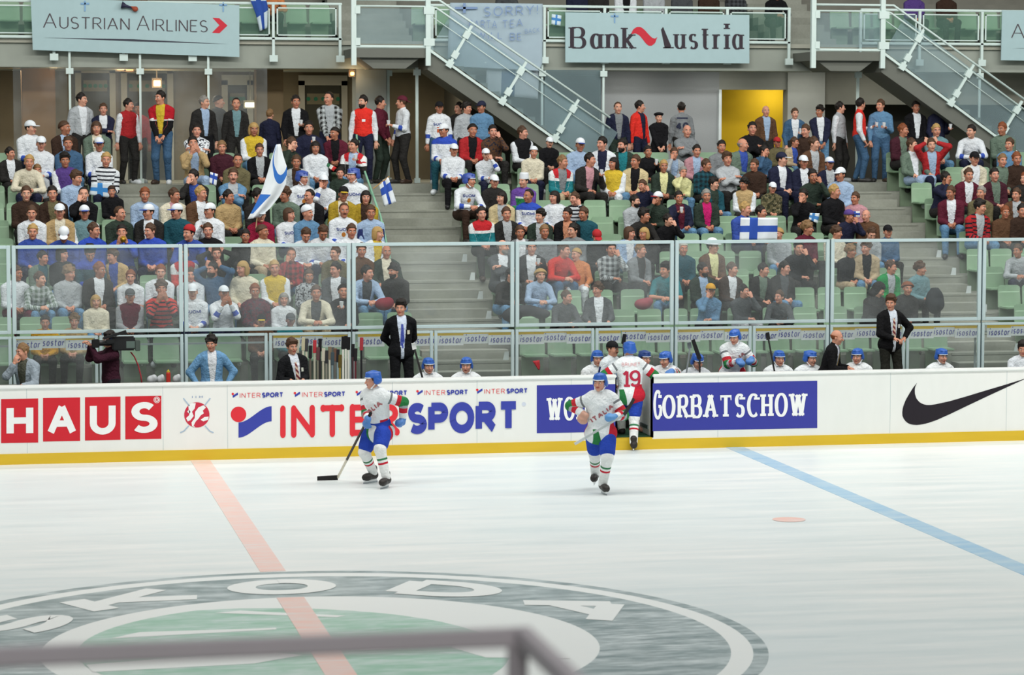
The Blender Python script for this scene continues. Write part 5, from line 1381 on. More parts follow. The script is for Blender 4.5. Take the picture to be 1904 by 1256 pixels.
for px, pc, hh, top, words in UP:
    p = at(px, 5, 14.7); d0 = crowd_pose(pc[0], pc[-1], False)
    x, y = pix((p[0], 14.7, uz+d0.hc[2])); 
    r, d, s = person(px, y, 0, pc[0], pc[-1], False, HC.get(hh[0]), None, top, 'dark', scale=1.0); r.location = (float(p[0]), 14.78, uz); r.rotation_euler = (0, 0, 0)
    tag(r, 'person in upper tier, '+words, 'person', 'spectators on the upper tier')

m = MB()
for x, y, z in hidden_seats:
    for ch in seat_proto.children:
        o = len(m.v); m.v += [(v.co.x+x, v.co.y+y, v.co.z+z) for v in ch.data.vertices]; m.f += [tuple(i+o for i in p.vertices) for p in ch.data.polygons]
o = m.build('stadium_seats', SEATM); o['kind'] = 'stuff'; tag(o, 'remaining pale green seats hidden under and behind the seated crowd', 'seat')
# ------------------------------------------------------------------ lettering fixed to clothing
_bvh = {}
def stamp(root, me, polys, name, mat, back=False, lift=.004):
    "polygons given in the figure's x,z are laid on the garment me"
    if me.name not in _bvh:
        _bvh[me.name] = BVHTree.FromPolygons([tuple(v.co) for v in me.vertices], [tuple(p.vertices) for p in me.polygons])
    bv = _bvh[me.name]; m = MB(); y0, dy = (1.5, -1) if back else (-1.5, 1)
    fine = []
    for pl in polys:          # long strips are split so that they follow the body
        if len(pl) == 4:
            a, b, c, d = [A3(*p) for p in pl]; n = max(1, int(max(np.linalg.norm(b-a), np.linalg.norm(c-d))/.022)); k2 = max(1, int(max(np.linalg.norm(d-a), np.linalg.norm(c-b))/.022))
            Q = lambda u, v: (a*(1-u)+b*u)*(1-v)+(d*(1-u)+c*u)*v
            fine += [[tuple(Q(i/n, j/k2)), tuple(Q((i+1)/n, j/k2)), tuple(Q((i+1)/n, (j+1)/k2)), tuple(Q(i/n, (j+1)/k2))] for i in range(n) for j in range(k2)]
        else: fine.append(pl)
    for pl in fine:
        q = []
        for x, z in pl:
            h = bv.ray_cast(Vector((x, y0, z)), Vector((0, dy, 0)))
            if h[0] is None: q = None; break
            q.append((x, h[0].y-dy*(lift+.00004*(len(m.f) % 90)), z))
        if q: m.add(q, [tuple(range(len(q)))])
    if m.v:
        o = m.build(name, mat); o.parent = root; return o
def place_word(text, cx, cz, h, rot=0, thick=.2, mirror=False, **kw):
    polys, w = word(text, thick, **kw); c, s = cos(rot), sin(rot); out = []
    for pl in polys:
        q = []
        for x, z in pl:
            x, z = (x-w/2)*h, (z-.5)*h
            if mirror: x = -x
            q.append((cx+x*c-z*s, cz+x*s+z*c))
        out.append(q)
    return out
INK = P('3b4a8c', .8); INKD = P('2a2f44', .8)
for r, row, x, px, py, words in people:                     # lettered shirts in the crowd
    t = {563: 'SUOMI', 653: 'SUOMI', 636: 'SUOMI', 872: 'SUOMI', 981: 'SUOMI', 360: 'SUOMI', 543: 'SUOMI'}.get(int(px)) if int(py) in (332, 326, 390, 337, 365, 543, 400) else None
    if not t: continue
    me = [c for c in r.children if c.name.startswith(('jersey', 'sweater'))][0].data
    stamp(r, me, place_word(t, 0, .86, .055, gap=.12), 'shirt_lettering', INK)
    if int(px) in (872, 563, 636): stamp(r, me, [arc(0, .775, .035, .04, 0, 345, 14)], 'shirt_crest', P('b0702c', .8))
for r, d, s, px in standers:
    me = [c for c in r.children if c.name.startswith(('jersey', 'sweater'))]
    if px == 1267: [stamp(r, me[0].data, place_word(q, dx, 1.20, .17, mirror=True, thick=.24), 'shirt_digit', INKD, back=True) for q, dx in (('4', .075), ('0', -.075))]; stamp(r, me[0].data, [[(-.12, 1.36), (.12, 1.36), (.12, 1.39), (-.12, 1.39)]], 'name_strip', INKD, back=True)
    if px == 817: stamp(r, me[0].data, place_word('SUOMI', 0, 1.24, .06, gap=.12), 'shirt_lettering', INK); stamp(r, me[0].data, [[(-.06, 1.07), (.06, 1.07), (.06, 1.18), (-.06, 1.18)]], 'shirt_crest', P('b8552c', .8))
    if px == 675: stamp(r, me[0].data, [[(-.02, 1.20), (.045, 1.20), (.045, 1.25), (-.02, 1.25)]], 'badge', P('e6e8ea', .7))

# ------------------------------------------------------------------ figures on and beside the ice
def fig(head, Y, kw, rz=0, floor=None, scale=1.0, Lw=None, Rw=None, loc=None, Lf=None, Rf=None):
    rz = radians(rz); p0 = Pose(**kw); hc = RZ(rz) @ (p0.hc*scale)
    if loc is None:
        t = at(head[0], head[1], Y+hc[1]); loc = A3(t[0]-hc[0], Y, floor if floor is not None else t[2]-hc[2])
    tl = lambda w: (RZ(-rz) @ ((at(*w) if len(w) == 3 else at_z(w[0], w[1], .15))-loc))/scale
    kw = dict(kw)
    if Lw: kw['L'] = tl(Lw)
    if Rw: kw['R'] = tl(Rw)
    if Lf or Rf: kw['feet'] = (tl(Lf), tl(Rf))
    p = Pose(**kw); r = bpy.data.objects.new('person', None); COL.objects.link(r); r.location = [float(v) for v in loc]; r.rotation_euler = (0, 0, rz); r.scale = (scale,)*3; r.empty_display_size = .1
    r['fig'] = 1
    return r, p
def wl(r, p): return Vector(r.location)+Matrix.Rotation(r.rotation_euler.z, 3, 'Z') @ (Vector([float(v) for v in p])*r.scale.x)
FH = .0065
def team_player(r, p, words, skates=True, gloves=('4f7fc0', '4f7fc0'), helmet='2f5fb4', seated=False, skin=(.60, .30, .21), hair=('short', 'brown'), jersey='e9eef0', style='team', front=True, hem=-.19, skirt=.0):
    child('body', p.body(FH), r, skin)
    jm, _ = p.top(g=.036, h=.010, hem=hem, skirt=skirt, style=style, sleeve=.94); child('jersey', jm, r, lin(jersey))
    child('shorts', p.trousers(g=.040, h=.011, short=.80 if not seated else .72), r, lin('2c49b0'))
    for S in 'LR':
        kn, an = (p.knL, p.anL) if S == 'L' else (p.knR, p.anR); hp = p.hipL if S == 'L' else p.hipR
        child('sock', p.piece('sock', ('leg2'+S,), .026, .010, C('sock'), extra=[cap(kn, kn+(hp-kn)*.30, .083, .088, 'leg2x'+S, .04)]), r, lin('eef0ee'))
        if skates:
            child('skate', p.piece('skate', ('foot'+S,), .016, .009, LEATHER, extra=[cap(an+A3(0, .01, .06), an+A3(0, .02, -.02), .055, .05, 'foot'+S, .03)]), r, lin('2b2724'))
            sk = r.children[-1]; fd = A3(.18 if S == 'L' else -.18, -1, 0); fd /= np.linalg.norm(fd)
            z0 = an[2]-.15
            a, b = an+fd*.19, an-fd*.07; m = MB(); m.bar((*a[:2], z0+.040), (*b[:2], z0+.040), .022, .030); m.build('blade_holder', P('e3e6e6', .4), r); hb = bpy.data.objects[-1] if False else None
            m = MB().bar((*(a+fd*.02)[:2], z0+.012), (*(b-fd*.02)[:2], z0+.012), .005, .024); m.build('blade', P('a9b0b4', .25, .9), r)
        if gloves:
            w, e = (p.wrL, p.elL) if S == 'L' else (p.wrR, p.elR)
            child('glove', p.piece('glove', ('hand'+S,), .012, .008, LEATHER, extra=[cap(w+(e-w)*.36, w, .058, .046, 'hand'+S, .02), cap(w, w+(w-e)*.25, .046, .042, 'hand'+S, .02)]), r, lin(gloves[0 if S == 'L' else 1]))
    dress_head(r, p, hair, ('helmet', (helmet, helmet, 'e6ecf0')))
    if front:
        c = p.T(0, 0, .22); stamp(r, jm, place_word('ITALIA', float(c[0])+.01, float(c[2]), .075, rot=.62, thick=.26, gap=.14), 'chest_lettering', P('a9686c', .8))
    return tag(r, words, 'person', 'hockey players in white, red and green'), jm
# left skater
loc = (at_z(694, 879, .15)+at_z(718, 888, .15))/2; loc[2] = 0; loc[1] += .06
r, p = fig(None, 0, dict(seated=False, lean=13, twist=-4, side=0, head=(-38, 5, 0), pz=.90, feet=((.12, -.02, .15), (-.10, -.10, .15)), build=1.06, curl=1.0, eL=(.9, .8, .2), eR=(-.6, .8, -.3), hL=(-.5, -.7, -.5), hR=(.1, -.5, -.85), kL=(.15, -1, 0), kR=(-.1, -1, 0)),
           -42, loc=loc, Rw=(684, 779, loc[1]-.28), Lw=(749, 779, loc[1]-.12), Rf=(694, 879), Lf=(718, 888))
pl1, jm1 = team_player(r, p, 'hockey player in white jersey and blue helmet gliding left, stick blade down on the ice', hem=-.24, skirt=.02)
def stick(A, B, bd, words, group=None, tape='1b1a1c', shaft='3a3634', blade='1e1b1c', blen=.30, upper=None, grip=True, bz=(0, 0, 1)):
    "shaft from butt A to heel B, blade from B along bd"
    A, B, bd = Vector([float(v) for v in A]), Vector([float(v) for v in B]), Vector(bd).normalized()
    t = thing('hockey_stick', words, 'hockey stick', B, 0, group); a = A-B; d = a.normalized(); L = a.length
    MB().bar((0, 0, 0) if upper is None else tuple(d*L*upper), tuple(a), .022, .030).build('shaft', P(shaft, .4), t)
    if upper: MB().bar((0, 0, 0), tuple(d*L*upper), .022, .030).build('lower_shaft', P('d9d2c0', .5), t)
    m = MB(); n = 6
    for i in range(n):
        p0, p1 = bd*blen*i/n, bd*blen*(i+1)/n; sd = Vector(bz).cross(bd); 
        p0 = p0+sd*.03*(i/n)**2; p1 = p1+sd*.03*((i+1)/n)**2
        m.bar(tuple(p0), tuple(p1+bd*.004), .012, .070*(1-.12*i/n), bz)
    m.build('blade', P(blade, .7), t)
    if grip: MB().bar(tuple(a-d*.16), tuple(a+d*.004), .028, .036).build('grip_tape', P(tape, .8), t)
    return t
hb = wl(r, p.wrR+(p.hdR if False else A3(0, 0, 0))); bl = at_z(628, 893); bl[2] = .035; bt = A3(*hb)+(A3(*hb)-bl)*.10
stick(bt, bl, (-.97, -.18, .02), 'dark hockey stick reaching down left from the gliding player, taped black blade', upper=.28, blen=.32)
# right skater
loc = at_z(1118, 899, .15); loc[2] = 0; loc[1] += .05
r, p = fig(None, 0, dict(seated=False, lean=6, twist=6, side=-2, head=(-24, 2, 0), pz=.94, build=1.06, curl=.9, eL=(.9, .6, -.5), eR=(-.9, .5, -.3), hL=(-.85, -.4, .3), hR=(.05, -.3, -1), kL=(.1, -1, .1), kR=(-.05, -1, .1)),
           -8, loc=loc, Rw=(1084, 770, loc[1]-.05), Lw=(1143, 776, loc[1]-.30), Lf=(1121, 899), Rf=(1107, 889))
pl2, jm2 = team_player(r, p, 'hockey player in white jersey facing the camera, stick held across the waist', gloves=('5b93cc', 'c89a86'))
q = wl(r, p.wrL); A = at(1069, 826, q[1]-.06); B = at(1160, 772, q[1]-.05)
stick(A, B, (.62, .1, .76), 'pale hockey stick held across the waist of the player facing the camera', shaft='b9c0c2', blade='2a2828', blen=.27, tape='c9cfd0', bz=(-.55, -.6, .45))
# number nineteen going off through the gate
loc = at_z(1158, 829); loc[2] = 0; loc[1] = .10
r, p = fig(None, 0, dict(seated=False, lean=7, twist=0, side=0, head=(18, 4, 0), pz=.96, build=1.12, curl=.9, eL=(.9, -.1, -.6), eR=(-.9, .4, -.5), hL=(.2, -.8, -.4), hR=(-.3, -.7, -.3), kL=(.1, -1, .1), kR=(-.1, -1, .3)),
           176, loc=loc, Rw=(1219, 716, .25), Lw=(1142, 700, .35), Lf=(1156, 798, .55), Rf=(1178, 823, -.12))
pl3, jm3 = team_player(r, p, 'hockey player seen from behind with red number nineteen, stepping off through the gate', front=False, gloves=('5b93cc', '5b93cc'))
c = p.T(0, 0, .20); REDN = P('b52a44', .8)
for dg_, dx in (('1', .085), ('9', -.060)): stamp(r, jm3, place_word(dg_, float(c[0])+dx, float(c[2]), .27, thick=.17, mirror=True, sx=.95, thin=.14), 'shirt_digit', REDN, back=True)
stamp(r, jm3, place_word('RUBINO', float(c[0]), float(c[2])+.235, .05, thick=.12, mirror=True, gap=.2) if False else place_word('BRUNET', float(c[0]), float(c[2])+.225, .055, thick=.10, mirror=True, gap=.2), 'name_lettering', P('d98c90', .8), back=True)
stick(at(1160, 655, .55), at(1158, 622, .6), (-.1, .1, .99), 'dark stick standing behind number nineteen, blade up by his shoulder', shaft='2a2828', blade='1d1c1e', blen=.2, grip=False, bz=(1, 0, 0)) if False else None

# players on the bench behind the boards
def bench_player(px, py, Y, words, rz=0, turn=0, lean=14, scale=1.0, Lw=None, Rw=None, pitch=4, helmet='2f5fb4', gloves=('4f7fc0', '4f7fc0'), seated=True, floor=None, style='team', jersey='e9eef0', **ex):
    kw = dict(seated=seated, lean=lean, head=(turn, pitch, 0), build=1.08, curl=.9, L=(.10, -.32, .72), R=(-.10, -.32, .70), hL=(-.6, -.7, -.1), hR=(.6, -.7, -.1)); kw.update(ex)
    r, p = fig((px, py), Y, kw, rz, floor, scale, Lw, Rw)
    return team_player(r, p, words, skates=False, seated=seated, helmet=helmet, gloves=gloves, style=style, jersey=jersey)
bench_player(797, 682, 1.0, 'helmeted player on the bench, left one of the pair right of the standing coach', turn=4)
bench_player(867, 681, 1.0, 'helmeted player on the bench, right one of the pair, head turned left', turn=-18)
bench_player(1111, 668, 1.05, 'bench player half hidden behind the staff man in the black cap', turn=0)
bench_player(1237, 670, .95, 'bench player leaning over the boards with a blue glove hanging outside', turn=-35, rz=-12, lean=24, Lw=(1246, 690, .1), pitch=10)
bench_player(1297, 674, 1.05, 'bench player bowed behind a dark stick, navy and yellow sleeve', turn=12, lean=20, pitch=16, jersey='d9dfe4')
bench_player(1366, 628, .98, 'player half risen above the bench, leaning left with gloves together', turn=-30, rz=-8, lean=30, seated=False, scale=.95, Lw=(1398, 668, .55), Rw=(1372, 672, .5), pz=.86, feet=((.12, .02, .09), (-.12, .05, .09)), pitch=14)
bench_player(1449, 668, 1.0, 'bench player with a stick upright before his face', turn=0)
bench_player(1507, 668, 1.15, 'bench player mostly hidden behind the bald man in black', turn=30)
bench_player(1594, 664, 1.0, 'bench player right of the bald man in black, looking left', turn=-25, rz=-10)
bench_player(1751, 664, 1.0, 'bench player sitting alone right of the standing coach with the badge', turn=6, rz=6)
bench_player(1199, 668, 1.25, 'bench player whose dark blue helmet peeks out behind number nineteen', turn=20, helmet='24407e')
# staff
def staff(head, Y, words, kw, rz=0, top='black', under=None, bottom='black', hair=('short', 'dark'), hat=None, tie=None, badge=None, skin=(.56, .27, .18), style='plain', **f):
    r, p = fig(head, Y, kw, rz, **f); child('body', p.body(FH), r, skin)
    a, b = p.top(g=.022, h=.009, hem=-.16 if under else -.12, style=style, split=.075 if under else None)
    child('jacket', a, r, HX(top))
    if under: child('shirt', b, r, HX(under[1] if under[0] == 'p' else under)); 
    if under and under[0] == 'p': b.materials[0] = C('print')
    child('trousers', p.trousers(h=.011), r, HX(bottom))
    for S in 'LR': child('shoe', p.piece('shoe', ('foot'+S,), .012, .010, LEATHER), r, HX('black'))
    dress_head(r, p, hair, hat)
    if tie:
        z1, z0 = float(p.T(0, -.1, .40)[2]), float(p.T(0, -.1, .02)[2]); cx1, cx0 = float(p.T(0, -.1, .40)[0]), float(p.T(0, -.1, .02)[0]); n = 9; pl = []
        for i in range(n):
            t0, t1 = i/n, (i+1)/n; w0, w1 = .016+.024*t0, .016+.024*t1; x0, x1 = cx1+(cx0-cx1)*t0, cx1+(cx0-cx1)*t1; y0, y1 = z1+(z0-z1)*t0, z1+(z0-z1)*t1
            pl.append([(x0-w0, y0), (x0+w0, y0), (x1+w1, y1), (x1-w1, y1)])
        stamp(r, b, pl, 'tie', tie, lift=.008)
    if badge:
        c = p.T(.10, -.1, .27); stamp(r, a, [[(float(c[0])-.02, float(c[2])-.035), (float(c[0])+.025, float(c[2])-.035), (float(c[0])+.025, float(c[2])+.03), (float(c[0])-.02, float(c[2])+.03)]], 'badge', P(badge, .7))
    return tag(r, words, 'person', 'team staff and press behind the boards'), p
BLUET = NT('tie_blue', .6); BLUETM = BLUET.done(BLUET.mix(BLUET.op('GREATER_THAN', BLUET.noise(60, 1), .56), lin('2f3f96'), lin('5a68b0')))
STRT = NT('tie_stripe', .6); _v = STRT.n('ShaderNodeTexCoord').outputs['Object']; _sx = STRT.n('ShaderNodeSeparateXYZ'); STRT.t.links.new(_v, _sx.inputs[0])
STRTM = STRT.done(STRT.mix(STRT.op('GREATER_THAN', STRT.op('FRACT', STRT.op('MULTIPLY', STRT.op('ADD', _sx.outputs[2], _sx.outputs[0]), 12)), .5), lin('6e2430'), lin('d0b8a0')))
staff((745, 577), 1.65, 'coach in black suit and blue tie standing upright, small badge on his jacket',
      dict(seated=False, lean=0, twist=-2, head=(-22, 3, 0), L=(.07, .17, .90), R=(-.07, .17, .92), eL=(1, .35, 0), eR=(-1, .35, 0), hL=(-.8, .1, -.5), hR=(.8, .1, -.5)), rz=2, floor=.6, scale=1.03, top='131417', under='cdd9ea', bottom='131417', hair=('thick', 'dark'), tie=BLUETM, badge='d0cdb8')
staff((1656, 572), 1.65, 'coach in black suit and pale shirt, white pass on chest, one hand at the belt',
      dict(seated=False, lean=3, twist=6, head=(-34, 6, 0), L=(.24, -.06, .99), R=(-.03, -.24, 1.0), eL=(1, .5, -.1), eR=(-.9, .4, -.4), hL=(-.8, -.3, -.4), hR=(.7, -.6, -.2)), rz=4, floor=.6, scale=1.02, top='141416', under='d2dbe6', bottom='23241f', hair=('thick', 'brown'), tie=STRTM, badge='d6d6d0')
staff((1556, 628), .95, 'bald man in a black jacket bending over the boards on the right, seen in profile',
      dict(seated=False, lean=17, head=(10, 12, 0), L=(.10, -.36, 1.05), R=(-.08, -.38, 1.03), hL=(-.4, -.8, -.2), hR=(.4, -.8, -.2)), rz=58, floor=None, top='141416', under='c7cbd6', bottom='1b1b1c', hair=('bald', 'red'), tie=P('a08c5a', .7))
staff((543, 646), 1.35, 'man in dark suit and striped tie sitting beside the row of upright sticks',
      dict(seated=True, lean=-3, side=-6, head=(4, 4, 0), L=(.02, -.27, .66), R=(-.18, -.24, .66), hL=(-.7, -.6, -.2), hR=(.3, -.9, -.1)), rz=14, top='191a1d', under='d6dde6', bottom='191a1d', hair=('thick', 'brown'), tie=STRTM, badge='c8ccc0')
staff((393, 640), 1.5, 'man in a denim jacket and black and white shirt, elbows out, behind the boards',
      dict(seated=False, lean=4, head=(-18, 6, 0), L=(.24, -.10, .92), R=(-.24, -.10, .92), eL=(1, .4, 0), eR=(-1, .4, 0), hL=(-.7, -.5, -.5), hR=(.7, -.5, -.5)), top='6f9cc4', under='pe0e4ea'.replace('pe0e4ea', 'e0e4ea'), bottom='4a6a88', hair=('curly', 'dark'))
r, pcm = staff((203, 633), 1.25, 'cameraman in a dark maroon jumper with a large television camera on his shoulder',
      dict(seated=False, lean=2, head=(0, 2, 0), L=(.02, -.34, 1.50), R=(-.12, -.30, 1.50), eL=(.5, -.2, -1), eR=(-.6, .1, -1), hL=(-.2, -.6, .7), hR=(.2, -.6, .7)), rz=-72, top='3a1a28', bottom='26232a', hair=('thick', 'dark'), hat=('headphones', ('black', 'black', '2f62c8', 'black')))
staff((42, 655), .75, 'man in pale grey jacket leaning on the boards at far left, hand to chin',
      dict(seated=False, lean=14, head=(-28, 8, 0), L=(.12, -.42, 1.06), R=(-.05, -.34, 1.40), hL=(-.8, -.6, -.1), hR=(.35, .1, .9), eR=(-.6, -.3, -1)), rz=-30, top='9aa6b0', under='56584c', bottom='33343a', hair=('short', 'light'))
staff((1139, 650), .75, 'staff man in a white jacket and black cap with white front, reaching toward number nineteen',
      dict(seated=False, lean=6, twist=10, head=(14, 4, 0), L=(.20, -.34, 1.08), R=(-.12, -.24, 1.00), hL=(-.2, -.9, -.1), hR=(.6, -.6, -.1)), rz=28, top='dde6ea', bottom='2a3560', hair=('short+moustache', 'brown'), hat=('cap', ('black', 'black')), style='teamtrack')
staff((1902, 650), .8, 'dark-haired staff man in white jacket with blue sleeve stripe, cut by the right edge',
      dict(seated=False, lean=10, head=(-10, 8, 0), L=(.12, -.40, 1.05), R=(-.14, -.42, 1.03), hL=(-.4, -.8, -.2), hR=(.4, -.8, -.2)), rz=-12, top='dfe6ec', bottom='2a3560', hair=('thick', 'dark'), style='teamtrack')
# ------------------------------------------------------------------ advertisements on the boards
AY = -.003
def bz(px, py): p = at(px, py, 0); return float(p[0]), float(p[2])
def board_poly(m, pts, y=AY): m.add([(bz(*p)[0], y, bz(*p)[1]) for p in pts], [tuple(range(len(pts)))]); return m
def board_word(polys, w, x0, x1, yb0, yb1, h0, mb=None, y=AY-.002):
    "lettering between pixels x0,x1 with base line yb0..yb1 and height h0 px on the boards"
    mb = mb or MB()
    for pl in polys:
        q = [bz(x0+(x1-x0)*p[0]/w, yb0+(yb1-yb0)*p[0]/w-h0*p[1]) for p in pl]
        mb.add([(a, y-.00012*(len(mb.f) % 60), b) for a, b in q], [tuple(range(len(pl)))])
    return mb
REDA, BLUEA, WHITEA, BLACKA = P('cf2230', .4), P('3640a0', .4), P('f2f3f2', .4), P('221c24', .4)
REDI, BLUEI = P('e0313c', .4), P('3b45a6', .4)
ad = tag(bpy.data.objects.new('advertisement', None), 'four red squares with white capitals H A U S at left end of the boards', 'advertisement', 'advertisements on the boards'); COL.objects.link(ad)
for ch, (x0, x1, y0, y1), (lx0, lx1, ly0, ly1) in (('H', (2, 71, 742, 824), (12, 62, 753, 812)), ('A', (80, 149, 740, 821), (88, 142, 751, 810)), ('U', (158, 224, 738.5, 819), (167, 215, 749, 808.5)), ('S', (233, 300, 737, 817), (243, 293, 748, 805.5))):
    board_poly(MB(), [(x0, y1+.6), (x1, y1-.6), (x1, y0-.6), (x0, y0+.6)]).build('red_square', REDA, ad)
    polys, w = word(ch, .235, .20, sx=.95); board_word(polys, w, lx0, lx1, ly1+.5, ly1-.5, ly1-ly0).build('letter', WHITEA, ad)
m = MB(); board_poly(m, [(291.5+6*cos(a), 744+6*sin(a)) for a in np.linspace(0, 2*pi, 24)[:-1]], AY-.003); m.build('registered_mark', WHITEA, ad); polys, w = word('R', .2); 
m = MB()
for a0 in np.linspace(0, 2*pi, 24)[:-1]:
    a1 = a0+2*pi/23; board_poly(m, [(291.5+5*cos(a0), 744+5*sin(a0)), (291.5+5*cos(a1), 744+5*sin(a1)), (291.5+4*cos(a1), 744+4*sin(a1)), (291.5+4*cos(a0), 744+4*sin(a0))], AY-.004)
board_word(polys, w, 289.5, 293.8, 746.8, 746.8, 5.4, m, AY-.004); m.build('mark_letter', REDA, ad)
em = tag(bpy.data.objects.new('emblem', None), 'small red globe emblem with crossed hockey sticks on the white boards', 'emblem'); COL.objects.link(em)
m = MB(); board_poly(m, [(366+23.5*cos(a), 772+23.5*sin(a)) for a in np.linspace(0, 2*pi, 48)[:-1]], AY); m.build('globe', P('cc2f47', .4), em)
m = MB(); c0 = (366, 772)
for pl in ([(-16, -18), (-10, -22), (-2, -22), (-4, -12), (-9, -6), (-6, 2), (-12, 10), (-17, 12), (-20, 6), (-14, 0), (-15, -8)], [(-3, -6), (3, -14), (12, -18), (17, -14), (11, -8), (13, -3), (7, 1), (3, 7), (-2, 12), (-6, 20), (-3, 23), (-9, 21), (-10, 14), (-4, 6)], [(7, 9), (14, 4), (22, 3), (21, 9), (12, 12)], [(-18, -6), (-15, -10), (-12, -6), (-14, -2)]):
    board_poly(m, [(c0[0]+x, c0[1]+y) for x, y in pl], AY-.002)
m.build('continents', WHITEA, em)
m = MB()
for s in (-1, 1):
    for (a, b) in (((25*s, -31), (14*s, -17)), ((-15*s, 20), (-24*s, 30)), ((-24*s, 30), (-31*s, 33))):
        d = A3(b[0]-a[0], b[1]-a[1]); n_ = A3(-d[1], d[0])/np.linalg.norm(d)*1.0; board_poly(m, [(c0[0]+p[0]+q*n_[0], c0[1]+p[1]+q*n_[1]) for p, q in ((a, 1), (b, 1), (b, -1), (a, -1))], AY-.002)
m.build('crossed_sticks', P('a9bfd6', .4), em)
polys, w = word('I I H', .14); board_word(polys, w, 357, 377, 741, 740.5, 4.5).build('lettering', P('8aa0c4', .4), em)
def sport_logo(x0, y0, s, dotc=REDI, bc=BLUEI):
    "red ball and blue wave: x0,y0 top left pixel, s pixels wide"
    d = board_poly(MB(), [(x0+.19*s+.19*s*cos(a), y0+.25*s+.19*s*sin(a)) for a in np.linspace(0, 2*pi, 36)[:-1]]); m = MB(); n = 14
    f = lambda t: t*t*(3-2*t)
    for i in range(n):
        t0, t1 = i/n, (i+1)/n; X = lambda t: x0+(.19+.81*t)*s; Y0 = lambda t: y0+(.45-.40*f(t))*s
        board_poly(m, [(X(t0), Y0(t0)+.37*s), (X(t1), Y0(t1)+.37*s), (X(t1), Y0(t1)), (X(t0), Y0(t0))])
    return d, m
ad = tag(bpy.data.objects.new('advertisement', None), 'large red and blue sports lettering with red ball and blue wave on the boards', 'advertisement', 'advertisements on the boards'); COL.objects.link(ad)
d, m = sport_logo(429, 752, 76); d.build('red_ball', REDI, ad); m.build('blue_wave', BLUEI, ad)
polys, w = word('INTER', .235, .19, 'round', gap=.20, sx=1.18); board_word(polys, w, 521, 742, 814, 809, 58).build('red_lettering', REDI, ad)
polys, w = word('SPORT', .34, .27, gap=.06, sx=1.15); board_word(polys, w, 758, 965, 808, 804, 58).build('blue_lettering', BLUEI, ad)
m = MB(); board_poly(m, [(974+4*cos(a), 752+4*sin(a)) for a in np.linspace(0, 2*pi, 20)[:-1]]); m.build('registered_mark', P('cfd6e2', .4), ad)
for i, (x, y) in enumerate(((430.5, 735.5), (546, 734), (661, 732), (774, 730.5), (885, 728))):
    ad = tag(bpy.data.objects.new('advertisement', None), 'small red and blue sports lettering atop the boards, %s of five from the left' % ORD[i+1], 'advertisement', 'small lettering along the boards'); COL.objects.link(ad)
    d, m = sport_logo(x, y-5.5, 12); d.build('red_ball', REDI, ad); m.build('blue_wave', BLUEI, ad)
    polys, w = word('INTER', .11, .10, gap=.22, sx=1.15); board_word(polys, w, x+15.5, x+54, y+4.8, y+4.3, 9).build('red_lettering', REDI, ad)
    polys, w = word('SPORT', .30, .24, gap=.08, sx=1.1); board_word(polys, w, x+56.5, x+96, y+4.4, y+3.6, 9.4).build('blue_lettering', BLUEI, ad)
ad = tag(bpy.data.objects.new('advertisement', None), 'large blue panel with white serif lettering, cut by the open gate', 'advertisement', 'advertisements on the boards'); COL.objects.link(ad)
GB = P('3a3f9c', .4)
gpx0, gpx1 = 1144, 1213.5
for a, b in ((998, gpx0), (gpx1, 1519.5)):
    f = lambda px, y0, y1: y0+(y1-y0)*(px-998)/521.5
    board_poly(MB(), [(a, f(a, 806, 796.5)), (b, f(b, 806, 796.5)), (b, f(b, 717, 708.5)), (a, f(a, 717, 708.5))]).build('blue_panel', GB, ad)
polys, w = word('WODKA', .30, .11, serif=.10, gap=.20); board_word(polys, w, 1018, 1139, 781, 779, 40).build('white_lettering', WHITEA, ad)
polys, w = word('G', .34, .12, serif=.06, gap=.2); board_word(polys, w, 1214.5, 1231, 777.5, 777.5, 49).build('white_lettering', WHITEA, ad)
polys, w = word('ORBATSCHOW', .30, .11, serif=.10, gap=.17); board_word(polys, w, 1231, 1499, 777, 772.5, 40).build('white_lettering', WHITEA, ad)
ad = tag(bpy.data.objects.new('advertisement', None), 'big black curved tick mark on the white boards at the right', 'advertisement', 'advertisements on the boards'); COL.objects.link(ad)
lowc = [(968, 150), (935, 190), (900, 245), (868, 300), (846, 355), (836, 400), (838, 440), (852, 475), (880, 503), (915, 518), (955, 523), (1000, 519), (1060, 506), (1140, 478), (1260, 424), (1420, 347), (1600, 262), (1760, 188), (1904, 122), (2010, 76)]
upc = [(968, 150), (952, 180), (946, 212), (948, 250), (960, 288), (985, 320), (1015, 338), (1050, 347), (1085, 347), (1130, 340), (1250, 314), (1400, 271), (1560, 222), (1730, 172), (1904, 118), (2010, 76)]
def resample(c, n):
    c = np.array(c, float); s = np.r_[0, np.cumsum(np.hypot(*np.diff(c, axis=0).T))]; t = np.linspace(0, s[-1], n); return np.stack([np.interp(t, s, c[:, 0]), np.interp(t, s, c[:, 1])], 1)
L_, U_ = resample(lowc, 61), resample(upc, 61); m = MB()
for i in range(60): board_poly(m, [(1500+p[0]/4.713, 680+p[1]/4.713) for p in (L_[i], L_[i+1], U_[i+1], U_[i])])
m.build('tick', BLACKA, ad)

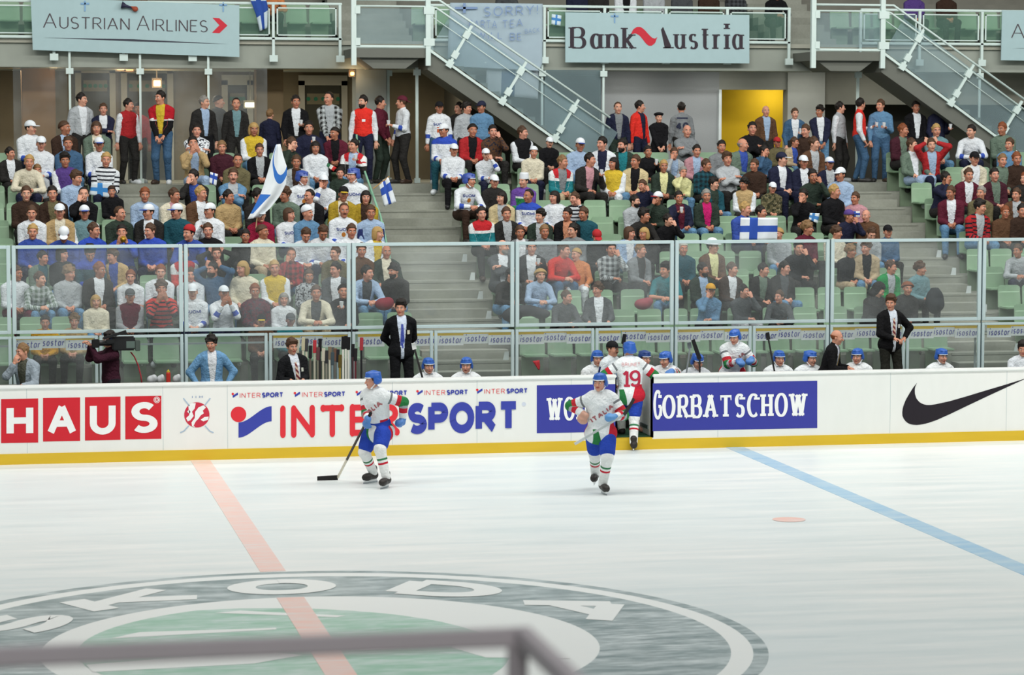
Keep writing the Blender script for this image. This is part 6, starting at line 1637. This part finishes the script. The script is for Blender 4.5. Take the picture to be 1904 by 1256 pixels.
# ------------------------------------------------------------------ banners on the balcony
BANW = P('a8c2c6', .7)
def balcony_banner(corners, name, label):
    "corner pixels tl, tr, br, bl, hung at the front of the railing"
    Y = SY-.22; pts = [at(*c, Y) for c in corners]; t = thing('banner', label, 'banner', (float(pts[3][0]), Y, float(pts[3][2])), 0, 'banners on the balcony')
    MB().prism([(float(p[0]-pts[3][0]), float(p[2]-pts[3][2])) for p in pts][::-1], -.012, .012).build('panel', BANW, t)
    def put(polys, w, x0, x1, yb0, yb1, h):
        m = MB()
        for pl in polys:
            q = []
            for u, v in pl:
                p = at(x0+(x1-x0)*u/w, yb0+(yb1-yb0)*u/w-h*v, Y-.016); q.append((p[0]-pts[3][0], -.016-.0002*(len(m.f) % 60), p[2]-pts[3][2]))
            m.add(q, [tuple(range(len(q)))])
        return m
    return t, put
flat = lambda pl: (pl, 1.0)
PXP = lambda pts: [[(x, y) for x, y in pts]]
AIRT = P('4a3f45', .6); AIRR = P('c8283a', .5)
def air(dx, dy, t, put, k=1.0):
    polys, w = word('AUSTRIAN', .075, .05, small=.78, gap=.18); put(polys, w, 80+dx, 240+dx, 52+dy, 56+dy, 28).build('lettering', AIRT, t)
    polys, w = word('AIRLINES', .075, .05, small=.78, gap=.18); put(polys, w, 254+dx, 385+dx, 56.5+dy, 60+dy, 28).build('lettering', AIRT, t)
    A = [(395, 33), (408, 34), (423, 47.5), (408, 62), (394, 61), (408, 47)]
    put([[((x+dx), -(y+dy)) for x, y in [A[0], A[1], A[2], A[5]]], [((x+dx), -(y+dy)) for x, y in [A[5], A[2], A[3], A[4]]]], 1, 0, 1, 0, 0, 1).build('red_arrow', AIRR, t)
    put([[((x+dx), -(y+dy)) for x, y in ((80, 70), (250, 73), (425, 82), (250, 77))]], 1, 0, 1, 0, 0, 1).build('underline', P('3a3c48', .6), t)
t, put = balcony_banner(((57, -6), (445, 10), (445, 106), (61, 93)), 'banner', 'pale banner with thin dark lettering and a small red arrow, far left'); air(0, 0, t, put)
t, put = balcony_banner(((1863, 19), (2250, 24), (2250, 118), (1861, 112)), 'banner', 'pale banner cut off by the right edge, one thin dark letter showing')
polys, w = word('AUSTRIAN', .075, .05, small=.78, gap=.18); put(polys, w, 1880, 2040, 71, 73, 27).build('lettering', AIRT, t); put([[(x, -y) for x, y in ((1882, 90), (2050, 88), (2225, 91), (2050, 92))]], 1, 0, 1, 0, 0, 1).build('underline', P('3a3c48', .6), t)
t, put = balcony_banner(((1051, 23), (1393, 28), (1393, 118), (1051, 116)), 'banner', 'pale banner with dark serif lettering and a red wave in the middle'); BAT = P('352c35', .6)
polys, w = word('Bank', .22, .055, serif=.09, gap=.22); put(polys, w, 1060, 1180, 89, 90, 38).build('lettering', BAT, t)
polys, w = word('ustria', .22, .055, serif=.09, gap=.22); put(polys, w, 1254, 1381, 90, 91, 39).build('lettering', BAT, t)
put([[(x, -y) for x, y in ((1229, 55), (1233, 50), (1248, 86), (1246, 89), (1236, 89))]], 1, 0, 1, 0, 0, 1).build('lettering', BAT, t)
put([[(x, -y) for x, y in ((1233, 87.5), (1253, 87.5), (1253, 90), (1233, 90))]], 1, 0, 1, 0, 0, 1).build('lettering', BAT, t)
m = []; n = 14
top = [(1173, 64), (1177, 55), (1184, 50), (1191, 50), (1198, 55), (1205, 63), (1212, 70), (1218, 72), (1222, 69)]; bot = [(1173, 64), (1182, 62), (1189, 66), (1195, 73), (1200, 80), (1206, 85), (1212, 85), (1218, 80), (1222, 69)]
T_, B_ = resample(top, 25), resample(bot, 25)
put([[(p[0], -p[1]) for p in (B_[i], B_[i+1], T_[i+1], T_[i])] for i in range(24)], 1, 0, 1, 0, 0, 1).build('red_wave', AIRR, t)

# ------------------------------------------------------------------ cloths and flags
def cloth_grid(rows, Y, nu, nv, wave=.03, freq=3.0, hang=0):
    "rows: list of (left pixel, right pixel) from top to bottom"
    rows = [((float(a[0]), float(a[1])), (float(b[0]), float(b[1]))) for a, b in rows]; R = len(rows); m = MB(); us, vs = [], []
    for j in range(nv+1):
        t = j/nv*(R-1); i = min(int(t), R-2); f = t-i
        a = [rows[i][0][k]*(1-f)+rows[i+1][0][k]*f for k in (0, 1)]; b = [rows[i][1][k]*(1-f)+rows[i+1][1][k]*f for k in (0, 1)]
        for q in range(nu+1):
            u = q/nu; px, py = a[0]*(1-u)+b[0]*u, a[1]*(1-u)+b[1]*u
            yy = Y+wave*sin(freq*2*pi*u+1.3*j/nv*freq)*(.4+.6*j/nv); m.v.append(tuple(float(c) for c in at(px, py, yy))); us.append(u); vs.append(j/nv)
    for j in range(nv):
        for q in range(nu): m.f.append((j*(nu+1)+q, j*(nu+1)+q+1, (j+1)*(nu+1)+q+1, (j+1)*(nu+1)+q))
    return m, us, vs
def flag_mat(name, cu, cv, w, white='dfe6ec', blue='3556b0', extra=None):
    k = NT(name, .8, .15); u, v = k.attr('fu'), k.attr('fv'); f = k.op('MAXIMUM', k.band(u, cu-w, cu+w), k.band(v, cv-w*1.3, cv+w*1.3)); return k.done(k.shade(k.mix(f, lin(white), lin(blue)), k.noise(8, 3), .08))
def make_cloth(name, rows, Y, mat, nu=14, nv=14, wave=.03, freq=2.0, thick=.004):
    m, us, vs = cloth_grid(rows, Y, nu, nv, wave, freq); o = m.build(name, mat, smooth=True); me = o.data
    for nm, d in (('fu', us), ('fv', vs)): a = me.attributes.new(nm, 'FLOAT', 'POINT'); a.data.foreach_set('value', d)
    md = o.modifiers.new('thickness', 'SOLIDIFY'); md.thickness = thick
    return o
def recentre(o):
    c = sum((v.co for v in o.data.vertices), Vector())/len(o.data.vertices); o.data.transform(Matrix.Translation(-c)); o.location = c; return o
FLAG = flag_mat('flag', .36, .5, .11); FLAGV = flag_mat('flag_down', .5, .36, .12); FLAGS = flag_mat('flag_big', .30, .40, .085, 'e9eef2', '3a72c8')
# big waving flag
fg = thing('flag', 'big white and blue flag waved high above the left block', 'flag', at(478, 400, ROWY(5)-.45))
o = make_cloth('cloth', (((513, 269), (521, 268)), ((504, 297), (527, 291)), ((498, 320), (534, 312)), ((491, 342), (532, 342)), ((484, 362), (521, 364)), ((473, 384), (504, 386)), ((460, 408), (484, 404))), ROWY(5)-.5, NT('x').m, 14, 26, .06, 1.2)
k = NT('flag_waving', .8, .15); u, v = k.attr('fu'), k.attr('fv'); f = k.op('MAXIMUM', k.band(k.op('ADD', v, k.op('MULTIPLY', k.op('SUBTRACT', u, .5), k.op('SUBTRACT', u, .9))), .36, .46), k.op('MULTIPLY', k.band(v, .66, .93), k.op('LESS_THAN', k.op('ADD', u, k.op('MULTIPLY', k.op('SUBTRACT', v, .8), 1.2)), .36)))
o.data.materials.clear(); o.data.materials.append(k.done(k.shade(k.mix(f, lin('e6edf1'), lin('3a74c6')), k.noise(8, 3), .06)))
o.data.transform(Matrix.Translation(-fg.location)); o.parent = fg
MB().tube([(0, 0, 0), (-.02, .01, -.24)], .012).build('pole', P('b9a27a', .6), fg)
def held_flag(rows, Y, mat, label, pole=None, **kw):
    o = make_cloth('cloth', rows, Y, mat, **kw); c = sum((v.co for v in o.data.vertices), Vector())/len(o.data.vertices); t = thing('flag', label, 'flag', c); o.data.transform(Matrix.Translation(-c)); o.parent = t
    if pole:
        a, b = [Vector([float(q) for q in at(*p, Y)])-c for p in pole]; MB().tube([a, b], .010).build('pole', P('b48a4c', .6), t)
    return t
held_flag((((705, 344), (722, 329)), ((714, 384), (737, 376))), ROWY(7)-.2, FLAGV, 'small Finnish flag on a short stick tied to the green handrail', pole=((694, 351), (724, 328)), nu=10, nv=12, wave=.02)
held_flag((((391, 320), (405, 324)), ((389, 340), (402, 346))), ROWY(7)-.5, FLAGV, 'tiny Finnish flag held up near the denim jacket', nu=8, nv=8, wave=.01)
held_flag((((1377, 405), (1446, 405)), ((1375, 447), (1445, 446))), ROWY(4)-.75, FLAG, 'Finnish flag spread like a towel in front of the person in blue jacket', nu=14, nv=10, wave=.02)
held_flag((((170, 341), (208, 340)), ((166, 362), (214, 370))), ROWY(8)-.72, flag_mat('flag_lap', .42, .5, .12, 'cfdae2', '3f86c8'), 'Finnish flag lying across the lap of the person in stripes', nu=12, nv=8, wave=.02)
held_flag((((1506, 396), (1524, 397)), ((1504, 408), (1520, 416))), ROWY(5)-.55, flag_mat('flag_small', .4, .5, .14, 'd6e0e6', '4a86c4'), 'small folded Finnish flag on a knee by the right aisle', nu=8, nv=8, wave=.015)
held_flag((((1583, 393), (1599, 393)), ((1583, 403), (1599, 404))), ROWY(6)-.62, flag_mat('flag_card', .36, .5, .16, 'dce4ea', '3556b0'), 'small Finnish flag card before the pink shirt', nu=6, nv=6, wave=.004)
tri = NT('tricolour', .8); u = tri.attr('fu'); TRI = tri.done(tri.mix(tri.op('GREATER_THAN', u, .66), tri.mix(tri.op('GREATER_THAN', u, .33), lin('2f6a48'), lin('dcdcd4')), lin('c0302e')))
held_flag((((609, 303), (626, 312)), ((607, 309), (620, 319))), ROWY(8)-.65, TRI, 'small green, white and red flag below the white sweater', nu=9, nv=6, wave=.01)
held_flag((((461, -12), (494, -4)), ((476, 28), (498, 12)), ((483, 58), (497, 52))), SY-.2, flag_mat('flag_hang', .5, .38, .16, 'bfd0da', '2f4f9c'), 'Finnish flag draped over the balcony rail right of the leftmost banner', nu=10, nv=14, wave=.02)
held_flag((((1026, 26), (1044, 29)), ((1025, 45), (1042, 48))), SY-.2, flag_mat('flag_pinned', .5, .45, .10, 'cadde6', '4a88c6'), 'tiny Finnish flag pinned on the railing left of the red-wave banner', nu=6, nv=6, wave=.004)
for px, py, s_, lab in ((158, 10, 10, 'small blue cross taped at the top of leftmost banner, above its first word'), (415, 12, 9, 'small blue cross taped at the top right of the leftmost banner'), (1143, 33, 9, 'small blue cross taped on the banner with the red wave')):
    m = MB()
    for x0, x1, y0, y1 in ((-.16, .16, -1.1, .9), (-1, 1, .15, .5)):
        m.add([tuple(float(c) for c in at(px+x*s_*.8, py-z*s_, SY-.245)) for x, z in ((x0, y0), (x1, y0), (x1, y1), (x0, y1))], [(0, 1, 2, 3)])
    tag(recentre(m.build('tape_cross', P('7fa8d0', .7))), lab, 'tape cross')
# hand-lettered sheet
sh = thing('cloth_banner', 'big white sheet with faint blue hand lettering hanging behind the left stairs', 'banner', at(922, 8, SY-.19))
k = NT('sheet', .85, .1); SHEET = k.done(k.shade(lin('a6b9c4'), k.noise(2.2, 4), .12))
o = make_cloth('sheet', (((837, 5), (1009, 7)), ((834, 60), (1009, 60)), ((832, 112), (1008, 118)), ((846, 124), (1003, 132))), SY-.19, SHEET, 30, 24, .03, 2.3); o.data.transform(Matrix.Translation(-sh.location)); o.parent = sh
m = MB()
for txt, x0, x1, yb0, yb1, h in (('SORRY!', 900, 1000, 31, 27, 18), ('PARTA', 872, 924, 52, 53, 15), ('TEA', 934, 972, 53, 49, 15), ('WE', 852, 876, 73, 73, 13), ('WILL', 886, 934, 72, 73, 13), ('BE', 948, 970, 75, 75, 14), ('BACK', 976, 1003, 63, 60, 9)):
    polys, w = word(txt, .10, .10, gap=.3)
    for pl in polys: m.add([tuple(Vector([float(c) for c in at(x0+(x1-x0)*p[0]/w, yb0+(yb1-yb0)*p[0]/w-h*p[1], SY-.25-.0003*(len(m.f) % 60))])-sh.location) for p in pl], [tuple(range(len(pl)))])
for x0, x1, y0, y1 in ((846, 888, 13, 17), (861, 866, 6, 24)): m.add([tuple(Vector([float(c) for c in at(x, y, SY-.25)])-sh.location) for x, y in ((x0, y1), (x1, y1), (x1, y0), (x0, y0))], [(0, 1, 2, 3)])
m.build('hand_lettering', P('7f97bd', .8), sh)
held_flag((((905, 120), (1003, 120)), ((903, 175), (1000, 184))), SY-.10, flag_mat('flag_cloth', .42, 9, .13, 'b0bac0', '3a567c'), 'white cloth with a broad blue band hanging below the lettered sheet', nu=18, nv=8, wave=.03)
# small advertising sheets on the front of the stand
k = NT('lettered_sheet', .6); SHEETW = P('dfe4e4', .6); SHEETY = P('dbb93c', .6); SHEETB = P('45479c', .6)
BY = 2.62; bprot = None; xs_b = []
step = .405
spots = [(52, 639, 1), (97, 635.5, 0), (148, 639, 1)]
for px0, n0 in ((533, 0),):
    pass
pxs = [533, 585, 640, 688, 743, 795, 837, 885, 932, 947, 989, 1033, 1077, 1127, 1180, 1224, 1278, 1323, 1370, 1423, 1467, 1512, 1566, 1612, 1660, 1713, 1755, 1797, 1857, 1899]
pxs = [533, 579, 625, 690, 745, 791, 837, 885, 932, 987, 1032, 1077, 1130, 1180, 1224, 1278, 1323, 1370, 1423, 1467, 1512, 1566, 1612, 1660, 1713, 1755, 1797, 1857, 1899]
up_ = {585, 579, 885, 1032, 1180, 1323, 1467, 1612, 1755, 1899, 745}
for px in pxs: spots.append((px, 634-(px-533)*.0143+(0 if px not in up_ else -2.5)+1, px not in up_))
first_b = None
bpolys, bw = word('isostar', .17, .13, gap=.22, slant=.22)
for i, (px, py, low) in enumerate(spots):
    lab = 'small white sheet with yellow edge and blue lettering behind glass, %s from the left' % ordw(i+1)
    p = at(px, py, BY)
    if first_b is None:
        t = thing('advertising_sheet', lab, 'advertising sheet', p, 0, 'small advertising sheets along the stand front'); W2, H2 = .225, .108
        MB().box(-W2, W2, 0, .004, -H2, H2-.05).build('sheet', SHEETW, t); MB().box(-W2, W2, 0, .004, H2-.05, H2).build('yellow_edge', SHEETY, t)
        decal(bpolys, -.19, -.003, -.070, .112, .38, bw).build('lettering', SHEETB, t); first_b = t; o = t
    else: o = copy_tree(first_b); o.location = [float(c) for c in p]; tag(o, lab, 'advertising sheet', 'small advertising sheets along the stand front')
    o.location.y = BY-(.016 if low else .002)-.0006*(i % 2)*0-.005*(i % 3)
structure(MB().box(XA, XB, BY+.012, BY+.04, 1.60, 1.63).build('trim_3', P('8f9a9a', .4)))
m = MB()
for x0, x1 in zip(bays[:-1], bays[1:]):
    for x in (x0, (x0+x1)/2): m.box(x+.02, x+.05, BY+.012, BY+.04, ROWZ(0)-.01, 1.61)
structure(m.build('trim_4', P('8f9a9a', .4)))

# ------------------------------------------------------------------ things around the bench
rack = thing('stick_rack', 'dark rail holding the upright spare sticks left of the standing coach', 'rack', (0, 1.98, .6))
x0, x1 = float(at(560, 690, 1.98)[0]), float(at(680, 690, 1.98)[0]); MB().box(x0, x1, -.03, .03, .28, .33).build('rail', P('3a3d3e', .5), rack); MB().box(x0, x0+.04, -.03, .03, 0, .30).build('post', P('3a3d3e', .5), rack); MB().box(x1-.04, x1, -.03, .03, 0, .30).build('post', P('3a3d3e', .5), rack)
SH = [(563, 628, 'd6d2bc', 'cfc8a8'), (569, 630, 'cbc8b4', '4a4a4c'), (576, 643, '6a6258', '27262a'), (584, 633, 'b9b6a4', 'c43a44'), (590, 646, '7c7a6c', '6c4a4c'), (594, 630, '2c2a2c', '1d1b1e'), (600, 648, 'c9c4ae', 'd8d2be'), (606, 652, '8c8a7e', '3a3a3c'), (612, 645, 'd0ccb8', '8a7a64'), (617, 655, '7e9298', '4a5a62'), (622, 648, '6c6a64', '7a5a4a'), (627, 650, '8fa4aa', '2c2c30'), (631, 660, 'a08a3c', '6a5a2a'), (637, 626, 'e2e2d8', '1a1a1c'), (642, 625, 'e2e2d8', '1a1a1c'), (647, 627, 'e0e0d6', '1a1a1c'), (655, 640, '4a3438', '222024'), (660, 648, '6a3038', '2a2628'), (671, 628, '26262a', 'b84048'), (552, 632, 'd8d4c0', 'c8c4b0')]
SW = ['cream shaft', 'pale shaft, grey tip', 'brown shaft, black tip', 'pale shaft, red tip', 'grey shaft, maroon tip', 'all black', 'cream, rather short', 'grey, short', 'pale with brown tip', 'blue-grey, short', 'grey with brown tip', 'blue-grey with black tip', 'gold, shortest', 'white with black tip, left of three', 'white with black tip, middle of three', 'white with black tip, right of three', 'dark with maroon shaft', 'red and black, short', 'black with red tip, standing apart on the right', 'cream, nearest the seated man']
for (px, py, sh_, bl_), w_ in zip(SH, SW):
    T = at(px, py, 1.92); B = at(px+1, 720, 1.92); B[2] = .63
    t = thing('hockey_stick', 'spare hockey stick upright in the rack, '+w_, 'hockey stick', B, 0, 'spare sticks in the rack'); h = float(T[2]-B[2])
    MB().box(-.016, .016, -.011, .011, 0, h-.20).build('shaft', P(sh_, .5), t); MB().bar((0, 0, h-.21), (.004, -.02, h), .030, .055, (1, 0, 0)).build('blade', P(bl_, .6), t)
def prop_stick(px0, py0, px1, py1, Y, lab, shaft='2a2828', blade='1d1c1e', bl=.22, bd=(-.25, 0, .96)):
    return stick(at(px0, py0, Y), at(px1, py1, Y), bd, lab, shaft=shaft, blade=blade, blen=bl, grip=False, bz=(1, 0, 0), group='sticks held along the bench')
prop_stick(789, 716, 771, 650, .55, 'stick standing upright before the left bench player, white blade end', blade='dfe2e0', bl=.10)
prop_stick(1301, 712, 1301, 668, .62, 'curved dark stick held up by the bowed bench player', bl=.34, bd=(-.35, 0, .9))
prop_stick(1273, 716, 1283, 648, .75, 'slim grey stick upright left of the bowed bench player', shaft='8a9296', blade='70787c', bl=.10)
prop_stick(1445, 718, 1429, 632, .6, 'thin dark stick held before the bench player right of the rising one', bl=.12)
prop_stick(1163, 712, 1159, 640, .92, 'dark stick rising between the black cap and number nineteen', bl=.16, bd=(.1, 0, 1))
# television camera on the shoulder
c = at(232, 640, 1.10); tc = thing('television_camera', 'large black shoulder television camera pointing left', 'television camera', c); s = 1.0
MB().box(-.20, .16, -.075, .075, -.10, .12).build('body', P('1c1d1f', .45), tc, bevel=.02); MB().box(.16, .24, -.085, .085, -.11, .06).build('battery', P('4a5550', .5), tc, bevel=.01)
MB().lathe([(.045, -.25), (.045, -.02), (.05, 0)], n=16, M=Matrix.Rotation(pi/2, 3, 'Y')).build('lens', P('141416', .3), tc); bpy.context.view_layer.update()
tc.children[-1].location = (-.20, 0, .02)
MB().box(-.52, -.40, -.07, .07, -.05, .08).build('lens_hood', P('101113', .6), tc, bevel=.01); MB().bar((-.34, -.10, .10), (.02, -.10, .21), .05, .04).build('handle', P('17181a', .5), tc); MB().box(-.30, -.16, -.15, -.08, .02, .09).build('viewfinder', P('17181a', .5), tc, bevel=.01); MB().box(.02, .155, -.079, -.074, -.06, .05).build('side_panel', P('5a6a64', .4), tc)
m = MB(); pts = [at(*q, 1.2) for q in ((243, 655), (250, 664), (257, 680), (262, 700), (264, 716))]; m.tube([tuple(float(v) for v in p) for p in pts], .011)
tag(recentre(m.build('camera_cable', P('b03a44', .5), smooth=True)), 'red cable hanging down from the television camera', 'cable')
def bottle(px, py, Y, z, body, lid, lab, h=.22, r=.036):
    p = at(px, py, Y); t = thing('drink_bottle', lab, 'bottle', (p[0], Y, z)); MB().lathe([(r*.9, 0), (r, .01), (r, h*.78), (r*.7, h*.86)], n=16).build('flask', P(body, .4), t, smooth=False)
    MB().lathe([(r*.75, h*.86), (r*.8, h*.96), (r*.3, h*.99), (r*.25, h*1.08)], n=14).build('lid', P(lid, .4), t); return t
SHELFZ = float(at(312, 712, 1.9)[2])
structure(MB().box(-.2, float(at(338, 690, 1.9)[0]), 1.75, 2.1, SHELFZ-.04, SHELFZ).build('trim_5', P('6a6c66', .6)))
bottle(313, 700, 1.9, SHELFZ, 'c8382e', 'd8c23a', 'red drink bottle with yellow lid standing behind the boards left of the denim jacket', .20)
for px, w_, lab in ((283, .16, 'crumpled white bag left of the red drink bottle'), (299, .12, 'small white bag just left of the red drink bottle'), (329, .13, 'white bag right of the red drink bottle')):
    p = at(px, 700, 1.9); V, F = surface([ell((0, 0, .06), (w_*.5, .06, .065), 'b', .03), ell((w_*.2, -.02, .09), (w_*.25, .05, .05), 'b', .03), ell((-w_*.22, .01, .05), (w_*.25, .06, .05), 'b', .03)], .012, lambda g: -g[..., 2]); o = bpy.data.objects.new('plastic_bag', raw_mesh('bag', V, F, [P('c9cdd0', .5)])); COL.objects.link(o); o.location = (float(p[0]), 1.9, SHELFZ); tag(o, lab, 'bag')
held_flag((((990, 672), (1003, 670)), ((997, 682), (1004, 682)), ((1001, 688), (1003, 688))), 2.2, P('b03038', .7), 'small red pennant hanging behind the glass left of the bench staff', nu=6, nv=6, wave=.01)
# plates at the aisle ends, trumpet, horn, handrail, bags
for b, x in ((1, 8.93), (2, 18.35)):
    for row in (1, 3, 4, 5, 6):
        t = thing('step_plate', 'small white plate at the aisle end of the %s row, %s block' % (ORD[row+1], ('', 'middle', 'right')[b]), 'plate', (x-.10, ROWY(row)-.62, ROWZ(row)), 0, 'white plates at the row ends')
        MB().prism([(-.05, 0), (.05, 0), (.05, .14), (-.02, .14)], 0, .03).build('plate', P('c9d2d2', .5), t)
hr = thing('handrail', 'pale green handrail running down beside the left block of seats', 'railing', at(706, 400, ROWY(6)+.1))
GRN = P('86b79a', .45); A = [at(667, 262, 11.7), at(706, 343, ROWY(8)), at(708, 350, ROWY(8)-.1)]
L = lambda p: tuple(Vector([float(v) for v in p])-hr.location)
xr = 7.30; zf = lambda y: .867+.3017*((y-3.4)/.8)
MB().tube([L(at(668, 263, 12.0)), L((xr, 11.2, zf(11.2)+.98)), L((xr, 8.0, zf(8.0)+.92)), L((xr, 6.8, zf(6.8)+.60))], .022).build('rail', GRN, hr, smooth=True)
for y in (10.9, 9.3, 7.7): MB().tube([L((xr, y, zf(y)-.10)), L((xr, y, zf(y)+.94))], .019).build('post', GRN, hr, smooth=True)
MB().tube([L(at(663, 250, 12.05)), L((at(668, 263, 12.05)[0], 12.05, WALK))], .019).build('post', GRN, hr, smooth=True)
t = thing('trumpet', 'small brass trumpet raised to the lips of a fan in blue', 'trumpet', at(229, 445, ROWY(4)-.75)); MB().lathe([(.055, 0), (.035, .03), (.014, .08), (.009, .30)], n=16, M=Matrix.Rotation(-pi/2-.3, 3, 'X')).build('bell', P('c79a3c', .3, .8), t, smooth=True); MB().box(-.02, .05, .12, .16, -.06, .05).build('valves', P('b98c34', .3, .8), t, bevel=.01)
t = thing('horn', 'toy horn with dark bell and red bulb poking over the leftmost banner', 'horn', at(244, 14, SY-.3)); MB().lathe([(.075, -.20), (.03, -.10), (.018, .05)], n=14, M=Matrix.Rotation(radians(105), 3, 'Y')).build('bell', P('2b2a44', .5), t, smooth=True)
V, F = surface([ell((.08, 0, -.03), (.06, .05, .055), 'b'), cap((.0, 0, .01), (.08, 0, -.02), .02, .03, 'b')], .010); o = bpy.data.objects.new('bulb', raw_mesh('bulb', V, F, [P('9c4a34', .6)])); COL.objects.link(o); o.parent = t
def soft(name, px, py, Y, pr, color, lab, cat, base=None):
    V, F = surface(pr, .014); o = bpy.data.objects.new(name, raw_mesh(name, V, F, [P(color, .8)])); COL.objects.link(o); p = at(px, py, Y); o.location = [float(v) for v in p]; return tag(o, lab, cat)
soft('backpack', 1738, 560, ROWY(1)-.28, [ell((0, 0, .0), (.17, .14, .24), 'b'), ell((.03, -.08, -.06), (.12, .09, .12), 'b', .04), cap((-.06, .0, .22), (.06, 0, .22), .02, .02, 'b')], '23262a', 'big dark backpack on the end seat by the right steps', 'bag')
soft('rucksack', 714, 566, ROWY(1)-.3, [ell((0, 0, 0), (.16, .12, .11), 'b'), ell((.08, 0, .04), (.09, .09, .08), 'b', .04)], '7a2230', 'dark red bag beside the bearded man at the left steps', 'bag')
soft('hand_bag', 1195, 566, ROWY(1)-.35, [ell((0, 0, 0), (.15, .12, .10), 'b'), ell((.10, 0, .05), (.09, .09, .07), 'b', .04)], '8a3a44', 'red bag left of the teal T-shirt behind the glass', 'bag')
soft('coat', 975, 578, ROWY(1)-.55, [ell((0, 0, 0), (.30, .14, .10), 'b'), ell((.30, 0, -.06), (.16, .12, .09), 'b', .05), ell((-.22, 0, -.08), (.18, .13, .12), 'b', .05)], '26282c', 'dark coat bundled behind the third glass post', 'coat')
# toy flags poles: thin pole beside the steps
# ------------------------------------------------------------------ foreground railing near the photographer
fr = thing('foreground_railing', 'out of focus grey railing across the bottom left corner', 'railing', (0, 0, 0)); D_ = 6.2
def nearp(px, py, D): 
    d = _fw+_rt*(px-952)/FPX-_up*(py-628)/FPX; return Vector([float(v) for v in CAM+d*D])
GREYR = P('bdb6bc', .5)
c = nearp(962, 1186, D_); fr.location = c
xd = Vector((1, 0, 0)); l = nearp(0, 1219, D_*.985)
a = Vector((l.x-.6, c.y, c.z))-c
MB().bar(tuple(a), (.02, 0, 0), .044, .044).build('top_rail', GREYR, fr, bevel=.006)
MB().bar((0, 0, .02), (0, 0, -1.2), .045, .045).build('post', GREYR, fr, bevel=.006)
MB().bar((.012, 0, .005), (.012, -2.2, .005), .044, .044).build('return_rail', GREYR, fr, bevel=.006)
